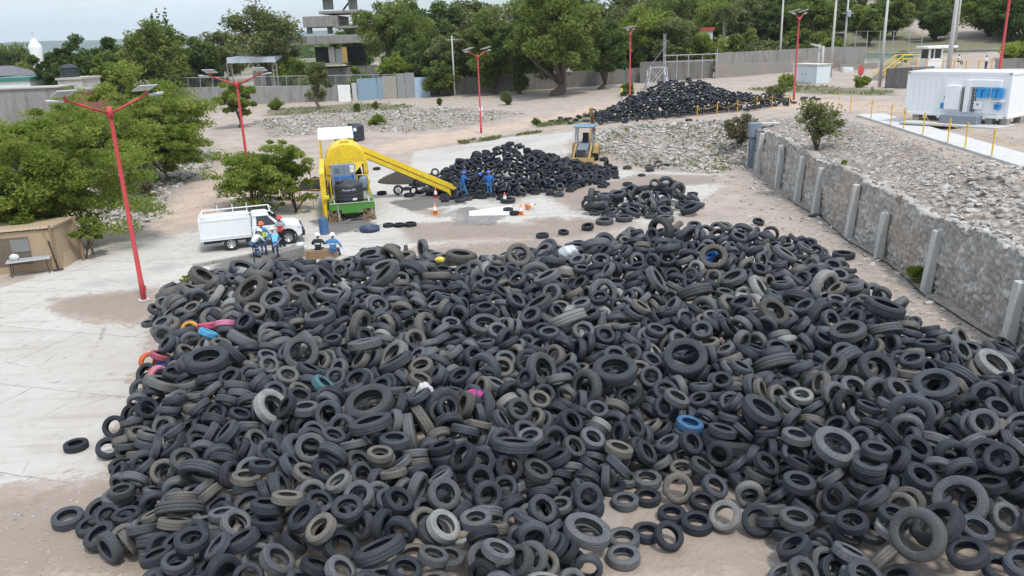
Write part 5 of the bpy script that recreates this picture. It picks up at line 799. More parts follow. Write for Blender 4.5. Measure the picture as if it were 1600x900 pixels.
# all the remaining heaped tyres: one object
rest = np.array([i for i in range(len(TP)) if i >= NPILE and i not in taken])
VV = []; FF = []; TN = []; off = 0
def qmat(q):
    w_, x, y, z = q.T
    return np.stack([np.stack([1-2*(y*y+z*z), 2*(x*y-z*w_), 2*(x*z+y*w_)], -1), np.stack([2*(x*y+z*w_), 1-2*(x*x+z*z), 2*(y*z-x*w_)], -1), np.stack([2*(x*z-y*w_), 2*(y*z+x*w_), 1-2*(x*x+y*y)], -1)], -2)
for s in range(5):
    for lod, n, sel in ((0, 30, (TW[rest] == 0) & (TZ[rest] < 21)), (1, 24, ((TW[rest] == 0) & (TZ[rest] >= 21)) | (TW[rest] == 2)), (2, 16, (TW[rest] == 1) | (TW[rest] == 3))):
        ids = rest[(TS[rest] == s) & sel]
        if not len(ids): continue
        V, F = tyre_mesh(*TSIZE[s], lod, n)
        P = np.einsum('kij,vj->kvi', qmat(TQ[ids]), V)+TP[ids][:, None]
        VV.append(P.reshape(-1, 3)); FF.append((F[None]+(np.arange(len(ids))*len(V))[:, None, None]+off).reshape(-1, 4)); TN.append(np.repeat(TT[ids]*.2+.05, len(F))); off += len(ids)*len(V)
mass = np_mesh('tyre_heap', np.concatenate(VV), np.concatenate(FF), RUB_ALL, smooth=True)
try: mass.data.set_sharp_from_angle(angle=R_(55))
except Exception: pass
fattr(mass.data, 'tone', np.concatenate(TN))
tag(mass, 'worn black tyres heaped by the thousand in four heaps across the yard', 'tyre heap', kind='stuff')

# loose tyres lying about: (px, py of the tyre's foot, size, tone, lean degrees, label)
GAP = 'tyres on the bare concrete gap'; YARD = 'loose tyres lying about the yard'; ROWG = 'tyres along the conveyor'
TOE = 'tyres at the left toe of the big heap'
LOOSE = [
 (136, 842, 1, 0, 10, 'black tyre between the farthest stray and the heap, front left', TOE),
 (152, 826, 2, 1, 30, 'charcoal tyre slanting at the heap toe, front left', TOE),
 (186, 850, 2, 0, 32, 'broad black tyre leaning at the heap toe, front left corner', TOE),
 (166, 722, 1, 0, 35, 'black tyre tilted at the slab edge, nearest the flat stray', TOE),
 (186, 742, 2, 1, 0, 'charcoal tyre lying flat at the heap toe on the slab', TOE),
 (176, 690, 1, 0, 60, 'black tyre standing at the slab edge of the left toe', TOE),
 (205, 672, 2, 0, 55, 'broad black tyre standing on the slab at the left toe', TOE),
 (205, 862, 1, 1, 0, "charcoal tyre flat on earth at the heap's front left", TOE),
 (160, 862, 0, 3, 0, 'small brown tyre flat on earth, front left', TOE),
 (222, 622, 1, 0, 50, 'black tyre standing beside the slab below the painted tyres', TOE),
 (113, 708, 1, 0, 0, 'stray black tyre lying flat alone on the pale slab at left', YARD), (230, 512, 0, 2, 0, 'small dusty tyre lying flat near the red lamp post foot', YARD), (99, 830, 2, 1, 8, 'dusty tyre lying farthest out on the bare earth, front left', YARD),
 (1014, 768, 2, 2, 4, 'grey tyre lying flat at the top of the concrete gap', GAP), (1014, 792, 1, 0, 0, 'black tyre below the grey one at the top of the gap', GAP), (979, 800, 1, 2, 0, 'bluish grey tyre lying flat at the gap\'s left edge', GAP), (956, 776, 1, 1, 5, 'dark tyre with a pale rim edge, left top of the gap', GAP),
 (1062, 792, 2, 3, 68, 'brown tyre standing upright in the middle of the gap', GAP), (1120, 787, 1, 1, 35, 'charcoal tyre propped at a slant right of the brown one', GAP), (1102, 806, 1, 0, 12, 'small black tyre behind the pale leaning tyre', GAP), (1053, 820, 1, 0, 0, 'black tyre lying flat in the centre of the gap', GAP),
 (1093, 838, 2, 0, 3, 'broad black tyre lying flat left of the pale leaning tyre', GAP), (1014, 850, 1, 0, 0, 'black tyre lying flat behind the slanting black one', GAP), (1048, 866, 1, 0, 38, 'black tyre slanting on another, lowest in the gap', GAP), (1137, 838, 2, 4, 42, 'pale grey tyre leaning up on the gap\'s right side', GAP),
 (1189, 845, 2, 0, 40, 'black tyre leaning at the gap\'s lower right', GAP), (1183, 800, 1, 2, 0, 'grey tyre lying flat at the gap\'s right edge', GAP), (977, 862, 2, 2, 0, 'grey tyre lying flat at the lower left of the gap', GAP), (977, 892, 2, 2, 0, 'grey tyre nearest the picture bottom, left of the gap', GAP), (1073, 745, 2, 2, 30, 'grey tyre slanting at the upper edge of the gap', GAP), (1116, 744, 1, 2, 0, 'grey tyre lying flat at the upper right of the gap', GAP), (1187, 778, 4, 1, 14, 'large blue-black truck tyre lying at the gap\'s upper right', GAP),
 (820, 402, 3, 1, 0, 'truck tyre lying flat on bare earth behind the big heap', YARD), (848, 373, 2, 0, 0, 'black tyre lying flat on earth behind the big heap', YARD), (881, 368, 0, 0, 10, 'smallest black tyre on the gravel behind the big heap', YARD), (919, 361, 2, 0, 15, 'black tyre holding a stone, behind the heap crest', YARD), (946, 352, 3, 2, 4, 'grey truck tyre lying at the front of the small heap', YARD), (1264, 386, 3, 1, 0, 'truck tyre lying flat on the dirt strip, farther of two', YARD), (1323, 407, 3, 0, 0, 'black truck tyre lying flat nearest the stone wall', YARD), (1187, 354, 1, 0, 20, 'small black tyre just behind the right heap crest', YARD), (1282, 414, 2, 1, 0, 'charcoal tyre lying flat at the heap\'s right edge', YARD), (1576, 556, 2, 1, 30, 'dusty tyre at the foot of the stone wall, far right', YARD),
 (794, 331, 1, 1, 0, 'tyre lying on the white sheet, farther of two', YARD), (804, 337, 1, 0, 0, 'black tyre at the corner of the white sheet, nearer of two', YARD), (606, 356, 1, 0, 0, 'leftmost of three tyres in a row on the slab', YARD), (623, 356, 1, 0, 0, 'middle of three tyres in a row on the slab', YARD), (641, 355, 2, 0, 0, 'rightmost of three tyres in a row on the slab', YARD), (588, 266, 1, 0, 0, 'lone black tyre beyond the yellow conveyor', YARD), (596, 305, 2, 0, 0, 'black tyre right of the green platform', YARD), (622, 306, 2, 0, 75, 'black tyre standing with a white paper arrow in it', YARD),
 (695, 309, 1, 0, 0, 'tyre left of the puddle, under the conveyor end', ROWG), (708, 312, 1, 0, 0, 'tyre just in front of the conveyor leg', ROWG), (719, 317, 2, 1, 0, 'nearest tyre in front of the conveyor end', ROWG), (731, 314, 1, 2, 0, 'grey-edged tyre before the walking worker', ROWG), (743, 311, 1, 0, 0, 'black tyre right of the walking worker\'s feet', ROWG), (783, 313, 1, 0, 0, 'black tyre beside the red and white cone', ROWG), (655, 303, 1, 0, 0, 'leftmost tyre beneath the conveyor', ROWG), (664, 301, 1, 0, 8, 'black tyre second from left beneath the conveyor', ROWG), (672, 306, 2, 0, 0, 'black tyre in front of others beneath the conveyor', ROWG), (682, 304, 1, 0, 5, 'black tyre right of the pile beneath the conveyor', ROWG), (645, 291, 1, 0, 0, 'black tyre by the brown rubber chips', ROWG),
 (944, 252, 2, 0, 5, 'black tyre right of the backhoe wheel', YARD), (951, 262, 2, 0, 0, 'black tyre nearer than the one by the backhoe', YARD), (981, 265, 2, 3, 0, 'dusty tyre at the foot of the rubble bank', YARD), (1015, 264, 2, 3, 10, 'brown tyre leftmost of three below the rubble bank', YARD), (1029, 263, 2, 3, 40, 'brown tyre tilted, middle of three below the rubble bank', YARD), (1042, 260, 1, 0, 0, 'black tyre rightmost of three below the rubble bank', YARD), (977, 193, 1, 0, 0, 'black tyre lying just below the far heap', YARD), (1077, 190, 1, 0, 0, 'black tyre before the yellow posts of the far heap', YARD)]
for k, (cx, cy) in enumerate([(862, 191), (876, 187), (885, 191), (892, 194), (900, 190), (905, 186), (915, 190), (918, 183), (929, 188), (890, 187), (873, 192)]):
    LOOSE.append((cx, cy, 1, 0, (0, 10, 25)[k % 3], 'black tyre in the scatter on green ground left of the far heap', 'tyres scattered left of the far heap'))
lr = random.Random(4)
LOOSE_POS = {}
for (px, py, s, t, lean, lab, grp) in LOOSE:
    p = gp(px, py); R, w_ = TSIZE[s]; a = R_(lean)
    o = tyre_obj(s, t)
    z = gs(p[0], p[1])+(R*math.sin(a)+w_/2*math.cos(a))*.985
    yaw = lr.uniform(-.9, .9) if lean < 50 else lr.uniform(-.3, .3)
    o.rotation_mode = 'XYZ'; o.rotation_euler = (a, lr.uniform(-.03, .03), yaw); o.location = (p[0], p[1]+R*.75, z)
    LOOSE_POS[(px, py)] = o
    tag(o, lab, 'tyre', grp)

# ------------------------------------------------------------------ stone retaining wall with concrete posts
def cellular(u, v, cell, seed):
    r = np.random.default_rng(seed); nu = int(u.max()/cell)+3; nv = int(v.max()/cell)+3
    ju = r.random((nu, nv)); jv = r.random((nu, nv)); hh = r.random((nu, nv))
    iu = np.floor(u/cell).astype(int); iv = np.floor(v/cell).astype(int)
    f1 = np.full(u.shape, 9.0); f2 = np.full(u.shape, 9.0); idh = np.zeros(u.shape)
    for a in (-1, 0, 1):
        for b in (-1, 0, 1):
            cu = np.clip(iu+a, 0, nu-1); cv = np.clip(iv+b, 0, nv-1)
            d = np.hypot(u/cell-(iu+a+.1+.8*ju[cu, cv]), v/cell-(iv+b+.1+.8*jv[cu, cv]))
            nw = d < f1; f2 = np.where(nw, f1, np.minimum(f2, d)); idh = np.where(nw, hh[cu, cv], idh); f1 = np.where(nw, d, f1)
    return f1, f2, idh
def stone_mat(name, a, b_, mortar):
    m, nt, b = newmat(name); at_ = N(nt, 'ShaderNodeAttribute', attribute_name='stone'); jo = N(nt, 'ShaderNodeAttribute', attribute_name='joint'); co = coords(nt)
    n1 = noise(nt, co, .5, 5, .65); n2 = noise(nt, co, 9, 5, .7)
    c = mixc(nt, at_.outputs['Fac'], a, b_)
    c = mixc(nt, mapr(nt, n2, .35, .7, 0, .6), c, tuple(x*.5 for x in a))
    c = mixc(nt, jo.outputs['Fac'], c, mortar)
    c = mixc(nt, mapr(nt, n1, .50, .68, 0, .5), c, (.27, .265, .26)); n3 = noise(nt, co, .33, 3, .5)
    c = mixc(nt, mapr(nt, n3, .52, .64, 0, .45), c, (.42, .31, .24))
    nt.links.new(c, b.inputs['Base Color']); b.inputs['Roughness'].default_value = .95; b.inputs['Specular IOR Level'].default_value = .2
    bp = N(nt, 'ShaderNodeBump'); bp.inputs['Strength'].default_value = .6; bp.inputs['Distance'].default_value = .03
    nt.links.new(n2, bp.inputs['Height']); nt.links.new(bp.outputs[0], b.inputs['Normal']); return m
STONE = stone_mat('rubble_masonry', (.33, .30, .26), (.72, .68, .62), (.23, .20, .17))
ys = np.arange(6, 60.6, .075); vs_ = np.linspace(-.15, 1, 42)
YY, TTv = np.meshgrid(ys, vs_, indexing='ij')
topz = height(wall_x(ys)+.9, ys)+.02+.16*fbm(ys*.8, ys*0+3)-.1
topz = np.minimum(topz, 3.35)+.30*(fbm(ys*1.9, ys*0+7, 5)-.5)+.10*(fbm(ys*6, ys*0+2, 3)-.5)
ZZ = TTv*topz[:, None]
f1, f2, idh = cellular(YY+ZZ*.15, ZZ+1, .27, 4); f1b, f2b, idb = cellular(YY+40, ZZ+1, .55, 8)
gap_ = np.clip((f2-f1)*3.2, 0, 1); bulge = gap_*.045+idh*.08*gap_+(fbm(YY*5, ZZ*5, 3)-.45)*.07+(idb*.08)*np.clip((f2b-f1b)*4, 0, 1)+fbm(YY*.7, ZZ*.7)*.3-.15
XX = wall_x(YY)-bulge+.02+.10*np.clip(TTv, 0, 1)
nY, nV = YY.shape
P = np.stack([XX, YY, ZZ], -1).reshape(-1, 3)
ix = np.arange(nY*nV).reshape(nY, nV)
Fw = np.stack([ix[:-1, :-1], ix[:-1, 1:], ix[1:, 1:], ix[1:, :-1]], -1).reshape(-1, 4)
back = np.stack([wall_x(ys)+.8, ys, topz-.12], -1); k0 = len(P)
P = np.concatenate([P, back]); bi = np.arange(nY)+k0
Fw = np.concatenate([Fw, np.stack([ix[:-1, -1], bi[:-1], bi[1:], ix[1:, -1]], -1)])
endc = len(P)
wallt = thing('retaining_wall', 'long rubble stone retaining wall with pale concrete posts at right', 'wall', (0, 0, 0))
wo = np_mesh('stone_face', P, Fw, STONE, smooth=True, parent=wallt)
fattr(wo.data, 'stone', np.concatenate([(idh*.65+idb*.35).ravel(), np.full(nY, .6)]), 'POINT'); fattr(wo.data, 'joint', np.concatenate([((1-gap_)**3*.9).ravel(), np.zeros(nY)]), 'POINT')
m = MB(); m.box((wall_x(60.6)+.3, 60.7, 1.5), (.9, .25, 3.2)); m.build('end_face', STONE, wallt, bevel=.05)
for (py_, ytop) in ((58.0, 2.95), (52.5, 2.85), (48.0, 2.75), (44.4, 2.65), (38.9, 2.7), (35.0, 2.15), (30.1, 2.5), (24.1, 2.3)):
    x = float(wall_x(py_)); m = MB(); lx = .06*lr.uniform(-1, 1)
    s_ = .17
    m.hexa([(x-.34+a*s_, py_+b*s_, -.1) for a, b in ((-1, -1), (1, -1), (1, 1), (-1, 1))]+[(x-.16+lx+a*s_*.92, py_+b*s_*.92+lx*.5, ytop) for a, b in ((-1, -1), (1, -1), (1, 1), (-1, 1))])
    m.build('concrete_post', CONC_PALE, wallt, bevel=.03)
m = MB(); x30 = float(wall_x(30.1)); m.tube([(x30-.15, 30.1, 2.48), (x30+.1, 30.0, 2.56), (x30+1.2, 29.7, 3.02)], .075, 8); m.build('broken_beam', CONC_PALE, wallt, smooth=True)
m = MB(); pts = [(float(wall_x(y))-.5-.15*math.sin(y*.7), y, gs(float(wall_x(y))-.5, y)+.06+.03*math.sin(y*2.1)) for y in np.arange(22, 50, .8)]
m.tube(pts, .03, 6); tag(m.build('hose', BLACKP, smooth=True), 'thin black hose running along the foot of the stone wall', 'hose')
# steel channel at the wall's far end
e = gp(1174, 262); t = thing('steel_gate_post', 'grey steel box post with a pale beam at the wall end', 'post', (e[0], e[1], 0))
hh = at(1178, 192, e[1])[2]; BLUEGREY = paint('blue_grey_steel', (.20, .25, .30), .45, metal=.2, dirt=.2)
m = MB(); m.box((0, 0, (hh-1.1)/2), (.42, .42, hh-1.1)); m.build('column', BLUEGREY, t, bevel=.02)
m = MB(); m.box((.1, 0, hh-.52), (.85, .7, 1.06)); m.build('head_box', BLUEGREY, t, bevel=.03)
m = MB(); m.box((1.25, .1, hh-.1), (1.45, .55, .16)); m.build('beam', CONC_PALE, t, bevel=.02)
m = MB(); m.box((-.3, .1, 1.1), (.12, .14, 2.2)); m.build('side_post', CONC_PALE, t, bevel=.02)

# ------------------------------------------------------------------ scattered stones
def rock_shapes(n, seed):
    out = []
    r = np.random.default_rng(seed)
    bm = bmesh.new(); bmesh.ops.create_icosphere(bm, subdivisions=2, radius=1.0); V = np.array([v.co for v in bm.verts]); F = np.array([[v.index for v in f.verts] for f in bm.faces]); bm.free()
    for i in range(n):
        W = V.copy()
        for k in range(9):                      # chop with planes for angular stones
            d = r.normal(size=3); d /= np.linalg.norm(d); h = r.uniform(.45, .85); s = W@d; W = np.where((s > h)[:, None], W-(s-h)[:, None]*d, W)
        W *= r.uniform([.8, .6, .4], [1.2, 1.0, .75]); out.append(W)
    return out, F
ROCKS, RF = rock_shapes(14, 3)
def rubble_stuff(name, label, pts, sizes, mat, seed):
    r = np.random.default_rng(seed); VV = []; T = []
    for p, s in zip(pts, sizes):
        W = ROCKS[r.integers(len(ROCKS))]; a = r.uniform(0, 6.28); c, sn = math.cos(a), math.sin(a)
        tilt = r.normal(0, .35); W2 = np.stack([W[:, 0]*c-W[:, 1]*sn, W[:, 0]*sn+W[:, 1]*c, W[:, 2]+W[:, 0]*tilt*.5], -1)*s
        VV.append(W2+np.asarray(p)+[0, 0, s*.18]); T.append(r.random())
    k = len(VV); nv = len(ROCKS[0])
    F = (RF[None]+(np.arange(k)*nv)[:, None, None]).reshape(-1, 3)
    o = np_mesh(name, np.concatenate(VV), F, mat); fattr(o.data, 'tint', np.repeat(T, len(RF)))
    return tag(o, label, 'rubble', kind='stuff')
def rock_mat(name, a, b_):
    m, nt, b = newmat(name); at_ = N(nt, 'ShaderNodeAttribute', attribute_name='tint'); co = coords(nt)
    c = mixc(nt, at_.outputs['Fac'], a, b_); c = mixc(nt, mapr(nt, noise(nt, co, 6, 6, .7), .4, .75, 0, .55), c, (.25, .21, .175))
    nt.links.new(c, b.inputs['Base Color']); b.inputs['Roughness'].default_value = .95; b.inputs['Specular IOR Level'].default_value = .2; return m
ROCKM = rock_mat('limestone_rubble', (.28, .255, .23), (.54, .51, .475))
rr_ = np.random.default_rng(8); pts = []; szs = []
n_ = 5200; y = 10+50*rr_.random(n_)**.9; dx = .3+4.4*rr_.random(n_)**1.25
for yy, d_ in zip(y, dx):
    x = float(wall_x(yy))+d_; s = .05+.10*rr_.random()**2
    s *= .72
    if yy < 36 and d_ > 1.0 and rr_.random() < .42: s = .07+.20*rr_.random()**2.4
    if d_ < 1.2 and rr_.random() < .5: d_ = .05+d_*.5; x = float(wall_x(yy))+d_; s = .06+.12*rr_.random()**2
    pts.append((x, yy, gs(x, yy))); szs.append(s)
for yy in np.arange(12, 60, .05):                # soil and stones spilling over the wall's top edge
    if fbm(np.array(yy*.5), np.array(9.)) < .47: continue
    d_ = -.05+.75*rr_.random(); x = float(wall_x(yy))+d_; s = .05+.13*rr_.random()**2; k_ = min(max(int(round((yy-6)/.075)), 0), len(topz)-1); pts.append((x, yy, float(topz[k_])-.03-.05*rr_.random()+max(0, d_-.3)*.15)); szs.append(s)
n_ = 1500
for yy, d_ in zip(12+48*rr_.random(n_), .1+3.6*rr_.random(n_)**2):
    x = float(wall_x(yy))-.35-d_; pts.append((x, yy, gs(x, yy))); szs.append(.03+.10*rr_.random()**3+(.12 if rr_.random() < .03 else 0))
rubble_stuff('rubble', 'loose pale stones along the top and foot of the stone wall', pts, szs, ROCKM, 1)
pts = []; szs = []
def scatter(poly, n, s0, s1, pw=2.5):
    P = np.array(poly); a0, a1 = P.min(0), P.max(0); k = 0
    while k < n:
        q = a0+(a1-a0)*rr_.random(2)
        if not in_poly(np.array(q[0]), np.array(q[1]), poly): continue
        if fbm(np.array(q[0]*.35), np.array(q[1]*.35)) < .40 and rr_.random() < .8: continue
        pts.append((q[0], q[1], gs(q[0], q[1]))); szs.append(s0+(s1-s0)*rr_.random()**pw); k += 1
scatter(RUBBLE[0], 1500, .04, .30); scatter(RUBBLE[1], 2200, .05, .30); scatter(RUBBLE[2], 3300, .04, .26, 3)
scatter(Z_([(150, 395), (200, 330), (300, 250), (420, 210), (480, 300), (330, 340)]), 260, .03, .10)
scatter(Z_([(-30, 780), (150, 765), (235, 830), (225, 900), (-30, 910)]), 160, .015, .05); scatter(Z_([(600, 395), (760, 375), (880, 352), (1100, 290), (1180, 300), (1260, 390), (1180, 350), (900, 400)]), 420, .02, .08)
scatter(Z_([(1240, 160), (1330, 160), (1500, 220), (1600, 240), (1600, 210), (1420, 150)]), 260, .02, .1)
rubble_stuff('rubble', 'loose pale stones strewn over the banks and bare earth', pts, szs, ROCKM, 2)

# ------------------------------------------------------------------ concrete footpath with yellow posts and chain
PA = [gp(1345, 186), gp(1400, 203), gp(1470, 226), gp(1545, 250), gp(1620, 275)]
fd = np.array(PA[-1][:2])-np.array(PA[0][:2]); fd /= np.linalg.norm(fd); fn = np.array([-fd[1], fd[0]]); 
if fn[0] < 0: fn = -fn
a0 = np.array(PA[0][:2])-fd*1.0; a1 = np.array(PA[-1][:2])+fd*16; wdt = 1.75
L_ = np.linalg.norm(a1-a0); m = MB(); nseg = 12
for k in range(nseg):
    p0 = a0+fd*(L_*k/nseg+.012); p1 = a0+fd*(L_*(k+1)/nseg-.012)
    q = [p0, p0+fn*wdt, p1+fn*wdt, p1]; zz = [gs(*(c_)) for c_ in q]; zt = max(zz[0], zz[3])
    zf = lambda i: max(gs(*q[i]), gs(*(q[i]+fn*.0)))+.06
    m.hexa([(*q[i], gs(*q[i])-.35) for i in range(4)]+[(*q[i], 4.20+.09+(0 if i in (0, 3) else .03)) for i in range(4)])
PATHM = concrete('path_concrete', (.55, .54, .52), stain=(.40, .38, .35), amt=.4, streak=False)
tag(m.build('path', PATHM, bevel=.01), kind='structure')
CHAIN_PAINT_ = paint('chain_yellow', (.70, .42, .02), .5, dirt=.2)
POSTS = [(1089, 186), (1120, 182), (1152, 176), (1182, 171), (1206, 168), (1233, 168), (1310, 166), (1337, 180), (1358, 189), (1381, 197), (1405, 206), (1434, 216), (1466, 226), (1502, 238), (1543, 251), (1590, 266)]
pl = []
for i, (px, py) in enumerate(POSTS):
    p = gp(px, py)
    if i >= 7:
        p = np.array([*(a0+fd*(np.dot(np.array(p[:2])-a0, fd))+fn*.08), 4.29])
    pl.append(p)
for i, p in enumerate(pl):
    where_at = 'beside the pale footpath' if i >= 7 else ('on the dirt before the far tyre heap' if i < 4 else 'by the large bush above the stone wall')
    hgt = 1.15
    nb = ['leftmost', 'second', 'third', 'rightmost', 'left', 'middle', 'right', 'farthest', 'second farthest', 'third farthest', 'fourth farthest', 'fifth farthest', 'fifth nearest', 'third nearest', 'second nearest', 'nearest'][i]
    t = thing('chain_post', f'thin yellow chain post, {nb} of those {where_at}', 'post', p, 0, 'yellow chain posts')
    m = MB(); m.tube([(0, 0, -.1), (0, 0, hgt)], .035, 8); m.build('shaft', CHAIN_PAINT_, t, smooth=False)
    m = MB(); m.lathe([(.0, hgt), (.055, hgt), (.055, hgt+.05), (0, hgt+.06)], 8); m.build('cap', CHAIN_PAINT_, t)
    if i >= 7:
        m = MB(); m.box((0, 0, .012), (.22, .22, .02)); m.build('foot_plate', PATHM, t)
for grp_, lab in (((0, 1, 2, 3, 4, 5, 6), 'sagging yellow chain strung before the far tyre heap'), ((7, 8, 9, 10, 11, 12, 13, 14, 15), 'sagging yellow chain strung along the pale footpath')):
    m = MB()
    for a, b in zip(grp_[:-1], grp_[1:]):
        A, B = pl[a]+np.array([0, 0, 1.08]), pl[b]+np.array([0, 0, 1.08])
        m.tube([A+(B-A)*u-np.array([0, 0, .5*(1-(2*u-1)**2)*min(1, np.linalg.norm(B-A)/4)]) for u in np.linspace(0, 1, 9)], .012, 5)
    tag(m.build('chain', CHAIN_PAINT_), lab, 'chain')

# ------------------------------------------------------------------ white equipment container
cl_, cr_ = at(1412, 178, 50.2), at(1573, 187, 45.4)
cb = 4.82; fdv = np.array(cr_[:2])-np.array(cl_[:2]); CL = float(np.linalg.norm(fdv)); ang = math.atan2(fdv[1], fdv[0])
t = thing('container', 'white steel equipment container on blocks with blue breaker boxes', 'container', (cl_[0], cl_[1], cb), ang)
CH, CD = 2.55, 2.44
WC = paint('container_white', (.80, .81, .81), .45, dirt=.10, var=.02)
m = MB(); n = 70; pr = []
for k in range(n+1):
    x = .12+(CL-.24)*k/n; pr.append((x, .024 if (k % 4) in (0, 3) else .014))
m.box((CL/2, CD/2+.02, CH/2), (CL-.1, CD-.1, CH-.12)); body = m.build('body', WC, t)
m = MB(); m.prism(pr+[(CL-.12, .2), (.12, .2)], .13, CH-.13, 'z'); m.build('corrugated_side', WC, t)
m = MB()
for z in (.08, CH-.08): m.box((CL/2, .06, z), (CL, .14, .16)); m.box((CL/2, CD-.06, z), (CL, .14, .16))
for x in (.07, CL-.07): m.box((x, .062, CH/2), (.14, .135, CH-.32)); m.box((x, CD-.062, CH/2), (.14, .135, CH-.32)); m.box((x, CD/2, .08), (.135, CD-.26, .155)); m.box((x, CD/2, CH-.08), (.135, CD-.26, .155))
m.build('frame', WC, t, bevel=.012)
m = MB(); 
for k in range(24): m.box((.28+k*(CL-.56)/23, CD/2, CH+.012), (.12, CD-.2, .03))
m.build('roof_ribs', WC, t)
for x in (.1, CL-.1):
    for z in (.08, CH-.08):
        m = MB(); m.box((x, -.012, z), (.17, .05, .13)); m.lathe([(0, 0), (.032, 0), (.032, .012), (0, .012)], 10, (x, -.036, z), (R_(90), 0, 0)); m.build('corner_casting', STEEL, t)
def panel(name, x0, x1, z0, z1, mat, dep=.06, y=-.0, par=None, bev=.012):
    m = MB(); m.box(((x0+x1)/2, y-dep/2, (z0+z1)/2), (x1-x0, dep, z1-z0)); return m.build(name, mat, par or t, bevel=bev)
sx = CL/5.9
panel('wall_panel', 2.2*sx, 5.45*sx, .25, 2.15, WC, .04); panel('cabinet_door', 2.45*sx, 3.25*sx, .42, 1.78, WC, .18, -.04)
panel('top_cover', 3.55*sx, 5.4*sx, 1.72, 2.12, WC, .1, -.04); panel('conduit_duct', 3.52*sx, 3.78*sx, .3, 2.1, WC, .13, -.04)
gx = MB()
for x in (3.36, 3.44, 3.92, 4.0, 4.12): gx.tube([(x*sx, -.1, .3), (x*sx, -.1, 1.7)], .022, 6)
for k in range(7): gx.box((4.02*sx, -.1, .45+k*.18), (.26, .03, .03))
gx.build('conduit_pipes', DARK, t)
for (x0, x1, z0, z1) in ((4.18, 4.46, 1.15, 1.68), (4.52, 4.84, 1.15, 1.68), (5.0, 5.24, 1.15, 1.70), (5.28, 5.6, 1.15, 1.70), (2.26, 2.44, .45, .78), (5.22, 5.36, .52, .84), (5.38, 5.54, .52, .84)):
    o = panel('breaker_box', x0*sx, x1*sx, z0, z1, paint('breaker_blue', (.03, .28, .62), .4, dirt=.05), .2, -.045)
    m = MB(); m.box(((x0+.07)*sx, -.262, z1-.12), (.06, .03, .06)); m.build('switch', BLACKP, o)
panel('meter_box', 4.1*sx, 4.55*sx, .5, .95, WC, .14, -.045); panel('cable_tray', 4.9*sx, 5.7*sx, .95, 1.02, WC, .16, -.045)
panel('outlet', 4.28*sx, 4.36*sx, .72, .82, DARK, .02, -.19); panel('outlet', 2.34*sx, 2.44*sx, .98, 1.15, DARK, .03, -.045)
panel('entry_step', 2.55*sx, 4.6*sx, -.38, .14, paint('step_grey', (.22, .25, .29), .5, dirt=.2), .7, -.02)
for x in (.7, 2.3, 4.9, 5.7):
    m = MB(); m.box((x*sx, .35, -.22), (.4, .5, .42)); m.box((x*sx, CD-.35, -.22), (.4, .5, .42)); m.build('concrete_block', CONC, t, bevel=.02)
m = MB(); m.box((CL*.55, -.2, -.40), (CL*.95, 2.2, .12)); m.build('concrete_pad', CONC_PALE, t, bevel=.02)
# ------------------------------------------------------------------ red lamp posts
def lamp():
    t = thing('street_lamp', 'red', 'street lamp')
    m = MB(); m.box((0, 0, .03), (.42, .42, .06)); m.build('base_plate', CONC_PALE, t, bevel=.01)
    m = MB(); m.tube([(0, 0, .05), (0, 0, .9), (0, 0, .92), (0, 0, 7.9), (0, 0, 8.1)], [.115, .11, .1, .075, .07], 12); m.tube([(0, 0, 7.72), (0, 0, 8.18)], .11, 12); m.build('pole', RED, t, smooth=True)
    m = MB(); m.box((.12, 0, .55), (.06, .14, .22)); m.build('hand_hole_cover', RED, t, bevel=.01)
    for s in (-1, 1):
        m = MB(); m.tube([(s*.06, 0, 7.92), (s*1.45, 0, 8.5), (s*1.62, 0, 8.53)], [.055, .045, .045], 8); a = m.build('arm', RED, t, smooth=True)
        m = MB(); m.box((s*1.93, 0, 8.54), (.62, .26, .09), (0, -s*R_(6), 0)); h = m.build('lamp_head', paint('lamp_grey', (.5, .52, .53), .4, metal=.3, dirt=.2), t, bevel=.025)
        m = MB(); m.box((s*1.95, 0, 8.488), (.46, .2, .012), (0, -s*R_(6), 0)); m.build('lens', paint('lamp_lens', (.75, .76, .72), .25, dirt=.1), h)
        m = MB(); m.tube([(s*1.55, 0, 8.5), (s*1.55, 0, 8.74)], .03, 6); m.build('bracket', RED, t)
        m = MB(); m.box((s*1.55, .06, 8.8), (.72, .98, .035), (R_(-14), 0, 0)); p_ = m.build('solar_panel', paint('panel_frame', (.58, .62, .66), .35, metal=.2, dirt=.1), t, bevel=.008)
        m = MB(); m.box((s*1.55, .055, 8.822), (.66, .92, .006), (R_(-14), 0, 0)); m.build('cell_sheet', paint('solar_cells', (.30, .36, .44), .15, dirt=.15, spec=.8), p_)
    return t
LAMPS = [((225.5, 470), 45, 'tall red lamp post at the left edge of the big tyre heap'), ((396, 326), 3, 'red lamp post rising through the tree behind the white pickup'), ((752, 209), 55, 'red lamp post beside the orange dirt road, alone in the middle'), ((984, 166), 72, 'red lamp post behind the left end of the far tyre heap'), ((1240, 157), 55, 'red lamp post standing before the white utility cabinet'), (None, 30, 'red lamp post rising out of the frame behind the white container')]
LP0 = lamp()
for i, (px, yaw, lab) in enumerate(LAMPS):
    o = LP0 if i == 0 else copy_tree(LP0)
    p = gp(*px) if px else onground(1554, 59)
    o.location = [float(a) for a in p]; o.rotation_euler = (0, 0, R_(yaw)); tag(o, lab, 'street lamp', 'red street lamps')
    if i == 2:
        m = MB(); m.box((.12, -.02, 2.6), (.55, .05, .4)); m.build('sign_plate', WHITE, o)
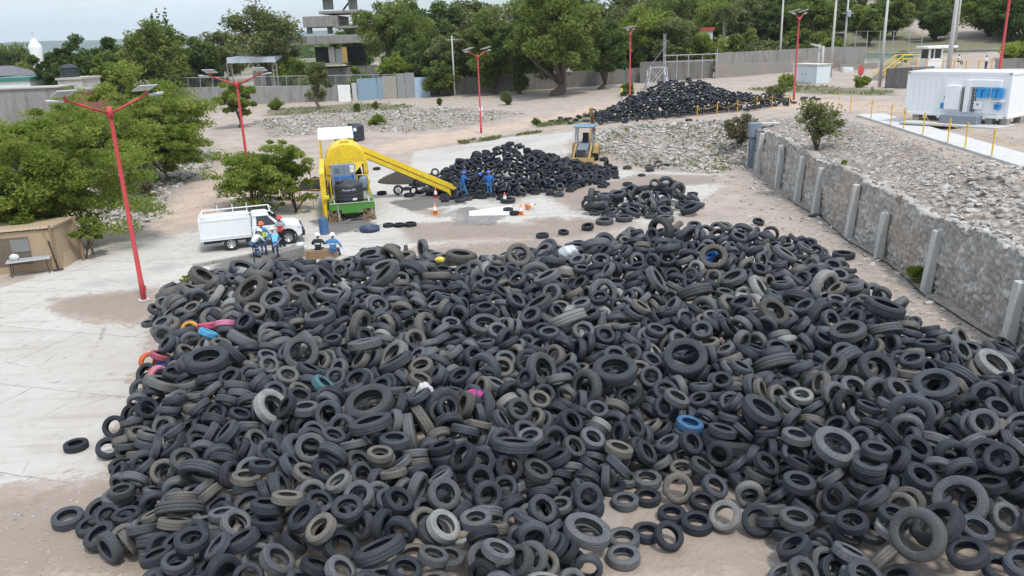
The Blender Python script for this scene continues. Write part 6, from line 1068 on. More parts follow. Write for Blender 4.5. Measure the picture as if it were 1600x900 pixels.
# ------------------------------------------------------------------ pale concrete power poles and wires
PP = [(1374, 136, None, 11, .17, 'pale concrete power pole beside the rubble bank and green bush'), (1297, 121, None, 11, .17, 'pale concrete power pole right of the short poles by the cabinet'), (1217, 79, 128, 11.5, .15, 'pale concrete power pole behind the wall, left of the red lamp'), (1317, 72, 130, 12, .16, 'pale power pole behind the wall with a transformer on it'), (1475, 110, 62, 12, .16, 'thick pale power pole just behind the white container'), (1491, 60, 135, 12, .16, 'thinner pale power pole beyond the guard booth'), (711, 125, 128, 9, .13, 'weathered pale pole among the trees behind the wall')]
tops = []
for (px, py, dist, hgt, r, lab) in PP:
    p = gp(px, py) if dist is None else onground(px, dist)
    t = thing('power_pole', lab, 'pole', p, 0, 'concrete power poles')
    m = MB(); m.tube([(0, 0, -.2), (0, 0, hgt)], [r*1.15, r*.75], 10); m.build('shaft', CONC_PALE, t, smooth=True)
    m = MB(); m.box((0, 0, hgt-.6), (1.9, .1, .12)); m.build('crossarm', STEEL, t)
    m = MB(); 
    for x in (-.8, 0.25, .8): m.lathe([(.02, 0), (.06, .03), (.06, .12), (.03, .18), (0, .18)], 8, (x, 0, hgt-.54))
    m.build('insulators', paint('insulator', (.25, .17, .13), .3), t)
    if 'transformer' in lab:
        zt = at(1318, 21, p[1])[2]-p[2]
        m = MB(); m.lathe([(.0, -.55), (.34, -.5), (.36, .3), (.3, .4), (0, .42)], 16, (.0, -.55, zt)); m.box((0, -.3, zt), (1.7, .1, .12)); m.build('transformer', STEEL, t, smooth=False)
    tops.append(np.array([p[0], p[1], p[2]+hgt-.36]))
m = MB()
for a, b in ((0, 1), (1, 3), (2, 3), (0, 4), (3, 5)):
    for dx in (-.8, .8):
        A, B = tops[a]+[dx, 0, 0], tops[b]+[dx, 0, 0]; m.tube([A+(B-A)*u-np.array([0, 0, .9*(1-(2*u-1)**2)]) for u in np.linspace(0, 1, 13)], .016, 4)
A, B = tops[0]-[0, 0, 3.4], onground(1120, 130)+np.array([0, 0, 8.]); m.tube([A+(B-A)*u-np.array([0, 0, 1.0*(1-(2*u-1)**2)]) for u in np.linspace(0, 1, 13)], .016, 4)
tag(m.build('power_lines', BLACKP), 'thin sagging wires strung between the pale power poles', 'wire')

# ------------------------------------------------------------------ perimeter walls, gates, fences
def wall_seg(name, label, cat, a, b, mat, thick=.22, par=None, sink=.4, nseg=1):
    """a, b: (px, py_top, py_base or None, dist)"""
    m = MB(); A, B = at(a[0], a[1], a[3]), at(b[0], b[1], b[3])
    za = gz(A[0], A[1])-sink if a[2] is None else at(a[0], a[2], a[3])[2]; zb = gz(B[0], B[1])-sink if b[2] is None else at(b[0], b[2], b[3])[2]
    d = np.array([B[0]-A[0], B[1]-A[1]]); L = np.linalg.norm(d); nrm = np.array([-d[1], d[0]])/L*thick
    m.hexa([(A[0], A[1], za), (B[0], B[1], zb), (B[0]+nrm[0], B[1]+nrm[1], zb), (A[0]+nrm[0], A[1]+nrm[1], za), (A[0], A[1], A[2]), (B[0], B[1], B[2]), (B[0]+nrm[0], B[1]+nrm[1], B[2]), (A[0]+nrm[0], A[1]+nrm[1], A[2])])
    o = m.build(name, mat, par, bevel=.02)
    if par is None: tag(o, label, cat)
    return o
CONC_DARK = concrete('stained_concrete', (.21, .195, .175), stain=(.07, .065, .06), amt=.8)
CONC_ST = concrete('boundary_concrete', (.30, .285, .265), stain=(.13, .12, .11), amt=.7)
wall_seg('boundary_wall', 'low grey boundary wall with wire fence on top, left of the gate', 'wall', (270, 138, None, 131), (527, 133, None, 131), CONC_ST)
wall_seg('boundary_wall', 'boundary wall coloured dark as shaded by the dense trees, right of the gate', 'wall', (672, 124, None, 131), (1000, 106, None, 131), CONC_DARK)  # darker stained concrete also paints in the shade of the trees here
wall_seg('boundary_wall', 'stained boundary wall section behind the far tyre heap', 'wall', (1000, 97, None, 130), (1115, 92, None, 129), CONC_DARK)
wall_seg('boundary_wall', 'pale concrete boundary wall on a stone footing, behind the red lamp', 'wall', (1118, 83, 102, 128), (1312, 73, 92, 127), CONC)
wall_seg('stone_footing', 'rough stone footing under the pale boundary wall', 'wall', (1118, 102, None, 127.6), (1312, 92, None, 126.6), STONE, .5)
wall_seg('boundary_wall', 'tall plain concrete boundary wall left of the green gate', 'wall', (1312, 74, 102, 124), (1353, 73, 99, 123), CONC, .3)
wall_seg('stone_footing', 'reddish stone footing under the tall plain wall', 'wall', (1312, 101, None, 123.6), (1372, 98, None, 122.6), STONE, .5)
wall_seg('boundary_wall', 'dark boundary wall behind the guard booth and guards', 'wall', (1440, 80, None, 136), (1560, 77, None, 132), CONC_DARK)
wall_seg('boundary_wall', 'pale grey wall right of the red post behind the container', 'wall', (1556, 92, None, 112), (1640, 90, None, 108), CONC)
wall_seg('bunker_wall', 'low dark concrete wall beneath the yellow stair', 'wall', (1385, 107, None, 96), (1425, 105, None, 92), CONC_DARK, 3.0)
# wire fence on top of the left wall
A, B = at(255, 122, 131.1), at(640, 116, 131.1); A0, B0 = at(255, 138, 131.1), at(640, 132, 131.1)
t = thing('wire_fence', 'wire mesh fence with thin pipes atop the left boundary wall', 'fence', (0, 0, 0))
m = MB(); n = 20
for k in range(n+1):
    p = A+(B-A)*k/n; q = A0+(B0-A0)*k/n; m.tube([q-[0, 0, .3], p], .045, 6)
m.tube([A, B], .045, 6); m.tube([A0+[0, 0, .05], B0+[0, 0, .05]], .03, 5); fo = m.build('pipe_frame', STEEL, t); 
m = MB()
for k in range(150):
    p = A+(B-A)*k/150; q = A0+(B0-A0)*k/150; p2 = A+(B-A)*min(150, k+3)/150; m.tube([q, p2], .008, 3, False); q2 = A0+(B0-A0)*min(150, k+3)/150; m.tube([q2, p], .008, 3, False)
m.build('mesh_panel', STEEL, t)
# sheet-metal gate
t = thing('sheet_gate', 'patched gate of blue and grey sheet metal in the back wall', 'gate', (0, 0, 0))
GB = paint('gate_blue', (.22, .33, .42), .5, dirt=.5, dcol=(.30, .29, .27)); GG = paint('gate_grey', (.27, .28, .28), .5, dirt=.5, dcol=(.20, .18, .16)); GT = paint('gate_beige', (.34, .31, .27), .6, dirt=.5); GL = paint('gate_light_blue', (.36, .50, .60), .5, dirt=.4)
for (x0, x1, yt, mt) in ((557, 588, 123, GB), (588, 597, 122, GB), (596, 619, 119, GT), (619, 632, 115, GG), (632, 647, 114, GG), (647, 671, 121, GL)):
    A, B = at(x0, yt, 129.5), at(x1-.6, yt, 129.5); za = gz(A[0], 129.5); m = MB(); nn = 14; po = []
    for k in range(nn+1): po.append((A[0]+(B[0]-A[0])*k/nn, 129.5+(.03 if k % 2 else 0)))
    m.prism(po+[(B[0], 129.62), (A[0], 129.62)], za, A[2], 'z'); m.build('sheet_panel', mt, t)
m = MB(); 
for x in (557, 597, 647): A = at(x, 118, 129.7); m.tube([(A[0], 129.75, gz(A[0], 129.7)), (A[0], 129.75, A[2]+.1)], .06, 6)
m.build('gate_post', RUST, t)
wall_seg('white_pillar', 'white painted wall stub left of the sheet metal gate', 'wall', (527, 133, None, 129), (546, 133, None, 129), WHITE, .5)
wall_seg('white_pillar', 'weathered pale gatepost touching the blue sheet gate', 'wall', (549, 130, None, 129.2), (556, 130, None, 129.2), CONC_PALE, .5)
m = MB(); A = gp(565, 165); q = [(at(620, 150, 128)), at(560, 165, 118), at(600, 168, 112), at(635, 150, 128)]
# green picket gate at right
t = thing('picket_gate', 'green and grey picket gate beyond the white power pole', 'gate', (0, 0, 0)); m = MB()
for k in range(46):
    A = at(1356+k*(1436-1356)/46, 82, 124-k*.02); m.tube([(A[0], A[1], gz(A[0], A[1])), tuple(A)], .035, 4)
m.build('pickets', paint('picket_green', (.10, .26, .26), .5, dirt=.4), t)
m = MB(); m.beam(at(1355, 82, 123.9), at(1437, 82, 123), .08, .1); m.beam(at(1355, 99, 123.9), at(1437, 99, 123), .08, .1); m.build('rails', STEEL, t)
# open wire fence on the hillside
t = thing('hillside_fence', 'tall wire fence of thin posts on the bare hillside', 'fence', (0, 0, 0)); m = MB(); ps = []
for px in (1334, 1352, 1372, 1393, 1418, 1438):
    p = onground(px, 134); hgt = at(px, 48, 134)[2]; m.tube([p-[0, 0, .2], (p[0], p[1], hgt)], .06, 6); ps.append((p, hgt))
m.build('posts', STEEL, t); m = MB()
for (p, h), (q, g) in zip(ps[:-1], ps[1:]):
    for u in (.3, .6, .98): m.tube([(p[0], p[1], p[2]+(h-p[2])*u), (q[0], q[1], q[2]+(g-q[2])*u)], .02, 4)
m.build('wires', STEEL, t)
# pipe frame fence right of the lattice tower
t = thing('pipe_fence', 'grey pipe frame fence behind the far tyre heap', 'fence', (0, 0, 0)); m = MB()
m.tube([at(1037, 87, 127), at(1121, 84, 126)], .06, 6); m.tube([at(1037, 97, 127), at(1121, 94, 126)], .04, 6)
for px in (1040, 1058, 1076, 1098, 1121): A = at(px, 76 if px == 1121 else 86, 126.5); m.tube([(A[0], A[1], gz(A[0], A[1])), tuple(A)], .07, 6)
m.build('pipe_frame', STEEL, t)
# lattice tower
p = onground(1026, 118); t = thing('lattice_tower', 'pale steel lattice mast base behind the far tyre heap', 'tower', p); m = MB(); zt = at(1034, 52, 118)[2]-p[2]; k1 = at(1030, 105, 118)[2]-p[2]
W0, W1 = 1.45, 1.15; ft = [(-W0, -W0), (W0, -W0), (W0, W0), (-W0, W0)]; tp = [(-W1, -W1), (W1, -W1), (W1, W1), (-W1, W1)]
for k in range(4):
    a, b = ft[k], tp[k]; c_, d_ = ft[(k+1) % 4], tp[(k+1) % 4]
    m.beam((*a, -.1), (*b, k1), .14, .14); m.beam((*a, 0), (*d_, k1), .1, .1); m.beam((*c_, 0), (*b, k1), .1, .1); m.beam((*b, k1), (*d_, k1), .12, .12)
m.build('legs', STEEL, t); m = MB()
for k in range(3): a_ = k*2.09; m.tube([(W1-.15+.2*math.cos(a_), .2*math.sin(a_), k1), (W1-.15+.2*math.cos(a_), .2*math.sin(a_), zt)], .03, 5)
zz = k1
while zz < zt-.4:
    for k in range(3):
        a_, b_ = k*2.09, (k+1)*2.09; m.tube([(W1-.15+.2*math.cos(a_), .2*math.sin(a_), zz), (W1-.15+.2*math.cos(b_), .2*math.sin(b_), zz+.4)], .018, 4)
    zz += .4
m.build('mast', STEEL, t); m = MB(); m.beam((-W1, 0, k1), (W1-.2, 0, k1+2.6), .05, .05); m.build('stay', STEEL, t)
# utility cabinet, booth, stair, short posts
a_, b_ = gp(1237, 129), gp(1275, 131); t = thing('utility_cabinet', 'white two-door utility cabinet before the stone footing', 'cabinet', (a_[0], a_[1], a_[2]), math.atan2(b_[1]-a_[1], b_[0]-a_[0])); L = float(np.linalg.norm((b_-a_)[:2])); hh = at(1237, 101, a_[1])[2]-a_[2]
WU = paint('cabinet_white', (.62, .68, .70), .5, dirt=.25, var=.05)
m = MB(); m.box((L/2, 1.2, hh/2), (L, 2.4, hh)); m.build('body', WU, t, bevel=.03)
m = MB(); m.box((L/2, 1.15, hh+.06), (L+.3, 2.7, .12)); m.build('roof', paint('cabinet_roof', (.6, .56, .48), .6, dirt=.4), t)
for k in range(2):
    m = MB(); m.box((L*(.27+.46*k), -.025, hh*.48), (L*.42, .04, hh*.82)); d_ = m.build('door', WU, t, bevel=.01); m = MB(); m.box((L*(.42+.16*k), -.06, hh*.5), (.05, .03, .3)); m.build('handle', DARK, d_)
bp_ = onground(1459, 112); zt = at(1459, 74, 112)[2]; zb = at(1459, 105, 112)[2]; t = thing('guard_booth', 'white guard booth with flat roof and big windows behind the container', 'booth', (bp_[0], bp_[1], zb))
hh = zt-zb; bw = 21/FPX*112
m = MB(); m.box((0, 1.2, hh*.22), (bw, 2.4, hh*.44)); 
for x in (-1, 1):
    for y_ in (.1, 2.3): m.box((x*(bw/2-.12), y_, hh*.66), (.24, .2, hh*.5))
m.box((-bw*.12, .06, hh*.66), (.14, .1, hh*.5)); m.build('walls', WHITE, t)
m = MB(); m.box((0, 1.2, hh*.66), (bw-.2, 2.2, hh*.48)); m.build('window', GLASS, t)
m = MB(); m.box((.6, 1.2, hh+.0), (bw+2.2, 3.4, .3)); m.build('roof', WHITE, t, bevel=.03)
t = thing('stair', 'stone stair with yellow handrails climbing to the gate', 'stair', (0, 0, 0)); m = MB(); A, B = gp(1372, 126), at(1407, 99, 108)
n = 14
for k in range(n):
    u = k/n; p = A+(B-A)*u; zz = A[2]+(B[2]-A[2])*(k+1)/n; m.box((p[0]+.7, p[1]+1, zz-1.0), (1.6, 2.2, 2.0), (0, 0, R_(25)))
m.build('steps', concrete('stair_stone', (.42, .38, .33), stain=(.25, .22, .19)), t, bevel=.02)
for dy in (0, 2.1):
    m = MB(); a, b = A+[.3, dy, 1.0], B+[.3, dy, 1.0]; m.tube([a, b, b+[2.2, 0, 0]], .06, 6); m.tube([a-[0, 0, .5], b-[0, 0, .5], b+[2.2, 0, -.5]], .045, 6)
    for u in np.linspace(0, 1, 6): p = a+(b-a)*u; m.tube([p-[0, 0, 1.1], p], .05, 6)
    m.build('handrail', paint('rail_yellow', (.75, .5, .03), .5, dirt=.2), t)
t = thing('terrace_railing', 'row of orange-yellow posts with rail before the guard booth', 'railing', (0, 0, 0)); ps = []
for px in (1417, 1431, 1446, 1473, 1490, 1509, 1529, 1549): 
    p = at(px, 106, 104); m = MB(); m.tube([p-[0, 0, .8], p+[0, 0, .95]], .07, 6); ps.append(p); m.build('post', paint('rail_orange', (.66, .36, .04), .5, dirt=.2), t)
m = MB(); m.tube([p+[0, 0, .85] for p in ps], .035, 5); m.build('rail', paint('rail_orange', (.66, .36, .04)), t)
for (px, py, ytop, lab) in ((1277, 121, 70, 'left of two short weathered posts beside the utility cabinet'), (1283, 121, 72, 'right of two short weathered posts beside the utility cabinet')):
    p = gp(px, py); hh = at(px, ytop, p[1])[2]-p[2]; t = thing('short_post', lab, 'post', p, 0, 'short weathered posts'); m = MB(); m.tube([(0, 0, -.2), (0, 0, hh)], .16, 8); m.build('shaft', CONC_PALE, t, smooth=True); m = MB(); m.beam((0, 0, hh-.1), (-1.3, 0, hh+.15), .15, .2); m.build('bracket', CONC_PALE, t)
p = gp(1344, 123); t = thing('oval_sign', 'red oval board on a thin dark post beside a bush', 'sign', p); hh = at(1344, 104, p[1])[2]-p[2]
m = MB(); m.tube([(0, 0, 0), (0, 0, hh*.5)], .06, 6); m.build('post', DARK, t); m = MB(); m.lathe([(0, -.03), (.42, -.03), (.42, .03), (0, .03)], 20, (0, 0, hh*.68), (R_(90), 0, 0), (1, 1.7, 1)); m.build('board', paint('sign_red', (.55, .08, .08), .5, dirt=.2), t)
p = gp(686/1, 0+160) if False else gp(971, 157); t = thing('stake_sign', 'small yellow board on a dark stake left of the far heap', 'sign', p); m = MB(); m.tube([(0, 0, 0), (0, 0, 1.1)], .04, 6); m.build('stake', DARK, t); m = MB(); m.box((0, 0, 1.3), (.34, .05, .45)); m.build('board', paint('stake_yellow', (.62, .52, .12), .5), t)
wall_seg('white_box_wall', 'small white painted box against the stone footing', 'box', (1318, 105, None, 121.5), (1334, 105, None, 121.5), WU, 1.0)

# ------------------------------------------------------------------ helpers for machines
def dirs(a, b): 
    v = np.array(b[:2])-np.array(a[:2]); return math.atan2(v[1], v[0]), float(np.linalg.norm(v))
def wheel(parent, x, y, r, w, rim=CHROME, face=-1):
    m = MB(); k = w/2; rot = (R_(90), 0, 0)
    m.lathe([(r*.58, -k), (r*.9, -k), (r, -k*.6), (r, k*.6), (r*.9, k), (r*.58, k)], 28, (x, y, r), rot, cap=False); wo_ = m.build('wheel', RUBBER, parent, smooth=True)
    try: wo_.data.set_sharp_from_angle(angle=R_(40))
    except Exception: pass
    m = MB(); m.lathe([(0, -k*.55), (r*.3, -k*.6), (r*.55, -k*.9), (r*.6, -k*.95), (r*.6, k*.95), (r*.3, k*.4), (0, k*.4)], 24, (x, y, r), rot)
    m.build('rim', rim, wo_)
    m = MB()
    for j in range(6):
        a = j*math.pi/3; c, s = math.cos(a), math.sin(a); yy = y+face*k*.78
        m.box((x+c*r*.40, yy, r+s*r*.40), (r*.13, k*.14, r*.22), (0, -a, 0))
    m.build('rim_slots', DARK, wo_); return wo_
def text_part(s, size, mat, parent, place, name='lettering', wrap=None, depth=.004, sx=1.0):
    cu = bpy.data.curves.new(name, 'FONT'); cu.body = s; cu.size = size; cu.align_x = 'CENTER'; cu.align_y = 'CENTER'; cu.resolution_u = 3
    o = bpy.data.objects.new(name, cu); COL.objects.link(o); bpy.context.view_layer.update()
    me = bpy.data.meshes.new_from_object(o.evaluated_get(bpy.context.evaluated_depsgraph_get())); bpy.data.objects.remove(o)
    V = np.array([v.co for v in me.vertices]); V[:, 0] *= sx
    if wrap: cx, cy, cz, R = wrap; P = [(cx+R*math.sin(v[0]/R), cy-R*math.cos(v[0]/R), cz+v[1]) for v in V]
    else: P = [(place[0]+v[0], place[1], place[2]+v[1]) for v in V]
    m = MB(); m.add(P, [tuple(p.vertices) for p in me.polygons]); bpy.data.meshes.remove(me)
    return m.build(name, mat, parent, fix=False)

# ------------------------------------------------------------------ white pickup with service body
A, B = gp(363, 392), gp(452, 382); ang, wb = dirs(A, B)
t = thing('pickup_truck', 'white single-cab pickup with tall box body and pipe rack', 'pickup truck', A, ang); K_ = wb/3.0
TW_ = paint('truck_white', (.76, .78, .78), .28, dirt=.10, var=.02, spec=.6)
def sxz(P): return [(x*K_, z) for x, z in P]
arch = [(3.0+.46*math.cos(a), .36+.46*math.sin(a)) for a in np.linspace(-.05, math.pi+.05, 12)]
low = [(1.15, .42), (1.15, 1.12), (2.62, 1.14), (3.55, 1.06), (3.78, .94), (3.80, .55), (3.5, .42)]
m = MB(); m.prism(sxz([(1.15, .42), (1.15, 1.14), (2.62, 1.16), (3.5, 1.07), (3.76, .95), (3.79, .5)]+arch), .02, 1.76, 'y'); body = m.build('body', TW_, t, bevel=.05, seg=3)
m = MB(); g0, g1 = 1.12, 1.76
m.hexa([(1.17*K_, .05, g0), (2.72*K_, .05, g0), (2.72*K_, 1.73, g0), (1.17*K_, 1.73, g0), (1.25*K_, .17, g1), (2.02*K_, .17, g1), (2.02*K_, 1.61, g1), (1.25*K_, 1.61, g1)]); m.build('cab', TW_, t, bevel=.07, seg=3)
m = MB(); n_ = np.array
def lerp_(a, b, u): return tuple(np.array(a)+(np.array(b)-np.array(a))*u)
q = [(2.66*K_, .17, 1.19), (2.66*K_, 1.61, 1.19), (2.10*K_, 1.53, 1.70), (2.10*K_, .25, 1.70)]; off_ = np.array([.035, 0, .03])
m.add([tuple(np.array(p)+off_) for p in q]+[tuple(np.array(p)-off_*.5) for p in q], [(0, 1, 2, 3), (7, 6, 5, 4), (0, 4, 5, 1), (1, 5, 6, 2), (2, 6, 7, 3), (3, 7, 4, 0)]); m.build('windshield', GLASS, t)
for (ya, yb, sg) in ((.045, .15, -1), (1.735, 1.63, 1)):
    m = MB(); q = [(1.42*K_, ya, 1.17), (2.46*K_, ya, 1.17), (2.02*K_, yb+.0, 1.66), (1.45*K_, yb, 1.66)]
    m.add([(a, b+sg*.02, c_) for a, b, c_ in q]+[(a, b-sg*.02, c_) for a, b, c_ in q], [(0, 1, 2, 3), (7, 6, 5, 4), (0, 4, 5, 1), (1, 5, 6, 2), (2, 6, 7, 3), (3, 7, 4, 0)]); m.build('window', GLASS, t)
    y0 = .012 if sg < 0 else 1.768
    m = MB(); m.box((1.95*K_, y0, .80), (1.18*K_, .015, .62)); d_ = m.build('door', TW_, t, bevel=.006); m = MB(); m.box((1.55*K_, y0+sg*.015, .98), (.17, .03, .04)); m.build('handle', DARK, d_)
    m = MB(); m.box((2.45*K_, y0+sg*.14, 1.22), (.1, .22, .17)); m.build('mirror', BLACKP, t, bevel=.03)
    m = MB(); m.box((3.66*K_, .16 if sg < 0 else 1.62, .90), (.24, .3, .17), (0, R_(20), 0)); m.build('headlight', paint('headlight', (.55, .6, .64), .12, dirt=0), t, bevel=.03)
    m = MB(); m.lathe([(.43, -.02), (.50, -.02), (.50, .02), (.43, .02)], 20, (3.0*K_, y0, .38), (R_(90), 0, 0), cap=False); m.build('wheel_arch', BLACKP, t)
m = MB(); m.box((3.80*K_, .89, .56), (.26, 1.7, .32)); m.build('bumper', BLACKP, t, bevel=.05); m = MB(); m.box((3.80*K_, .89, .86), (.09, 1.0, .2)); m.build('grille', BLACKP, t, bevel=.02)
m = MB(); m.box((1.1*K_, .89, .52), (4.6, .9, .18)); m.box((-.9, .89, .5), (.9, 1.5, .1)); m.box((1.0, .3, .42), (.5, .3, .25)); m.build('chassis', DARK, t)
m = MB(); m.box((-.2*K_, .89, .69), (2.62*K_, 1.86, .12)); 
for y_ in (-.02, 1.80): m.box((-.2*K_, y_, 1.22), (2.62*K_, .05, 1.02))
for x in (-1.49, 1.08): m.box((x*K_, .89, 1.22), (.05, 1.78, 1.02))
m.build('box_body', TW_, t, bevel=.012)
m = MB(); m.box((-.2*K_, -.052, 1.70), (2.64*K_, .03, .06)); m.box((-.2*K_, -.052, .78), (2.64*K_, .03, .06)); m.box((-1.47*K_, -.05, 1.24), (.06, .03, .9)); m.box((1.06*K_, -.05, 1.24), (.06, .03, .9)); m.build('body_trim', TW_, t)
m = MB()
for y_ in (0, 1.78):
    m.tube([(-1.48*K_, y_, 1.7), (-1.3*K_, y_, 1.93), (2.2*K_, y_, 1.93), (2.35*K_, y_, 1.76)], .03, 6)
    for x in (-.5, .3, 1.05): m.tube([(x*K_, y_, 1.72), (x*K_, y_, 1.93+(.22 if y_ else 0))], .025, 6)
for x in (-1.3, 2.2): m.tube([(x*K_, 0, 1.93), (x*K_, 1.78, 1.93)], .03, 6)
m.build('pipe_rack', WHITE, t)
for x in (0, 3.0):
    wheel(t, x*K_, .12, .37, .24); wheel(t, x*K_, 1.66, .37, .24, face=1)

# ------------------------------------------------------------------ yellow shredder on its green platform
A, B = gp(519, 349), gp(585, 347); ang, WID = dirs(A, B); ang = R_(12); YA = A[1]
t = thing('tyre_shredder', 'yellow tyre shredder on a green platform with grey control cabinet', 'shredder machine', A, ang)
hz = lambda px, py, dy: at(px, py, YA+dy)[2]
zp = hz(550, 316, 1.0)*0+1.12
m = MB(); m.box((WID/2, .06, zp-.2), (WID+.1, .12, .40)); m.box((WID/2, 8.6, zp-.2), (WID+.1, .12, .40))
for x in (0, WID): m.box((x, 4.3, zp-.2), (.12, 8.5, .40))
for y_ in np.arange(.8, 8.4, .7): m.box((WID/2, y_, zp-.08), (WID, .1, .1))
m.box((WID/2, .05, zp-.50), (1.3, .1, .22)); m.build('platform', GREEN, t, bevel=.015)
m = MB(); m.box((WID/2, 4.6, zp+.012), (WID-.14, 7.2, .02)); m.build('deck', paint('deck_plate', (.28, .27, .22), .7, dirt=.6), t)
m = MB()
for x in (.25, WID-.25):
    m.beam((x, .02, zp+.03), (x+(.0), 1.9, zp+.03), .06, .05)
m.beam((-.02, -.012, zp+.02), (WID+.02, -.012, zp+.02), .05, .04); m.build('edge_strip', paint('strip_pale', (.5, .52, .42), .6, dirt=.4), t)
m = MB()
for x0 in (-.1, WID-.6):
    for y_ in (.15, .8):
        for x in (x0, x0+.6): m.box((x, y_, (zp-.4)/2), (.1, .1, zp-.4))
        m.beam((x0, y_-.06, .1), (x0+.6, y_-.06, zp-.45), .08, .05); m.beam((x0+.6, y_-.1, .1), (x0, y_-.1, zp-.45), .08, .05)
        m.box((x0+.3, y_, .06), (.8, .14, .1))
for x in (.4, WID*.5, WID-.4):
    for y_ in (4, 7.8): m.box((x, y_, (zp-.4)/2), (.2, .3, zp-.4))
m.build('trestle', WOOD, t)
m = MB(); m.tube([(.45, -.25, 0), (.42, -.2, zp-.1)], .04, 6); m.beam((.6, -.3, .05), (1.1, -.5, .25), .08, .06); m.build('prop_pole', STEEL, t)
for x in (.55, WID-.55):
    for y_ in (1.9, 2.8): wheel(t, x, y_, .42, .26, DARK)
# control cabinet
zc0, zc1 = zp+.02, hz(540, 258, 2.9); cw = 38/FPX*(YA+2.9)
cx = WID*.5-.30
m = MB(); m.box((cx, 3.2, (zc0+zc1)/2), (cw, .6, zc1-zc0)); cab = m.build('cabinet', paint('cabinet_grey', (.19, .235, .29), .45, dirt=.08), t, bevel=.015)
m = MB(); m.box((cx-cw*.25, 2.885, zc1-.33), (.30, .03, .28)); p_ = m.build('display', paint('display_grey', (.12, .15, .19), .3), cab, bevel=.01)
m = MB(); m.box((cx+.05, 2.893, (zc0+zc1)/2), (.012, .012, zc1-zc0-.1)); m.build('door_seam', DARK, cab); m = MB(); m.box((cx+cw*.36, 2.88, zc0+(zc1-zc0)*.62), (.05, .05, .14)); m.build('handle', DARK, cab)
m = MB(); m.box((cx+cw*.36, 2.89, zc1-.28), (.26, .012, .44)); sgn = m.build('warning_sign', WHITE, cab); m = MB(); m.prism([(cx+cw*.36-.09, zc1-.3), (cx+cw*.36+.09, zc1-.3), (cx+cw*.36, zc1-.14)], 2.876, 2.882, 'y'); m.build('warning_triangle', YELLOW, cab)
zl = hz(540, 281.5, 2.87); lw = 31/FPX*(YA+2.87); m = MB(); m.box((cx+.02, 2.892, zl), (lw, .012, .42)); m.build('logo_panel', paint('logo_blue', (.015, .13, .50), .4, dirt=0), cab)
text_part('ADN', .44, paint('logo_letters', (.12, .30, .55), .4, dirt=0), cab, (cx+.14, 2.876, zl), sx=1.12)
# drum hood
hy0, hy1 = 4.3, 7.4; hx = WID*.5-.05; Ro = 33/FPX*(YA+4.3); ztop = hz(533, 226, 4.4); zc_ = ztop-Ro
arc = lambda r, n=20: [(hx+r*math.cos(a), zc_+r*math.sin(a)) for a in np.linspace(0, math.pi, n)]
m = MB(); out_ = arc(Ro); inn = arc(Ro-.3); P = out_+[(hx-Ro, zc_-.55)]+[(hx-Ro+.3, zc_-.55)]+inn[::-1]+[(hx+Ro-.3, zc_-.55), (hx+Ro, zc_-.55)]
nn = len(out_); vs2 = []
ring_o = [(hx+Ro, zc_-.55)]+out_+[(hx-Ro, zc_-.55)]; ring_i = [(hx+Ro-.3, zc_-.55)]+inn+[(hx-Ro+.3, zc_-.55)]; k = len(ring_o)
V = [(x, hy0, z) for x, z in ring_o]+[(x, hy0, z) for x, z in ring_i]+[(x, hy1, z) for x, z in ring_o]+[(x, hy1, z) for x, z in ring_i]; Fh = []
for i in range(k-1): Fh += [(i, i+1, k+i+1, k+i), (2*k+i, 3*k+i, 3*k+i+1, 2*k+i+1), (i, 2*k+i, 2*k+i+1, i+1), (k+i, k+i+1, 3*k+i+1, 3*k+i)]
Fh += [(0, k, 3*k, 2*k), (k-1, 2*k-1+0, 4*k-1, 3*k-1)]
m.add(V, Fh); m.build('drum_hood', YELLOW, t, bevel=.02)
m = MB(); m.prism([(hx-Ro+.29, zc_+.12)]+[(x, z) for x, z in inn[::-1] if z > zc_+.12]+[(hx+Ro-.29, zc_+.12)], hy0-.035, hy0+.06, 'y'); m.build('front_plate', YELLOW, t)
m = MB(); m.hexa([(hx-.45, hy0-.25, zc_-.5), (hx+.45, hy0-.25, zc_-.5), (hx+.45, hy0+.3, zc_-.5), (hx-.45, hy0+.3, zc_-.5), (hx-Ro*.82, hy0-.06, zc_+.14), (hx+Ro*.82, hy0-.06, zc_+.14), (hx+Ro*.82, hy0+.09, zc_+.14), (hx-Ro*.82, hy0+.09, zc_+.14)]); m.build('funnel', YELLOW, t, bevel=.015)
m = MB(); m.box((hx, hy0+.08, zc_+.13), (Ro*1.75, .1, .07)); m.box((hx, hy0+1.0, ztop+.03), (.55, .5, .14)); m.build('rib', paint('dark_yellow', (.5, .34, .02), .5), t)
m = MB(); m.box((hx, (hy0+hy1)/2, zp+.5), (Ro*1.4, hy1-hy0-.4, 1.0)); m.box((hx, hy0+1.5, zc_-.1), (Ro*1.3, 2.2, .9)); m.build('drum', paint('drum_dark', (.06, .05, .04), .7, dirt=.5), t)
for x in (hx-Ro+.15, hx+Ro-.15):
    for y_ in (hy0+.2, hy1-.2):
        m = MB(); m.box((x, y_, (zc_-.5)/2+.25), (.26, .3, zc_-1.0)); m.build('leg', YELLOW, t, bevel=.01)
m = MB(); m.box((-.32, 3.9, 1.6), (.3, 6.5, 2.6)); m.box((-.30, .5, .72), (.16, .16, 1.45)); m.box((-.2, .35, 1.5), (.36, .2, .2)); m.build('side_frame', YELLOW, t, bevel=.015)
for sgx, x in ((-1, .32), (1, WID-.32)):
    m = MB(); m.lathe([(0, -.4), (.36, -.36), (.38, .3), (.3, .4), (0, .42)], 18, (x, 4.0, zp+.55), (R_(90), 0, 0)); m.build('motor', paint('motor_blue', (.20, .27, .36), .4, dirt=.3), t, smooth=False)
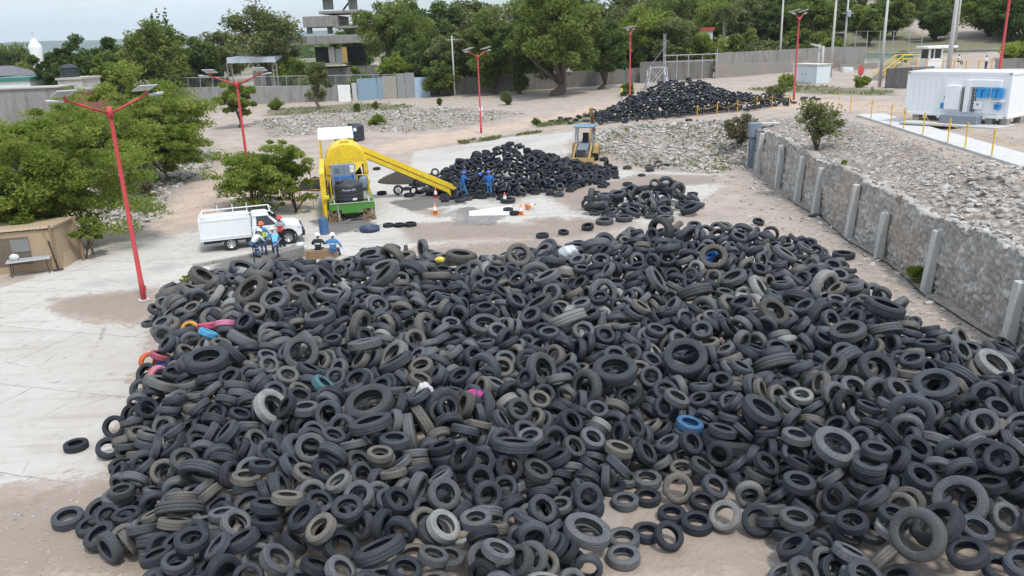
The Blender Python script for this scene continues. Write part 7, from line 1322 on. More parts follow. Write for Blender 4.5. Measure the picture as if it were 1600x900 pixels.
def rail(pts, zs=(.55, 1.05)):
    m = MB()
    for (a, b) in zip(pts[:-1], pts[1:]):
        n = max(1, int(np.hypot(a[0]-b[0], a[1]-b[1])/.9))
        for i in range(n+1): x, y_ = a[0]+(b[0]-a[0])*i/n, a[1]+(b[1]-a[1])*i/n; m.tube([(x, y_, zp), (x, y_, zp+1.05)], .035, 6)
        for z in zs: m.tube([(a[0], a[1], zp+z), (b[0], b[1], zp+z)], .03, 6)
    return m.build('railing', YELLOW, t)
rail([(.12, 1.8), (.12, 3.6)]); rail([(.12, 3.6), (.5, 3.9)]); rail([(WID-.1, 1.8), (WID-.1, 3.8)]); rail([(WID-.1, 3.8), (WID-.75, 3.8)]); 
m = MB()
for x in (-1.9, -1.1, -.45): m.tube([(x, 4.5, .0), (x, 4.5, 2.7)], .03, 6)
for z in (.9, 1.3, 2.0, 2.7): m.tube([(-1.9, 4.5, z), (-.45, 4.5, z)], .03, 6)
m.build('side_railing', paint('rail_orange', (.66, .36, .04)), t)
# roof over the feed end
zr = hz(525, 207, 8.5); rx0 = -.45; rw = 53/FPX*(YA+8.5)
m = MB(); nw = 22; top = [(rx0+rw*i/nw, zr-.02+(.05 if i % 2 else 0)) for i in range(nw+1)]
V = []; 
for (x, z) in top: V += [(x, 7.9, z-.35), (x, 9.6, z+.25), (x, 7.9, z-.38), (x, 9.6, z+.22)]
Fr = []
for i in range(nw): a = i*4; b = a+4; Fr += [(a, b, b+1, a+1), (a+3, b+3, b+2, a+2), (a, a+2, b+2, b), (a+1, b+1, b+3, a+3)]
m.add(V, Fr); m.build('roof_sheet', paint('roof_white', (.74, .75, .74), .45, dirt=.15), t)
for x in (rx0+.1, rx0+rw-.1):
    for y_ in (7.95, 9.5): m = MB(); m.box((x, y_, (zr-.4)/2), (.12, .12, zr-.4)); m.build('roof_post', YELLOW, t)
m = MB(); m.hexa([(hx-.5, 7.5, zr-1.5), (hx+.35, 7.5, zr-1.5), (hx+.35, 8.7, zr-1.5), (hx-.5, 8.7, zr-1.5), (hx-.6, 7.4, zr-.55), (hx+.45, 7.4, zr-.55), (hx+.45, 8.8, zr-.5), (hx-.6, 8.8, zr-.5)]); m.box((hx-.1, 8.1, zp+1.0), (1.2, 1.0, zr-zp-2.4)); m.build('hopper', DARK, t, bevel=.02)
# conveyor (joined to the machine)
Ai = Matrix.Rotation(-ang, 4, 'Z')
def loc_(p): v = Ai @ Vector((p[0]-A[0], p[1]-A[1], 0)); return Vector((v.x, v.y, p[2]))
c0 = loc_(at(541, 226, YA+6.5)); c1 = loc_(at(712, 298, 54.6)); dv = (c1-c0).normalized(); hd = Vector((dv.x, dv.y, 0)).normalized(); sd = Vector((-hd.y, hd.x, 0)); upv = sd.cross(dv)*-1
if upv.z < 0: upv = -upv
m = MB()
for s in (-.42, .42): m.beam(c0+sd*s, c1+sd*s, .07, .56, upv)
m.build('conveyor_frame', YELLOW, t, bevel=.01)
m = MB(); m.beam(c0+upv*.16, c1+upv*.16, .76, .05, upv); m.build('conveyor_belt', paint('belt', (.07, .05, .045), .8, dirt=.5, dcol=(.2, .11, .08)), t)
m = MB(); m.beam(c0-upv*.29, c1-upv*.31, .9, .05, upv); m.beam(c0+sd*.463+upv*.03, c1+sd*.463+upv*.03, .02, .04, upv); m.beam(c0-sd*.463+upv*.03, c1-sd*.463+upv*.03, .02, .04, upv); m.build('conveyor_tray', DARK, t)
m = MB(); Lc = (c1-c0).length
for i in range(1, 9):
    for s in (-.47, .47): p = c0+dv*(Lc*i/9)+sd*s; m.beam(p-upv*.18, p+upv*.2, .05, .03, dv)
m.build('conveyor_clips', YELLOW, t)
for u in (.93,):
    for s in (-.4, .4): p = c0+dv*(Lc*u)+sd*s; m = MB(); m.box((p.x, p.y, (p.z-.2)/2), (.2, .2, p.z-.2)); m.build('conveyor_leg', YELLOW, t, bevel=.01)
for s in (-1, 1): p = c1+sd*.47*s; m = MB(); m.lathe([(0, -.05), (.15, -.05), (.15, .05), (0, .05)], 14, p, (R_(90), 0, math.atan2(hd.y, hd.x))); m.build('conveyor_pulley', DARK, t)
# black water tanks
def tank(name, lab, base, r, h, rot, word=None):
    t2 = thing(name, lab, 'water tank', base, rot)
    m = MB(); pr = [(0, 0), (r*.98, 0), (r, .05)]
    for i in range(3): z = h*(.25+.25*i); pr += [(r, z-.05), (r*.985, z-.02), (r*.985, z+.02), (r, z+.05)]
    pr += [(r, h), (r*.96, h+.05), (r*.62, h+r*.26), (r*.34, h+r*.36), (r*.3, h+r*.36)]
    m.lathe(pr+[(0, h+r*.37)], 40); m.build('shell', paint('tank_black', (.022, .027, .034), .42, dirt=.12), t2, smooth=True).data.set_sharp_from_angle(angle=R_(35))
    m = MB(); m.lathe([(0, 0), (.30, 0), (.30, .1), (.24, .13), (0, .13)], 20, (-r*.55, -r*.15, h+r*.21)); m.build('tank_cap', BLACKP, t2)
    if word: text_part(word, .15, WHITE, t2, None, wrap=(0, 0, h*.78, r*1.006)); m = MB(); m.box((r*.35, -r*.95, h*.16), (.26, .02, .12), (0, 0, R_(20))); m.build('label', WHITE, t2)
    return t2
tx = Matrix.Rotation(ang, 4, 'Z') @ Vector((WID*.5-.1, 1.0, 0))
tank('water_tank', 'squat black water tank standing on the green platform', (A[0]+tx.x, A[1]+tx.y, zp+.05), 22.5/FPX*(YA+1.0), .92, ang, 'Rotoplas 600')
p = gp(557, 219); t2 = tank('water_tank', 'black water tank with blue and white label behind the shredder', p, 12.8/FPX*p[1], 1.45, 0)
r = 12.8/FPX*p[1]
for (a, z, sx_, sz, mt) in ((-.9, 1.15, .55, .3, WHITE), (-.25, 1.0, .4, .32, BLUE), (.1, 1.2, .35, .35, WHITE), (-.3, .55, .35, .35, paint('label_blue', (.1, .4, .7), .4))):
    m = MB(); m.box((math.sin(a)*r*1.0, -math.cos(a)*r*1.0, z), (sx_, .03, sz), (0, 0, a)); m.build('label', mt, t2)

# ------------------------------------------------------------------ backhoe loader
p = gp(913, 256); t = thing('backhoe_loader', 'worn yellow backhoe loader with blue-grey cab roof behind the tyres', 'backhoe', p, R_(-12))
BY = paint('backhoe_yellow', (.42, .27, .09), .6, dirt=.6, dcol=(.33, .22, .14)); BG = paint('backhoe_grey', (.16, .19, .22), .5, dirt=.35)
m = MB(); m.hexa([(-.42, -2.0, .75), (.42, -2.0, .75), (.42, .1, .75), (-.42, .1, .75), (-.38, -1.95, 1.45), (.38, -1.95, 1.45), (.42, .1, 1.62), (-.42, .1, 1.62)]); m.build('hood', BG, t, bevel=.05)
m = MB(); m.box((0, -2.02, 1.08), (.7, .06, .62)); m.build('grille', DARK, t); m = MB(); m.box((0, .6, .8), (1.0, 3.4, .5)); m.build('chassis', BY, t, bevel=.03)
m = MB(); 
for x, y_, x2, y2 in ((-.72, .1, -.66, .25), (.72, .1, .66, .25), (-.72, 1.6, -.66, 1.55), (.72, 1.6, .66, 1.55)): m.beam((x, y_, 1.1), (x2, y2, 2.85), .09, .12)
m.box((0, .85, 1.35), (1.4, 1.5, .5)); m.build('cab_frame', BG, t, bevel=.02)
m = MB(); m.box((0, .85, 2.92), (1.62, 1.95, .14)); m.build('cab_roof', paint('cab_roof_blue', (.16, .26, .34), .45, dirt=.3), t, bevel=.05)
m = MB(); m.box((0, 1.0, 1.75), (.5, .5, .3)); m.box((0, 1.22, 2.05), (.5, .12, .6)); m.build('seat', BLACKP, t, bevel=.04); m = MB(); m.lathe([(.17, -.015), (.2, -.015), (.2, .015), (.17, .015)], 16, (0, .5, 1.95), (R_(35), 0, 0), cap=False); m.build('steering_wheel', BLACKP, t)
for x in (-.82, .82):
    wheel(t, x, 1.3, .68, .45, BY).rotation_euler = (0, 0, 0); wheel(t, x*.95, -1.35, .42, .3, BY)
for o in [c for c in t.children if c.name.startswith('wheel')]:       # wheels were built along y: turn them to roll forward
    cxy = [v.co for v in o.data.vertices]; c0_ = sum(cxy, Vector())/len(cxy); Mr = Matrix.Translation(c0_) @ Matrix.Rotation(R_(90), 4, 'Z') @ Matrix.Translation(-c0_)
    for q in [o]+list(o.children): q.data.transform(Mr)
for x in (-.82, .82): m = MB(); m.beam((x*.75, .0, 1.55), (x*.75, -2.5, .6), .12, .26); m.build('loader_arm', BY, t, bevel=.02); m = MB(); m.prism([(.55, .75), (.75, 1.3), (1.1, 1.5), (1.6, 1.5), (1.95, 1.2), (2.05, .8), (1.9, .78), (1.3, 1.38), (.8, .78)], x-.25, x+.25, 'x'); m.build('fender', BY, t, bevel=.02)
m = MB(); m.prism([(-3.2, .1), (-2.5, .1), (-2.4, .85), (-2.5, .85), (-2.6, .25), (-3.2, .18)], -1.05, 1.05, 'x'); m.build('bucket', BY, t)
m = MB(); m.beam((.25, 2.3, .9), (.35, 3.0, 3.0), .26, .34); m.beam((.35, 3.0, 2.9), (.30, 2.3, 4.25), .24, .3); m.build('boom', BY, t, bevel=.02); m = MB(); m.beam((.32, 2.35, 4.2), (.5, 3.2, 2.2), .2, .26); m.tube([(.5, 2.5, 2.0), (.45, 2.9, 3.0)], .06, 8); m.build('dipper', RUST, t, bevel=.02)
for x in (-1, 1): m = MB(); m.beam((x*.6, 2.2, .8), (x*1.1, 2.3, .12), .16, .2); m.box((x*1.12, 2.3, .06), (.4, .4, .1)); m.build('stabiliser', BY, t)
# ------------------------------------------------------------------ small things in the yard
def cone(px, py, lab, red=False, fallen=False):
    p = gp(px, py); t = thing('traffic_cone', lab, 'traffic cone', p, 0, 'traffic cones')
    if fallen: t.rotation_euler = (0, R_(80), R_(30)); t.location.z += .17
    OR = paint('cone_red', (.55, .07, .05), .5) if red else paint('cone_orange', (.78, .24, .05), .5, dirt=.15)
    m = MB(); m.box((0, 0, .02), (.36, .36, .04)); m.build('base', OR if not fallen else OR, t); m = MB(); m.lathe([(.15, .04), (.03, .7), (0, .71)], 16); m.build('shell', OR, t, smooth=True)
    m = MB(); m.lathe([(.118, .26), (.075, .48)], 16, cap=False); m.v = [(x*1.04, y*1.04, z) for x, y, z in m.v]; m.build('stripe', WHITE, t, fix=False); return t
cone(423.5, 421, 'orange cone standing at the back edge of the big tyre heap'); cone(680, 335, 'orange cone on the slab in front of the puddle'); cone(681, 309, 'red and white cone under the conveyor end', True); cone(789, 317, 'red and white cone at the white sheet\'s far edge', True); cone(814, 336, 'orange cone beside the two tyres on the white sheet'); cone(823, 328, 'orange cone lying on its side beyond the standing one', fallen=True)
p = gp(507, 366); t = thing('barrel', 'blue steel drum standing by the seated workers', 'drum', p); r = 7.3/FPX*p[1]; m = MB(); DB = paint('drum_blue', (.05, .13, .27), .5, dirt=.3); m.lathe([(0, 0), (r, 0), (r, .28), (r*1.06, .30), (r, .33), (r, .58), (r*1.06, .60), (r, .63), (r, .88), (r*1.04, .9), (r*.96, .9), (r*.96, .86), (0, .86)], 24); m.build('shell', DB, t); m = MB(); m.lathe([(0, 0), (.04, 0), (.04, .03), (0, .03)], 10, (.1, -.1, .862)); m.build('bung', STEEL, t)
p = gp(576, 364); t = thing('round_tub', 'low round dark blue tub lying on the slab by the tyres', 'tub', p+[0, .45, 0]); r = 16/FPX*p[1]; m = MB(); m.lathe([(r*.8, .02), (r, .02), (r*1.02, .22), (r*.96, .27), (r*.86, .25), (r*.80, .1), (0, .08)], 30); m.build('shell', paint('tub_blue', (.025, .045, .10), .4, dirt=.3), t, smooth=True); m = MB(); m.tube([(-r*.8, 0, .2), (-r*1.3, -.1, .04), (-r*1.6, .1, .03)], .03, 6); m.build('hose', DARK, t)
# wooden plank bench and kerb
a, b = gp(478, 407), gp(527, 404); ang2, L = dirs(a, b); t = thing('plank_bench', 'low bench of stacked wooden planks where two workers sit', 'bench', a, ang2); BENCHP = (a, ang2, L)
for k in range(3): m = MB(); m.box((L/2, .25, .075+.15*k), (L, .5-.02*k, .14)); m.build('plank', WOOD, t, bevel=.01)
for x in (.1, L-.1): m = MB(); m.box((x, -.03, .23), (.06, .05, .46)); m.build('upright', WOOD, t)
a, b = gp(303, 419), gp(472, 387); ang2, L = dirs(a, b); m = MB(); m.box((L/2, .1, .07), (L, .2, .2)); tag(m.build('kerb', concrete('kerb_concrete', (.34, .32, .29)), None, a, ang2, bevel=.02), kind='structure')
a, b = gp(440, 405), gp(477, 401); ang2, L = dirs(a, b); m = MB(); m.hexa([(0, 0, 0), (L, 0, 0), (L, .55, 0), (0, .55, 0), (.03, .03, .38), (L, .03, .5), (L, .5, .5), (.03, .5, .38)]); tag(m.build('concrete_block', concrete('block_concrete', (.24, .23, .21)), None, a, ang2, bevel=.03), 'grey concrete block at the left end of the plank bench', 'concrete block')
p = gp(470, 392); t = thing('bucket', 'pale plastic bucket on the slab left of the seated workers', 'bucket', p); m = MB(); m.lathe([(0, 0), (.17, 0), (.2, .42), (.185, .42), (.16, .04), (0, .04)], 20); m.build('shell', paint('bucket_white', (.6, .62, .63), .5, dirt=.3), t, smooth=True); m = MB(); m.tube([(.2*math.cos(u), .0, .4+.2*math.sin(u)) for u in np.linspace(0, math.pi, 9)], .008, 4); m.build('handle', STEEL, t)
p = gp(461, 391); t = thing('tool_box', 'flat grey tray beside the pale bucket', 'tray', p); m = MB(); m.box((0, 0, .06), (.55, .35, .12)); m.build('tray', paint('tray_grey', (.3, .31, .31), .6), t, bevel=.02); m = MB(); m.tube([(-.2, 0, .12), (-.15, 0, .25), (.15, 0, .25), (.2, 0, .12)], .015, 6); m.build('handle', DARK, t)
# rope barrier
q0, q1, q2 = gp(430, 421), gp(399, 418), gp(446, 402)
for p, hgt, lab in ((q0, 1.75, 'tall thin black barrier post behind the heap'), (q1, 1.1, 'short grey barrier post left of the tall black one')):
    t = thing('barrier_post', lab, 'post', p); m = MB(); m.tube([(0, 0, 0), (0, 0, hgt)], .03, 6); m.build('shaft', BLACKP, t); m = MB(); m.lathe([(0, 0), (.16, 0), (.14, .05), (0, .06)], 14); m.build('foot', DARK, t)
m = MB(); m.tube([q1+[0, 0, .95], (q1+q0)/2+[0, 0, .98], q0+[0, 0, 1.1], q0*.4+gp(452, 388)*.6+[0, 0, .95]], .014, 5); tag(m.build('rope', paint('rope', (.4, .36, .33), .8), None), 'thin rope strung between the barrier posts', 'rope')
# white sheet on the ground, paper arrow in the standing tyre
m = MB(); q = [gp(733, 338), gp(797, 337), gp(800, 322), (gp(733, 331))]; m.hexa([(c[0], c[1], .012) for c in q]+[(c[0], c[1], .04) for c in q]); tag(m.build('white_sheet', paint('sheet_white', (.74, .73, .70), .6, dirt=.15)), 'long bright white sheet lying flat on the wet slab', 'sheet')
o = LOOSE_POS[(622, 306)]; m = MB(); x, y, z = o.location; m.prism([(x-.16, z-.30), (x+.16, z-.30), (x+.16, z+.08), (x, z+.25), (x-.16, z+.08)], y-.16, y-.15, 'y'); tag(m.build('paper_sign', WHITE), 'white paper arrow leaning in the upright tyre', 'sign')
# heaps of rubber chips
def chips(name, lab, c, rx, ry, h, mat, seed):
    r = np.random.default_rng(seed); n = 60; gx = np.linspace(-1, 1, n); X, Y = np.meshgrid(gx, gx); D = np.hypot(X, Y)
    Z = h*np.clip(1-D, 0, 1)**.8*(1+.3*(fbm(X*4+seed, Y*4)-.5))+.05*r.random(X.shape)*(D < 1)-.04*(D >= 1)
    P = np.stack([c[0]+X*rx, c[1]+Y*ry, c[2]+Z], -1).reshape(-1, 3); ii = np.arange(n*n).reshape(n, n)
    o = np_mesh(name, P, np.stack([ii[:-1, :-1], ii[:-1, 1:], ii[1:, 1:], ii[1:, :-1]], -1).reshape(-1, 4), mat); return tag(o, lab, 'heap', kind='stuff')
c = gp(490, 297); chips('rubber_chips', 'black rubber crumb heap left of the shredder', (c[0], c[1]+.9, 0), 1.6, 1.4, .9, paint('crumb', (.018, .02, .024), .85, dirt=.2, bump=.6), 2)
c = gp(635, 285); chips('rubber_chips', 'brown-black shredded rubber heap beneath the conveyor', (c[0], c[1]+.8, 0), 2.3, 1.7, 1.0, paint('shreds', (.05, .04, .033), .9, dirt=.5, dcol=(.12, .08, .06), bump=.6), 3)
# bags and rags on the tyre heap
def crumple(name, lab, cat, px, py, sx_, sy, sz, mat, seed, sub=4):
    d2 = np.hypot(TPX[:, 0]-px, TPX[:, 1]-py)+TZ*2+(TW > 0)*1e3; i = int(np.argmin(d2)); c = at(px, py, TP[i, 1]-.12) if TW[i] == 0 else TP[i]
    bm = bmesh.new(); bmesh.ops.create_icosphere(bm, subdivisions=sub, radius=1); r = np.random.default_rng(seed); ks = r.normal(size=(10, 3))*2.4; ph = r.random(10)*6
    for v in bm.verts:
        q = np.array(v.co); f_ = 1+.16*sum(abs(math.sin(q@k+a)) for k, a in zip(ks, ph))/3-.2; v.co = Vector((q[0]*sx_*f_, q[1]*sy*f_, q[2]*sz*f_))
    me = bpy.data.meshes.new(name); bm.to_mesh(me); bm.free(); me.materials.append(mat); o = bpy.data.objects.new(name, me); COL.objects.link(o); o.location = [float(a) for a in c]; return tag(o, lab, cat)
crumple('plastic_bag', 'crumpled dirty white bag on the middle of the big tyre heap', 'bag', 665, 624, .22, .16, .42, paint('bag_white', (.50, .49, .47), .5, dirt=.5), 3); crumple('cloth_rag', 'magenta rag among the tyres right of the white bag', 'rag', 740, 616, .20, .12, .11, paint('rag_magenta', (.42, .03, .20), .8), 4); crumple('foil_bag', 'silvery patterned bag on the crest of the big tyre heap', 'bag', 889, 396, .38, .25, .30, paint('foil', (.5, .52, .54), .3, metal=.3, dirt=.3), 5)
crumple('yellow_scrap', 'small yellow plastic scrap between tyres at the heap\'s back', 'scrap', 687, 406, .16, .1, .1, paint('scrap_yellow', (.6, .5, .05), .6), 6, 3)
c = gp(410, 297); o = crumple('blue_tarp', 'bright blue crumpled tarp heap behind the yard tree', 'tarp', 405, 283, .85, .6, .42, paint('tarp_blue', (.02, .26, .68), .4, dirt=.05), 9, 5); o.location = (c[0], c[1]+.6, .7)
m = MB(); m.box((0, 0, .22), (2.0, 1.3, .44)); tag(m.build('crate', WOOD, None, (c[0], c[1]+.6, 0), .2, bevel=.02), 'low wooden crate under the blue tarp', 'crate')
c = gp(1274, 339); o = crumple('dark_rag', 'small dark rag on the dirt strip near the stone wall', 'rag', 1274, 339, .35, .2, .1, paint('rag_dark', (.04, .045, .06), .9), 12, 3); o.location = (c[0], c[1], c[2]+.05)
# tan tent with table at the left edge
a = gp(95, 421); t = thing('tent', 'tan canvas tent with timber poles under the trees at left', 'tent', a, R_(14)); TAN = paint('canvas_tan', (.38, .28, .18), .9, dirt=.4, dcol=(.24, .19, .13)); zt = at(90, 352, a[1])[2]
m = MB(); m.box((-4.2, .03, zt*.46), (8.4, .06, zt*.92)); m.build('front_wall', TAN, t); m = MB(); m.hexa([(0, 0, 0), (.05, 0, 0), (.6, 2.6, 0), (.5, 2.6, 0), (-.1, 0, zt), (0, 0, zt), (.3, 2.6, zt*.9), (.2, 2.6, zt*.9)]); m.build('side_wall', TAN, t)
m = MB(); m.hexa([(-8.4, -.1, zt*.92), (.05, -.1, zt*.96), (.4, 2.8, zt*.9), (-8.4, 2.8, zt*.9), (-8.4, 0, zt*.95), (.05, 0, zt), (.4, 2.8, zt*.94), (-8.4, 2.8, zt*.94)]); m.build('roof', TAN, t)
m = MB(); m.box((-2.1, -.02, zt*.5), (1.9, .06, zt*.6)); m.build('opening_shade', paint('tent_shade', (.14, .11, .08), .9), t); m = MB(); m.box((-1.55, -.06, zt*.62), (.8, .03, zt*.28)); m.build('window_panel', paint('tent_grey', (.2, .2, .19), .7), t)  # dark sheet on the front wall paints in the shade inside the tent
m = MB(); m.hexa([(0, -.06, 0), (.35, .9, 0), (.3, 1.0, 0), (-.05, .04, 0), (-.5, -.06, zt), (-.35, .5, zt), (-.4, .6, zt), (-.55, .04, zt)]); m.build('door_flap', TAN, t)
for x, y_ in ((.75, 1.4), (.95, 2.6), (.02, -.12)): m = MB(); m.tube([(x, y_, 0), (x-.1, y_, zt+.05)], .06, 7); m.build('pole', WOOD, t)
a2 = gp(50, 428); t = thing('folding_table', 'grey folding table standing before the tan tent', 'table', a2, R_(24)); m = MB(); m.box((0, 0, .74), (1.9, .85, .05)); m.build('tabletop', paint('table_grey', (.36, .37, .38), .5, dirt=.2), t, bevel=.015)
for x in (-.8, .8):
    for y_ in (-.35, .35): m = MB(); m.tube([(x, y_, 0), (x*.95, y_, .72)], .02, 6); m.build('leg', BLACKP, t)
p = gp(73, 420); t = thing('chair', 'blue chair at the right end of the folding table', 'chair', p, R_(100)); m = MB(); m.box((0, 0, .45), (.48, .48, .05)); m.build('seat', BLUE, t, bevel=.015); m = MB(); m.box((0, .23, .75), (.46, .04, .5)); m.build('backrest', BLUE, t, bevel=.015)
for x in (-.2, .2):
    for y_ in (-.2, .2): m = MB(); m.tube([(x, y_, 0), (x, y_, .44)], .02, 6); m.build('leg', BLUE, t)
p = gp(95, 419); t = thing('stand', 'thin black stand with a base at the tent corner', 'stand', p+[0.1, -.4, 0]); m = MB(); m.tube([(0, 0, .03), (-.2, 0, 1.5)], .03, 6); m.build('rod', BLACKP, t); m = MB(); m.lathe([(0, 0), (.25, 0), (.22, .04), (0, .05)], 16); m.build('base', DARK, t)
crumple('white_bag', 'small white bag on the folding table', 'bag', 39, 411, .18, .16, .16, paint('bag_clean', (.6, .6, .58), .6), 13, 3).location = (a2[0]-.55, a2[1]-.2, .9)

# ------------------------------------------------------------------ people
SKIN = paint('skin', (.30, .17, .11), .6, dirt=0, var=.05); HAIR = paint('hair_black', (.02, .016, .014), .6, dirt=0)
def skin_mesh(name, nodes, edges, root, mat, parent, lvl=1):
    ids = list(nodes); me = bpy.data.meshes.new(name); me.from_pydata([nodes[k][0] for k in ids], [(ids.index(a), ids.index(b)) for a, b in edges], []); me.materials.append(mat)
    o = bpy.data.objects.new(name, me); COL.objects.link(o); o.parent = parent
    me.attributes  # skin layer is created by the modifier
    m = o.modifiers.new('skin', 'SKIN')
    for k, v in zip(ids, me.skin_vertices[0].data): r = nodes[k][1]; v.radius = r if hasattr(r, '__len__') else (r, r)
    me.skin_vertices[0].data[ids.index(root)].use_root = True
    m.use_smooth_shade = True; s = o.modifiers.new('smooth', 'SUBSURF'); s.levels = lvl; s.render_levels = lvl; return o
def V3(*a): return np.array(a, float)
def person(lab, base, face, shirt, trousers, helmet=None, vest=None, lean=0, sit=False, hands=None, feet=None, H_=1.70, boots=BLACKP, hunch=0, band=None, group=None):
    """local frame: faces -Y, x to the figure's left in the picture; face turns it about z"""
    t = thing('person', lab, 'person', base, R_(face), group); k = H_/1.7; L = R_(lean); sp = V3(0, -math.sin(L), math.cos(L))
    pel = V3(0, 0, .5 if sit else .90-.10*(lean > 30))*k
    if lean > 30 and not sit: pel = pel+V3(0, .14, 0)
    wst = pel+sp*.14*k; chs = pel+sp*.34*k; nck = pel+sp*.53*k; L2 = L*.75; hd_ = nck+V3(0, -math.sin(L2), math.cos(L2))*.14*k; top = hd_+V3(0, -math.sin(L2), math.cos(L2))*.08*k
    hands = hands or [(-.27, -.06, .80), (.27, -.06, .80)]; feet = feet or [(-.11, 0, .05), (.11, 0, .05)]
    n = {'pel': (pel, .125*k), 'wst': (wst, .12*k), 'chs': (chs, (.135*k, .10*k)), 'nck': (nck, .062*k), 'hd': (hd_, (.085*k, .10*k)), 'top': (top, .075*k)}
    e = [('pel', 'wst'), ('wst', 'chs'), ('chs', 'nck'), ('nck', 'hd'), ('hd', 'top')]; b = dict(n); eb = list(e); shn = {q: (n[q][0], (np.array(n[q][1])*1.26)) for q in ('pel', 'wst', 'chs')}; se = [('pel', 'wst'), ('wst', 'chs')]; shn['col'] = (nck-sp*.02*k, .10*k); se += [('chs', 'col')]
    tr = {'pel': (pel-V3(0, 0, .0), .140*k)}; te = []; bl = []
    for i, s in enumerate((-1, 1)):
        sh = nck-sp*.07*k+V3(s*.185*k, 0, 0); hn = V3(*hands[i])*k; d = hn-sh; ln = np.linalg.norm(d)
        if ln > .56*k: hn = sh+d/ln*.56*k
        mid = (sh+hn)/2; bend = math.sqrt(max(0, (.285*k)**2-(np.linalg.norm(hn-sh)/2)**2)); el = mid+V3(s*.7, .55, -.3)/1.0*bend*.85
        b.update({f's{i}': (sh, .050*k), f'e{i}': (el, .040*k), f'h{i}': (hn, .03*k)}); eb += [('chs', f's{i}'), (f's{i}', f'e{i}'), (f'e{i}', f'h{i}')]
        fw = (hn-el)/(np.linalg.norm(hn-el)+1e-6); sd_ = np.cross(fw, V3(0, -1, .2)); sd_ /= np.linalg.norm(sd_)+1e-6; pm_ = hn+fw*.055*k; b[f'p{i}'] = (pm_, (.036*k, .02*k)); eb.append((f'h{i}', f'p{i}'))
        for q, (off, ln_) in enumerate(((-.03, .075), (-.01, .09), (.01, .085), (.03, .065))):
            f1 = pm_+sd_*off*k+fw*ln_*.55*k; f2 = f1+(fw*.6+V3(0, -.5, -.3))*ln_*.45*k; b[f'f{i}{q}'] = (f1, .009*k); b[f'g{i}{q}'] = (f2, .008*k); eb += [(f'p{i}', f'f{i}{q}'), (f'f{i}{q}', f'g{i}{q}')]
        b[f't{i}'] = (hn+fw*.05*k-sd_*.05*k, .010*k); eb.append((f'h{i}', f't{i}'))
        shn.update({f's{i}': (sh, .076*k), f'e{i}': (el, .058*k), f'c{i}': (el+(hn-el)*.88, .045*k)}); se += [('chs', f's{i}'), (f's{i}', f'e{i}'), (f'e{i}', f'c{i}')]
        hp = pel+V3(s*.085*k, 0, -.05*k); ft = V3(*feet[i])*k+V3(0, 0, .03); 
        kn = (hp+V3(s*.05, -.42, .02)*k) if sit else (hp+ft)/2+V3(0, -.04-.10*(lean > 30), 0)*k
        b.update({f'l{i}': (hp, .088*k), f'k{i}': (kn, .058*k), f'a{i}': (ft, .04*k), f'o{i}': (ft+V3(0, -.13, -.02)*k, .035*k)}); eb += [('pel', f'l{i}'), (f'l{i}', f'k{i}'), (f'k{i}', f'a{i}'), (f'a{i}', f'o{i}')]
        tr.update({f'l{i}': (hp, .100*k), f'k{i}': (kn, .072*k), f'a{i}': (ft+V3(0, 0, .05), .06*k)}); te += [('pel', f'l{i}'), (f'l{i}', f'k{i}'), (f'k{i}', f'a{i}')]
        bl.append((ft+V3(0, .05, -.03)*k, ft+V3(0, -.16, -.03)*k, ft+V3(0, 0, .1)))
    nose = hd_+V3(0, -.105, -.01)*k; b['nose'] = (nose, .012*k); eb.append(('hd', 'nose'))
    skin_mesh('body', b, eb, 'pel', SKIN, t); skin_mesh('shirt', shn, se, 'wst', shirt, t); skin_mesh('trousers', tr, te, 'pel', trousers, t)
    for (h_, to_, an) in bl: m = MB(); m.tube([an, (an+h_)/2+V3(0, 0, .01), h_*.5+to_*.5+V3(0, 0, .02), to_], [.058*k, .062*k, .056*k, .04*k], 10); m.build('boot', boots, t, smooth=True)
    for s in (-1, 1): m = MB(); m.lathe([(0, -.012), (.011, 0), (0, .012)], 8, hd_+V3(s*.033, -.093, .02)*k); m.build('eye', DARK, t)
    rot = (L2, 0, 0)
    if helmet: m = MB(); m.lathe([(.165, -.01), (.165, .005), (.138, .01), (.130, .06), (.10, .115), (.05, .145), (0, .15)], 18, hd_+V3(0, -math.sin(L2)*.04, .035)*k, rot, (1, 1.12, 1)); m.build('helmet', helmet, t, smooth=True)
    else: m = MB(); m.lathe([(.095, -.03), (.108, .02), (.09, .09), (0, .12)], 14, hd_+V3(0, .018, .02)*k, rot); m.build('hair', HAIR, t, smooth=True)
    if vest: skin_mesh('vest', {'pel': (pel+sp*.02, .175*k), 'wst': (wst, .178*k), 'chs': (chs, (.215*k, .175*k)), 'col': (nck-sp*.04*k, .115*k), 's0': (nck-sp*.06*k-V3(.15*k, 0, 0), .095*k), 's1': (nck-sp*.06*k+V3(.15*k, 0, 0), .095*k)}, [('pel', 'wst'), ('wst', 'chs'), ('chs', 'col'), ('chs', 's0'), ('chs', 's1')], 'wst', vest, t)
    if band:
        m = MB(); m.lathe([(.176, -.03), (.176, .03)], 20, chs-sp*.06*k, (L, 0, 0), (1.12, .88, 1), cap=False); m.build('reflective_band', band, t, fix=False)
    return t
cl = lambda n_, c: paint(n_, c, .85, dirt=.12, var=.18, dcol=(.2, .17, .14))
JEANS = cl('jeans', (.06, .12, .24)); BLUEC = cl('coverall_blue', (.02, .14, .42)); TROUB = cl('work_blue', (.05, .20, .42)); NAVY = cl('navy', (.012, .02, .035)); WSH = cl('white_shirt', (.60, .64, .68)); LBL = cl('light_blue_shirt', (.16, .42, .68)); GRYS = cl('grey_shirt', (.34, .36, .38))
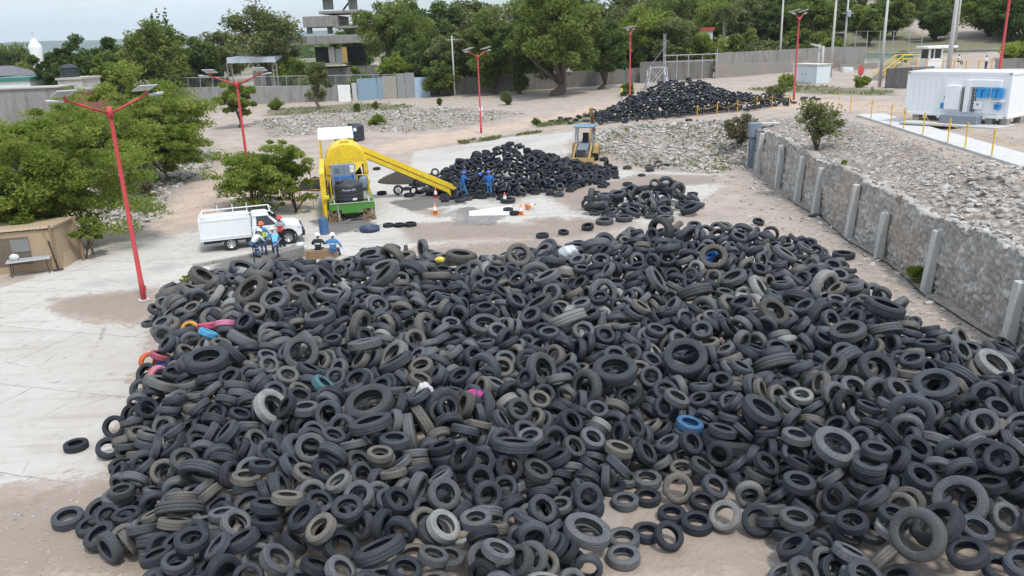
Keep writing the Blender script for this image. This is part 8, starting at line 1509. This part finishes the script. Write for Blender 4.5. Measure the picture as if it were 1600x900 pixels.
HWH = paint('helmet_white', (.78, .78, .76), .35, dirt=.1); HOR = paint('helmet_orange', (.75, .13, .03), .35, dirt=.05); HRD = paint('helmet_red', (.62, .05, .03), .35, dirt=.05); HBL = paint('helmet_blue', (.06, .12, .50), .35, dirt=.05); LIME = paint('vest_lime', (.50, .66, .10), .7, dirt=.05); REDV = paint('vest_red', (.55, .03, .05), .7, dirt=.05); SILV = paint('band_silver', (.62, .68, .42), .4, dirt=0)
person('person in lime safety vest, blue shirt and orange helmet by the pickup', gp(414, 398), -5, TROUB, JEANS, HOR, LIME, hands=[(-.30, -.12, .95), (.30, -.12, .95)])
person('person in white shirt and jeans bending over, left of the lime vest', gp(402, 403), 150, WSH, JEANS, HWH, lean=48, hands=[(-.2, -.5, .75), (.2, -.5, .75)])
person('person in light blue shirt and white helmet bending, right of the lime vest', gp(432, 403), 205, LBL, JEANS, HWH, lean=35, hands=[(-.2, -.42, .75), (.2, -.45, .85)])
person('person in red vest and red helmet standing beside the pickup\'s front wheel', gp(442, 387), 10, GRYS, NAVY, HRD, REDV, hands=[(-.12, -.30, 1.05), (.12, -.30, 1.1)])
bo, ba, bL = BENCHP
def bench_pt(px): q = gp(px, 407); return V3(q[0], q[1]+.42, -.05)
person('person in dark navy jacket with reflective band seated on the plank bench', bench_pt(496), 180, NAVY, NAVY, HWH, sit=True, lean=14, hands=[(-.2, -.35, .7), (.2, -.35, .7)], feet=[(-.14, -.5, .05), (.14, -.5, .05)], band=SILV)
person('person in blue work shirt and white helmet seated at the bench\'s right end', bench_pt(519), 172, TROUB, JEANS, HWH, sit=True, lean=10, hands=[(-.38, -.12, .62), (.36, -.2, .75)], feet=[(-.14, -.5, .05), (.14, -.5, .05)], band=paint('band_grey', (.5, .56, .6), .4))
person('worker in blue coverall and blue helmet stepping beside the conveyor end', gp(724, 308), 120, BLUEC, TROUB, HBL, lean=12, hands=[(-.15, -.45, 1.15), (.2, -.42, 1.1)], feet=[(-.13, -.22, .05), (.13, .24, .05)], H_=1.74)
person('worker in blue coverall bending low over tyres behind the conveyor end', gp(742, 300), 80, BLUEC, TROUB, HBL, lean=58, hands=[(-.15, -.55, .6), (.15, -.55, .55)])
person('worker in blue coverall standing upright at the foot of the tyre heap', gp(765, 308), 172, BLUEC, TROUB, HBL, hands=[(-.27, -.1, .85), (.26, -.2, .95)], H_=1.76)
for px, sx_, lab in ((1497, True, 'person in white shirt seated behind the container, left of another guard'), (1540, False, 'person in white shirt and dark trousers standing by the dark wall')):
    b0 = at(px, 104, 108); zt = at(px, 86, 108)[2]; person(lab, (b0[0], b0[1], zt-(1.75 if not sx_ else 1.2)), 20, WSH, NAVY, None, sit=sx_, feet=[(-.14, -.45, .05), (.14, -.45, .05)] if sx_ else None)

# ------------------------------------------------------------------ trees and shrubs
L_FEATHER = leafmat('feathery_leaf', (.15, .21, .03), (.28, .355, .06), (.45, .48, .12), .6)
L_DARK = leafmat('dark_leaf', (.05, .092, .025), (.11, .17, .044), (.20, .255, .075), .48)
L_MID = leafmat('mid_leaf', (.085, .135, .027), (.18, .235, .05), (.31, .34, .095), .5)
L_OLIVE = leafmat('olive_leaf', (.10, .125, .042), (.19, .21, .075), (.30, .30, .125), .45)
L_WITHERED = leafmat('withered_leaf', (.10, .09, .045), (.16, .14, .075), (.24, .21, .12), .3)
BARK = paint('bark', (.11, .085, .065), .9, dirt=.5, dcol=(.2, .18, .15), dscale=3, bump=.5); BARK_PALE = paint('pale_bark', (.27, .24, .20), .9, dirt=.4, dscale=3, bump=.4)
def leaf_mesh(P, T, size, rng, flatb, mat, name, parent, asp=.5):
    n = len(P); nrm = rng.normal(size=(n, 3)); nrm[:, 2] += flatb*np.sign(rng.random(n)-.15); nrm /= np.linalg.norm(nrm, axis=1)[:, None]
    a = rng.normal(size=(n, 3)); a -= nrm*(a*nrm).sum(1)[:, None]; a /= np.linalg.norm(a, axis=1)[:, None]; b = np.cross(nrm, a)
    s = size*(.6+.8*rng.random(n))[:, None]; a = a*s; b = b*s*asp
    dr = nrm*s*.12
    V = np.stack([P-a, P+b*.9+dr, P+a, P-b*.9+dr], 1).reshape(-1, 3); F = np.arange(4*n).reshape(n, 4)
    o = np_mesh(name, V, F, mat, parent=parent); fattr(o.data, 'tint', np.clip(T, 0, 1)); return o
def tree(name, lab, base, Ht, R, mat, leaf=.3, n=9000, clumps=60, zb=.35, flat_=.6, crown=(1, 1), bark=BARK, group=None, seed=1, trunk=.03, style='round', cat='tree', forks=6, off=(0, 0)):
    """Ht: height, R: crown radius, zb: crown bottom as a share of the height"""
    r = np.random.default_rng(seed); t = thing(name, lab, cat, base, 0, group)
    cz0, cz1 = Ht*zb, Ht; cc = np.array([off[0], off[1], (cz0+cz1)/2]); rad = np.array([R*crown[0], R*crown[1], (cz1-cz0)/2])
    ph = r.random(6)*6.28
    C = []; CT = []
    while len(C) < clumps:
        d = r.normal(size=3); d /= np.linalg.norm(d); u = (.40+.52*r.random())
        if style == 'flat': u = .15+.9*r.random()**.6
        az = math.atan2(d[1], d[0]); lump = 1+.20*math.sin(2*az+ph[0])+.16*math.sin(3*az+ph[1])+.12*math.sin(5*d[2]*2+ph[2]+az)
        p = cc+d*rad*u*lump*.88
        C.append(p); CT.append(r.normal(.5, .17))
    C = np.array(C); CT = np.array(CT)
    w_ = r.random(len(C))+.5; idx_ = r.choice(len(C), n, p=w_/w_.sum()); cr_ = R*(.27 if style != 'flat' else .27)*(60/clumps)**.33*(.4+1.0*r.random(len(C)))
    G = r.normal(size=(n, 3)); G /= np.linalg.norm(G, axis=1)[:, None]; G *= (r.random(n)**.45)[:, None]
    if style == 'flat': G[:, 2] *= .5
    else: G[:, 2] *= .75
    P = C[idx_]+G*cr_[idx_][:, None]
    if style == 'flat': P[:, 2] -= .10*np.hypot(G[:, 0], G[:, 1])*cr_[idx_]*1.2
    T = CT[idx_]+r.normal(0, .16, n)
    leaf_mesh(P, T, leaf, r, flat_, mat, 'crown', t)
    m = MB(); r0 = trunk*Ht+.03; fk = np.array([off[0]*.3+r.normal(0, .03)*Ht, off[1]*.3+r.normal(0, .03)*Ht, Ht*zb*(.75 if style != 'flat' else .6)])
    m.tube([(0, 0, -.3), (0, 0, .05), fk*.5+[r.normal(0, .02)*Ht, 0, 0], fk], [r0*1.35, r0*1.1, r0*.9, r0*.75], 8)
    ends = C[r.choice(len(C), min(len(C), forks*3), replace=False)]
    for k in range(forks):
        e = ends[k]; md = fk+(e-fk)*.5+r.normal(0, .05*R, 3)+[0, 0, .04*Ht]; m.tube([fk-[0, 0, .1], md, e], [r0*.6, r0*.36, r0*.12], 6)
        for q in range(2):
            e2 = ends[(forks+k*2+q) % len(ends)]; e2 = md+(e2-md)*min(1, R*.9/(np.linalg.norm(e2-md)+.01)); m.tube([md, (md+e2)/2+r.normal(0, .04*R, 3), e2], [r0*.3, r0*.2, r0*.06], 5)
    m.build('trunk', bark, t, smooth=True); return t
def ptree(name, lab, px, dist, ytop, hw, zb=.35, basepx=None, **k):
    """a tree at forward distance dist whose crown is centred on photo column px, top at row ytop, half-width hw pixels"""
    b = onground(basepx if basepx is not None else px, dist); c = at(px, ytop, dist); off = (c[0]-b[0], 0) if basepx is not None else (0, 0)
    return tree(name, lab, b, c[2]-b[2], hw/FPX*math.hypot(dist, 8), zb=zb, off=off, **k) if True else None
GL = 'feathery green trees on the left'
FEA = dict(mat=L_FEATHER, style='flat', flat_=1.1, leaf=.10, n=50000, clumps=190, forks=7, trunk=.014)
ptree('feathery_tree', 'broad feathery tree drooping over the tan tent at the left edge', 62, 43, 172, 128, .04, basepx=82, group=GL, seed=2, **FEA)
ptree('feathery_tree', 'feathery tree cut by the left picture edge, below the grey building', -35, 50, 170, 85, .1, group=GL, seed=3, **FEA)
ptree('feathery_tree', 'wide flat-topped feathery tree between lamp posts, largest of the left group', 222, 74, 118, 98, .12, basepx=255, group=GL, seed=4, **{**FEA, 'leaf': .14})
ptree('feathery_tree', 'feathery tree right behind the nearest red lamp post', 150, 57, 180, 84, .06, basepx=170, group=GL, seed=5, **FEA)
ptree('feathery_tree', 'smaller feathery tree above the white rubble bank at left', 248, 64, 182, 70, .22, basepx=262, group=GL, seed=6, **{**FEA, 'n': 42000, 'leaf': .12})
ptree('feathery_tree', 'bright feathery tree behind the drooping one at left', 110, 66, 158, 75, .08, group=GL, seed=16, **FEA)
ptree('feathery_tree', 'spreading feathery tree around the lamp post behind the pickup', 392, 52.5, 226, 76, .16, basepx=400, group='yard trees', seed=7, **{**FEA, 'n': 15000, 'clumps': 95, 'leaf': .10})
ptree('feathery_tree', 'feathery tree left of the yellow shredder', 440, 50.5, 212, 48, .06, basepx=462, group='yard trees', seed=8, **{**FEA, 'n': 13000, 'clumps': 90, 'leaf': .10})
ptree('feathery_tree', 'low feathery tree hanging before the tent at the very left edge', 8, 41.5, 268, 62, .30, basepx=-30, group=GL, seed=18, **{**FEA, 'n': 30000, 'clumps': 90})
ptree('sapling', 'thin young tree on the dirt right of the tan tent', 140, 40.5, 340, 26, .45, basepx=135, seed=9, **{**FEA, 'n': 3000, 'clumps': 16, 'leaf': .09})
ptree('slender_tree', 'slender pale green tree behind the second lamp post', 375, 98, 122, 30, .25, seed=10, mat=L_FEATHER, leaf=.25, n=7000, clumps=40, style='flat', flat_=.9)
ptree('bright_tree', 'small bright green tree in front of the dark left trees', 195, 112, 82, 30, .3, seed=11, mat=L_FEATHER, leaf=.3, n=8000, clumps=45)
ptree('slender_tree', 'thin olive tree in front of the back wall left of the gate', 500, 118, 92, 22, .35, seed=12, mat=L_OLIVE, leaf=.25, n=3500, clumps=30)
BG = 'trees beyond the back wall'
def bt(lab, px, d, yt, hw, mat=L_MID, zb=.16, n=24000, leaf=.27, seed=0, name='broadleaf_tree', **k): ptree(name, lab, px, d, yt, hw, min(zb, .05) if px > 1180 else zb, seed=100+seed, mat=mat, leaf=leaf, n=n, clumps=k.pop('clumps', 95), group=BG, flat_=1.1, **k)
bt('dark dense tree at the left end of the far trees, by the white tower', 106, 128, 72, 34, L_DARK, seed=1); bt('dark dense tree second from the left among the far trees', 152, 130, 60, 42, L_DARK, seed=2); bt('tall dark tree behind the small bright green tree', 196, 134, 45, 40, L_DARK, seed=3); bt('large mid-green tree below the three dark spires', 262, 132, 32, 62, L_MID, seed=4, n=20000); bt('dark tree between the large mid-green and the tall open tree', 322, 138, 52, 36, L_DARK, seed=5)
bt('tall open light tree left of the unfinished concrete building', 425, 136, -4, 66, L_OLIVE, zb=.35, seed=6, n=9000, clumps=60, leaf=.3); bt('olive tree half hiding the ground floor of the concrete building', 452, 150, 78, 34, L_FEATHER, seed=7, n=6000)
bt('tall tree with pale limbs just right of the concrete building', 622, 146, -14, 66, L_MID, zb=.3, seed=8, n=18000, bark=BARK_PALE, trunk=.05); bt('rounded tree behind the sheet metal gate', 655, 138, 56, 46, L_DARK, seed=9); bt('low light green tree over the blue gate panel', 622, 133, 84, 28, L_FEATHER, seed=10, n=7000)
bt('olive-green tree around the weathered pale pole', 722, 134, 36, 52, L_OLIVE, zb=.08, seed=11); bt('bushy tree leaning over the wall right of the gate', 692, 129, 92, 30, L_MID, zb=.05, seed=12, n=8000); bt('green tree behind the alone red lamp post', 776, 128, 14, 52, L_MID, zb=.12, seed=13)
bt('huge dense dark tree filling the middle behind the wall', 868, 118, -30, 88, L_MID, zb=.15, seed=14, n=52000, trunk=.05, clumps=120); bt('dark tree on the left flank of the huge dense tree', 812, 124, 22, 44, L_DARK, zb=.08, seed=15); bt('dark tree on the right flank of the huge dense tree', 938, 124, 18, 48, L_DARK, zb=.1, seed=16)
bt('light green tree behind the farther red lamp post', 1000, 140, 0, 58, L_FEATHER, zb=.2, seed=17, n=13000); bt('olive withered tree behind the lattice mast', 1052, 138, 28, 50, L_OLIVE, zb=.2, seed=18); bt('light tree around the small red-roofed house', 1120, 158, -8, 50, L_FEATHER, zb=.3, seed=19, n=9000); bt('brownish thin tree right of the red-roofed house', 1166, 150, -10, 42, L_OLIVE, zb=.35, seed=20, n=9000)
bt('dark tree behind the pale wall left of the lamp', 1205, 150, -12, 44, L_DARK, zb=.2, seed=21); bt('wide mid-green tree behind the red lamp by the cabinet', 1262, 146, -18, 52, L_MID, zb=.25, seed=22); bt('dark tree behind the pole with the transformer', 1300, 158, -20, 36, L_DARK, zb=.25, seed=23); bt('small round tree on the bare hillside', 1358, 150, 5, 24, L_MID, zb=.3, seed=24, n=7000)
bt('yellowish tree high on the hillside above the track', 1410, 205, -12, 46, L_OLIVE, zb=.2, seed=25); bt('mid-green hillside tree left of the thick power pole', 1450, 180, -16, 40, L_MID, zb=.3, seed=26); bt('hillside tree with dark trunk above the guard booth', 1462, 150, 2, 30, L_DARK, zb=.45, seed=27, trunk=.06); bt('large mid-green tree behind the red post at right', 1548, 150, -25, 58, L_MID, zb=.02, seed=28, n=26000); bt('large dark tree at the right picture edge', 1606, 142, -20, 56, L_DARK, zb=.02, seed=29); bt('low olive tree hiding the foot of the red-roofed house', 1106, 141, 64, 30, L_OLIVE, zb=.04, seed=30, n=9000)
for k, (px, d, yt, hw) in enumerate([(560, 190, 20, 46), (700, 185, -12, 60), (760, 190, -14, 60), (830, 200, -20, 60), (900, 205, -20, 60), (960, 200, -16, 60), (1030, 205, -20, 56), (1090, 215, -22, 56), (1150, 220, -24, 56), (1215, 225, -26, 56), (1330, 235, -30, 50), (1380, 250, -30, 46), (1490, 235, -32, 56), (1570, 235, -34, 60), (1640, 220, -30, 60), (30, 260, 60, 50), (-20, 300, 66, 60), (350, 200, 40, 44)]):
    bt('hazy farther tree showing only between the nearer crowns', px, d, yt, hw, [L_MID, L_DARK, L_OLIVE][k % 3], zb=.05, seed=40+k, n=11000, leaf=.45, clumps=50)
for px, d, yt, lab in ((256, 190, 7, 'left dark spire of three above the large mid-green tree'), (265, 192, 5, 'middle dark spire, thinnest of three above the trees'), (275, 190, 2, 'right dark spire, widest of three above the trees')):
    ptree('cypress', lab, px, d, yt, 4.6, .1, seed=px, mat=L_DARK, leaf=.22, n=7000, clumps=160, crown=(1, 1), group='dark spires', flat_=.2)
for k, px in enumerate(range(1180, 1620, 26)):
    bt('bushy tree on the slope behind the right-hand walls', px+(k*37) % 17, 152+(k*53) % 60, (10 if 1325 < px < 1455 else -12)-(k*29) % 24, 26+(k*31) % 12, [L_MID, L_OLIVE, L_FEATHER, L_DARK][k % 4], zb=.04, seed=70+k, n=9000, leaf=.3, clumps=45)
for k, px in enumerate([300, 335, 470, 560, 690, 740, 775, 815, 850, 905, 950, 985, 1020, 1060, 1100, 1150, 1190, 1235, 1285]):
    bt('shrubby tree crowding close behind the back wall', px+(k*23) % 11, 135+(k*31) % 9, (40 if px > 600 else 96)+(k*37) % 24, 25+(k*17) % 12, [L_OLIVE, L_MID, L_FEATHER, L_MID][k % 4], zb=.02, seed=130+k, n=8000, leaf=.26, clumps=40)
# palm
b0 = onground(1128, 142); c = at(1128, 14, 142); t = thing('palm_tree', 'tall palm with a grey trunk and drooping fronds beside the red-roofed house', 'palm', b0); h = c[2]-b0[2]; m = MB(); m.tube([(0, 0, -.2), (.1, 0, h*.5), (0, 0, h)], [.32, .26, .22], 8); m.build('trunk', BARK_PALE, t, smooth=True)
r = np.random.default_rng(3); P = []
for k in range(26):
    a = r.uniform(0, 6.28); el = r.uniform(-.9, .7)
    for u in np.linspace(.15, 1, 40): P.append((math.cos(a)*u*2.6*math.cos(el*.6)+r.normal(0, .08), math.sin(a)*u*2.6*math.cos(el*.6)+r.normal(0, .08), h+math.sin(el)*u*2-1.6*u*u+r.normal(0, .08)))
leaf_mesh(np.array(P), r.normal(.45, .2, len(P)), .45, r, .2, L_OLIVE, 'crown', t, .25)
# bushes and weeds
def bush(lab, px, py, w_px, h_px, mat, n=1800, leaf=.14, seed=0, name='bush', stems=True):
    p = gp(px, py); R = w_px/2/FPX*p[1]; h = h_px/FPX*p[1]*1.05
    return tree(name, lab, p, h, R, mat, leaf=leaf, n=n, clumps=26, zb=.02, flat_=.4, seed=200+seed, trunk=.02, forks=6, cat='bush', crown=(1, .8))
bush('large half-bare bush on the bank above the stone wall', 1275, 236, 84, 80, L_OLIVE, 3000, .10, 1); bush('withered grey-brown shrub left of the steel post', 1155, 228, 54, 48, L_WITHERED, 3000, .12, 2); bush('low green bush before the utility cabinet', 1228, 138, 30, 20, L_FEATHER, 1500, .2, 3); bush('green bush left of the white power pole', 1347, 137, 28, 16, L_FEATHER, 1500, .2, 4)
bush('bright green weed at the foot of the stone wall', 1432, 440, 40, 30, L_FEATHER, 1500, .07, 5); bush('low green weed clump at the left back edge of the big heap', 304, 442, 40, 14, L_FEATHER, 900, .09, 6); bush('green tuft on the rubble bank above the second tank', 588, 195, 24, 15, L_FEATHER, 1100, .2, 7); bush('dark round bush left of three before the gate', 558, 175, 10, 12, L_MID, 700, .2, 8); bush('dark round bush right of three before the gate', 587, 172, 10, 12, L_MID, 700, .2, 9); bush('small dark bush alone before the tree-shaded wall', 687, 165, 9, 12, L_MID, 700, .2, 10)
bush('green weeds under the slender tree by the back wall', 430, 172, 26, 16, L_FEATHER, 1100, .25, 11); bush('olive bush against the low grey wall', 500, 158, 50, 30, L_OLIVE, 2600, .25, 12); bush('palm-like light bush beside the dirt road', 792, 164, 18, 18, L_OLIVE, 900, .3, 13); bush('green bush at the foot of the farther lamp', 978, 150, 22, 18, L_MID, 1300, .25, 14); bush('light bush over the right end of the far heap', 1215, 150, 40, 16, L_OLIVE, 1500, .2, 15); bush('thin withered bush on the rubble by the left lamp', 232, 310, 26, 60, L_WITHERED, 700, .12, 16); bush('small weed on the stone wall\'s top edge', 1318, 262, 12, 12, L_FEATHER, 400, .08, 17); bush('small weed growing on a wall post', 1408, 330, 14, 14, L_FEATHER, 400, .08, 18); bush('green bush beside the stair handrail', 1412, 100, 24, 18, L_FEATHER, 1300, .3, 19); bush('green hedge above the pale wall at right', 1585, 92, 60, 22, L_FEATHER, 3000, .3, 20); bush('green bush beside the tyres left of the far heap', 838, 195, 14, 8, L_MID, 600, .2, 21)
r = np.random.default_rng(77); P = []
for poly in GREENC[:5]+RUBBLE[:3]:
    q = np.array(poly); a0, a1 = q.min(0), q.max(0); k = 0
    lim = 900 if len(P) < 4500 else 260
    while k < lim:
        c = a0+(a1-a0)*r.random(2)
        if in_poly(np.array(c[0]), np.array(c[1]), poly) and fbm(np.array(c[0]*.4), np.array(c[1]*.4)) > .45: P.append((c[0], c[1], gs(c[0], c[1])+.06+.12*r.random())); k += 1
        else: k += .2
o = leaf_mesh(np.array(P), r.normal(.5, .2, len(P)), .2, r, -.3, L_OLIVE, 'grass', None, .3); tag(o, 'low green weeds and grass in patches on the back ground', 'grass', kind='stuff')

# ------------------------------------------------------------------ buildings behind
def bx(m, x0, x1, y0, y1, d, dep, zext=0):
    a, b = at(x0, y1, d), at(x1, y0, d); m.box(((a[0]+b[0])/2, d+dep/2, (a[2]+b[2])/2-zext/2), (b[0]-a[0], dep, b[2]-a[2]+zext))
t = thing('unfinished_building', 'abandoned concrete frame building of open slabs and columns', 'building'); D_ = 165
for nm_, x0, x1, y0, y1, dep in (('roof_slab', 498, 566, 15, 22, 12), ('floor_beam', 474, 527, 24, 43, 12), ('floor_slab', 522, 574, 39, 45, 12), ('floor_beam', 396, 576, 53, 73, 14), ('ground_slab', 430, 540, 98, 104, 14), ('upper_slab', 490, 566, -12, -4, 10)):
    m = MB(); bx(m, x0, x1, y0, y1, D_, dep); m.build(nm_, CONC, t, bevel=.05)
for x0, x1, y0, y1, off in ((505, 518, -5, 15, 2), (545, 556, -5, 15, 2), (551, 556, 22, 39, 3), (512, 518, 43, 53, 2), (454, 460, 73, 98, .5), (515, 521, 73, 98, .5), (535, 540, 73, 98, 1), (549, 553, 44, 54, 3), (480, 486, 43, 53, 2)):
    m = MB(); bx(m, x0, x1, y0, y1, D_+off, 1.0); m.build('column', CONC, t)
for x0, x1, q in ((494, 515, 3), (540, 570, 5)): m = MB(); bx(m, x0, x1, 73, 98, D_+q, .4); m.build('room_shade_panel', paint('room_shade', (.03, .03, .03), .9), t)  # near-black panels painted as the shade inside the open bays
m = MB(); bx(m, 521, 536, 76, 98, D_+2, .4); m.build('white_partition', WHITE, t); m = MB(); bx(m, 535.5, 541, 74, 98, D_-.1, .3); m.build('ochre_pier', paint('ochre', (.4, .26, .08), .8), t)
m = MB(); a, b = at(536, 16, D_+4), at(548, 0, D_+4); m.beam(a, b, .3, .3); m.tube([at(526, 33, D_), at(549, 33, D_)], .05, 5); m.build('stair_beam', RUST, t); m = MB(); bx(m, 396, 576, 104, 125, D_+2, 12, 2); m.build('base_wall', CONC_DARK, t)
t = thing('shelter_roof', 'pale sheet roof on tall timber trestles behind the left wall', 'shelter'); d = 133; m = MB(); a, b = at(355, 99, d), at(430, 97, d); m.hexa([(a[0], d, a[2]), (b[0], d, b[2]), (b[0], d+5, b[2]+.7), (a[0], d+5, a[2]+.7)]+[(a[0], d, a[2]+.85), (b[0], d, b[2]+.85), (b[0], d+5, b[2]+1.0), (a[0], d+5, a[2]+1.0)]); m.build('roof', paint('shelter_blue', (.50, .56, .62), .4, dirt=.2), t); m = MB()
for x in (354, 361, 425, 431): q = at(x, 97, d+.5); m.tube([(q[0], d+.5, gz(q[0], d)), tuple(q)], .13, 5)
for x, y_ in ((354, 103), (425, 110), (354, 115)): m.tube([at(x, y_, d+.5), at(x+7, y_, d+.5)], .09, 5)
m.build('trestle', BARK_PALE, t)
def house(name, lab, x0, x1, y0, y1, d, dep, mat, roofm=None, ov=.3, rh=.25, win=0):
    t = thing(name, lab, 'building'); a, b = at(x0, y1, d), at(x1, y0, d); z0 = min(a[2], gz((a[0]+b[0])/2, d))-.3; m = MB(); m.box(((a[0]+b[0])/2, d+dep/2, (z0+b[2])/2), (b[0]-a[0], dep, b[2]-z0)); w_ = m.build('walls', mat, t, bevel=.03)
    m = MB(); m.box(((a[0]+b[0])/2, d+dep/2, b[2]+rh/2+.003), (b[0]-a[0]+ov, dep+ov, rh)); m.build('roof', roofm or mat, t)
    for k in range(win): x = a[0]+(b[0]-a[0])*(k+.5)/win; m = MB(); m.box((x, d-.02, b[2]-1.2), (.8, .06, .9)); m.build('window', GLASS, t)
    return t
house('grey_building', 'plain grey concrete building under the left trees', -60, 90, 137, 200, 78, 3, CONC_ST, paint('slab_edge', (.42, .39, .35), .9, dirt=.3), .3, .12); house('tank_house', 'small pale house with a black roof tank at left', 96, 126, 124, 160, 104, 5, concrete('pale_plaster', (.5, .47, .42), amt=.4), win=1)
c = at(111, 124, 106); tank('roof_tank', 'black water tank on the roof of the small pale house', (c[0], c[1], c[2]+.26), 1.05, 1.2, 0)
house('brick_house', 'low red brick house beside the grey building', 90, 134, 143, 175, 92, 6, paint('brick_red', (.27, .12, .08), .9, dirt=.4, dscale=2), CONC); house('green_roof_shed', 'long shed with green roof edge behind the grey building', -20, 46, 126, 140, 125, 8, WHITE, paint('roof_green', (.05, .20, .16), .6), .5, .5)
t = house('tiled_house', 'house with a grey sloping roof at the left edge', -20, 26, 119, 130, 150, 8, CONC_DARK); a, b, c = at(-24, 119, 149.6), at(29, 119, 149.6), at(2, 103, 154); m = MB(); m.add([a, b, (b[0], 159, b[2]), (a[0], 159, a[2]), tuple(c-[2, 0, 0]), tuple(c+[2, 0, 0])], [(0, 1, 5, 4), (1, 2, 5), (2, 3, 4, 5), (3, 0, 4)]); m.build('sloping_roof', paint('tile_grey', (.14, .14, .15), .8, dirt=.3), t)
house('red_roof_house', 'small white house with a red roof among the trees', 1098, 1114, 48, 64, 152, 4, WHITE, paint('roof_red', (.45, .08, .05), .7), .5, .6, 1); house('dark_shed', 'dark open shed behind the tall plain wall', 1290, 1320, 52, 73, 150, 5, paint('shed_dark', (.035, .032, .03), .9), CONC)
b0 = onground(68, 240); c0_, c1_ = at(68, 92, 240), at(68, 66, 240); t = thing('white_tower', 'white water tower rising at the left end of the far trees', 'tower', (b0[0], b0[1], 0)); m = MB(); m.lathe([(1.5, 0), (1.4, c0_[2]-1), (1.45, c0_[2]), (1.8, c1_[2]-1.2), (1.7, c1_[2]-.9), (.9, c1_[2]+.3), (.3, c1_[2]+1.2), (0, c1_[2]+1.3)], 20); m.build('shell', WHITE, t, smooth=True); m = MB(); m.tube([(0, 0, c1_[2]), (0, 0, c1_[2]+3)], .08, 5); m.build('mast', STEEL, t)
r = np.random.default_rng(12)
for k in range(16):
    d = r.uniform(170, 330); px = r.uniform(-30, 66); p = onground(px, d); m = MB(); w_ = r.uniform(4, 9); hh = r.uniform(2.5, 5); t = thing('town_house', 'small low house of the town, far off at the left edge', 'building', p, 0, 'far town houses'); m.box((0, 0, hh/2), (w_, 6, hh)); m.build('walls', [CONC_PALE, WHITE, CONC, paint('wall_ochre', (.42, .33, .22), .9)][k % 4], t); m = MB(); m.box((0, 0, hh+.15), (w_+.6, 6.6, .3)); m.build('roof', [CONC_DARK, paint('tile_grey', (.14, .14, .15)), RUST][k % 3], t)
# far woods to the horizon
P = []; T = []
for k in range(900):
    a = R_(r.uniform(-42, 36)); d = r.uniform(420, 2600); x, y_ = d*math.sin(a), d*math.cos(a); z = gs(x, y_); s = r.uniform(3, 6); q = r.normal(size=(70, 3)); q /= np.linalg.norm(q, axis=1)[:, None]; P.append(np.stack([x+q[:, 0]*s*2.2, y_+q[:, 1]*s*2.2, z+s*.7+q[:, 2]*s*.9], -1)); T.append(np.clip(r.normal(.4, .15)+r.normal(0, .1, 70), 0, 1))
o = leaf_mesh(np.concatenate(P), np.concatenate(T), 2.4, r, .4, L_DARK, 'woods', None, .7); tag(o, 'far wooded plain reaching to the hills', 'woods', kind='stuff')
# air
m = MB(); m.box((0, 3500, 125), (18500, 18500-7200, 310)); hz_ = m.build('haze', None); hm_ = bpy.data.materials.new('haze'); hm_.use_nodes = True; n_ = hm_.node_tree; n_.nodes.remove(n_.nodes['Principled BSDF']); pv = n_.nodes.new('ShaderNodeVolumePrincipled'); pv.inputs['Color'].default_value = (.82, .92, 1, 1); pv.inputs['Density'].default_value = .00011; n_.links.new(pv.outputs[0], n_.nodes['Material Output'].inputs['Volume']); hz_.data.materials.append(hm_); tag(hz_, kind='stuff')
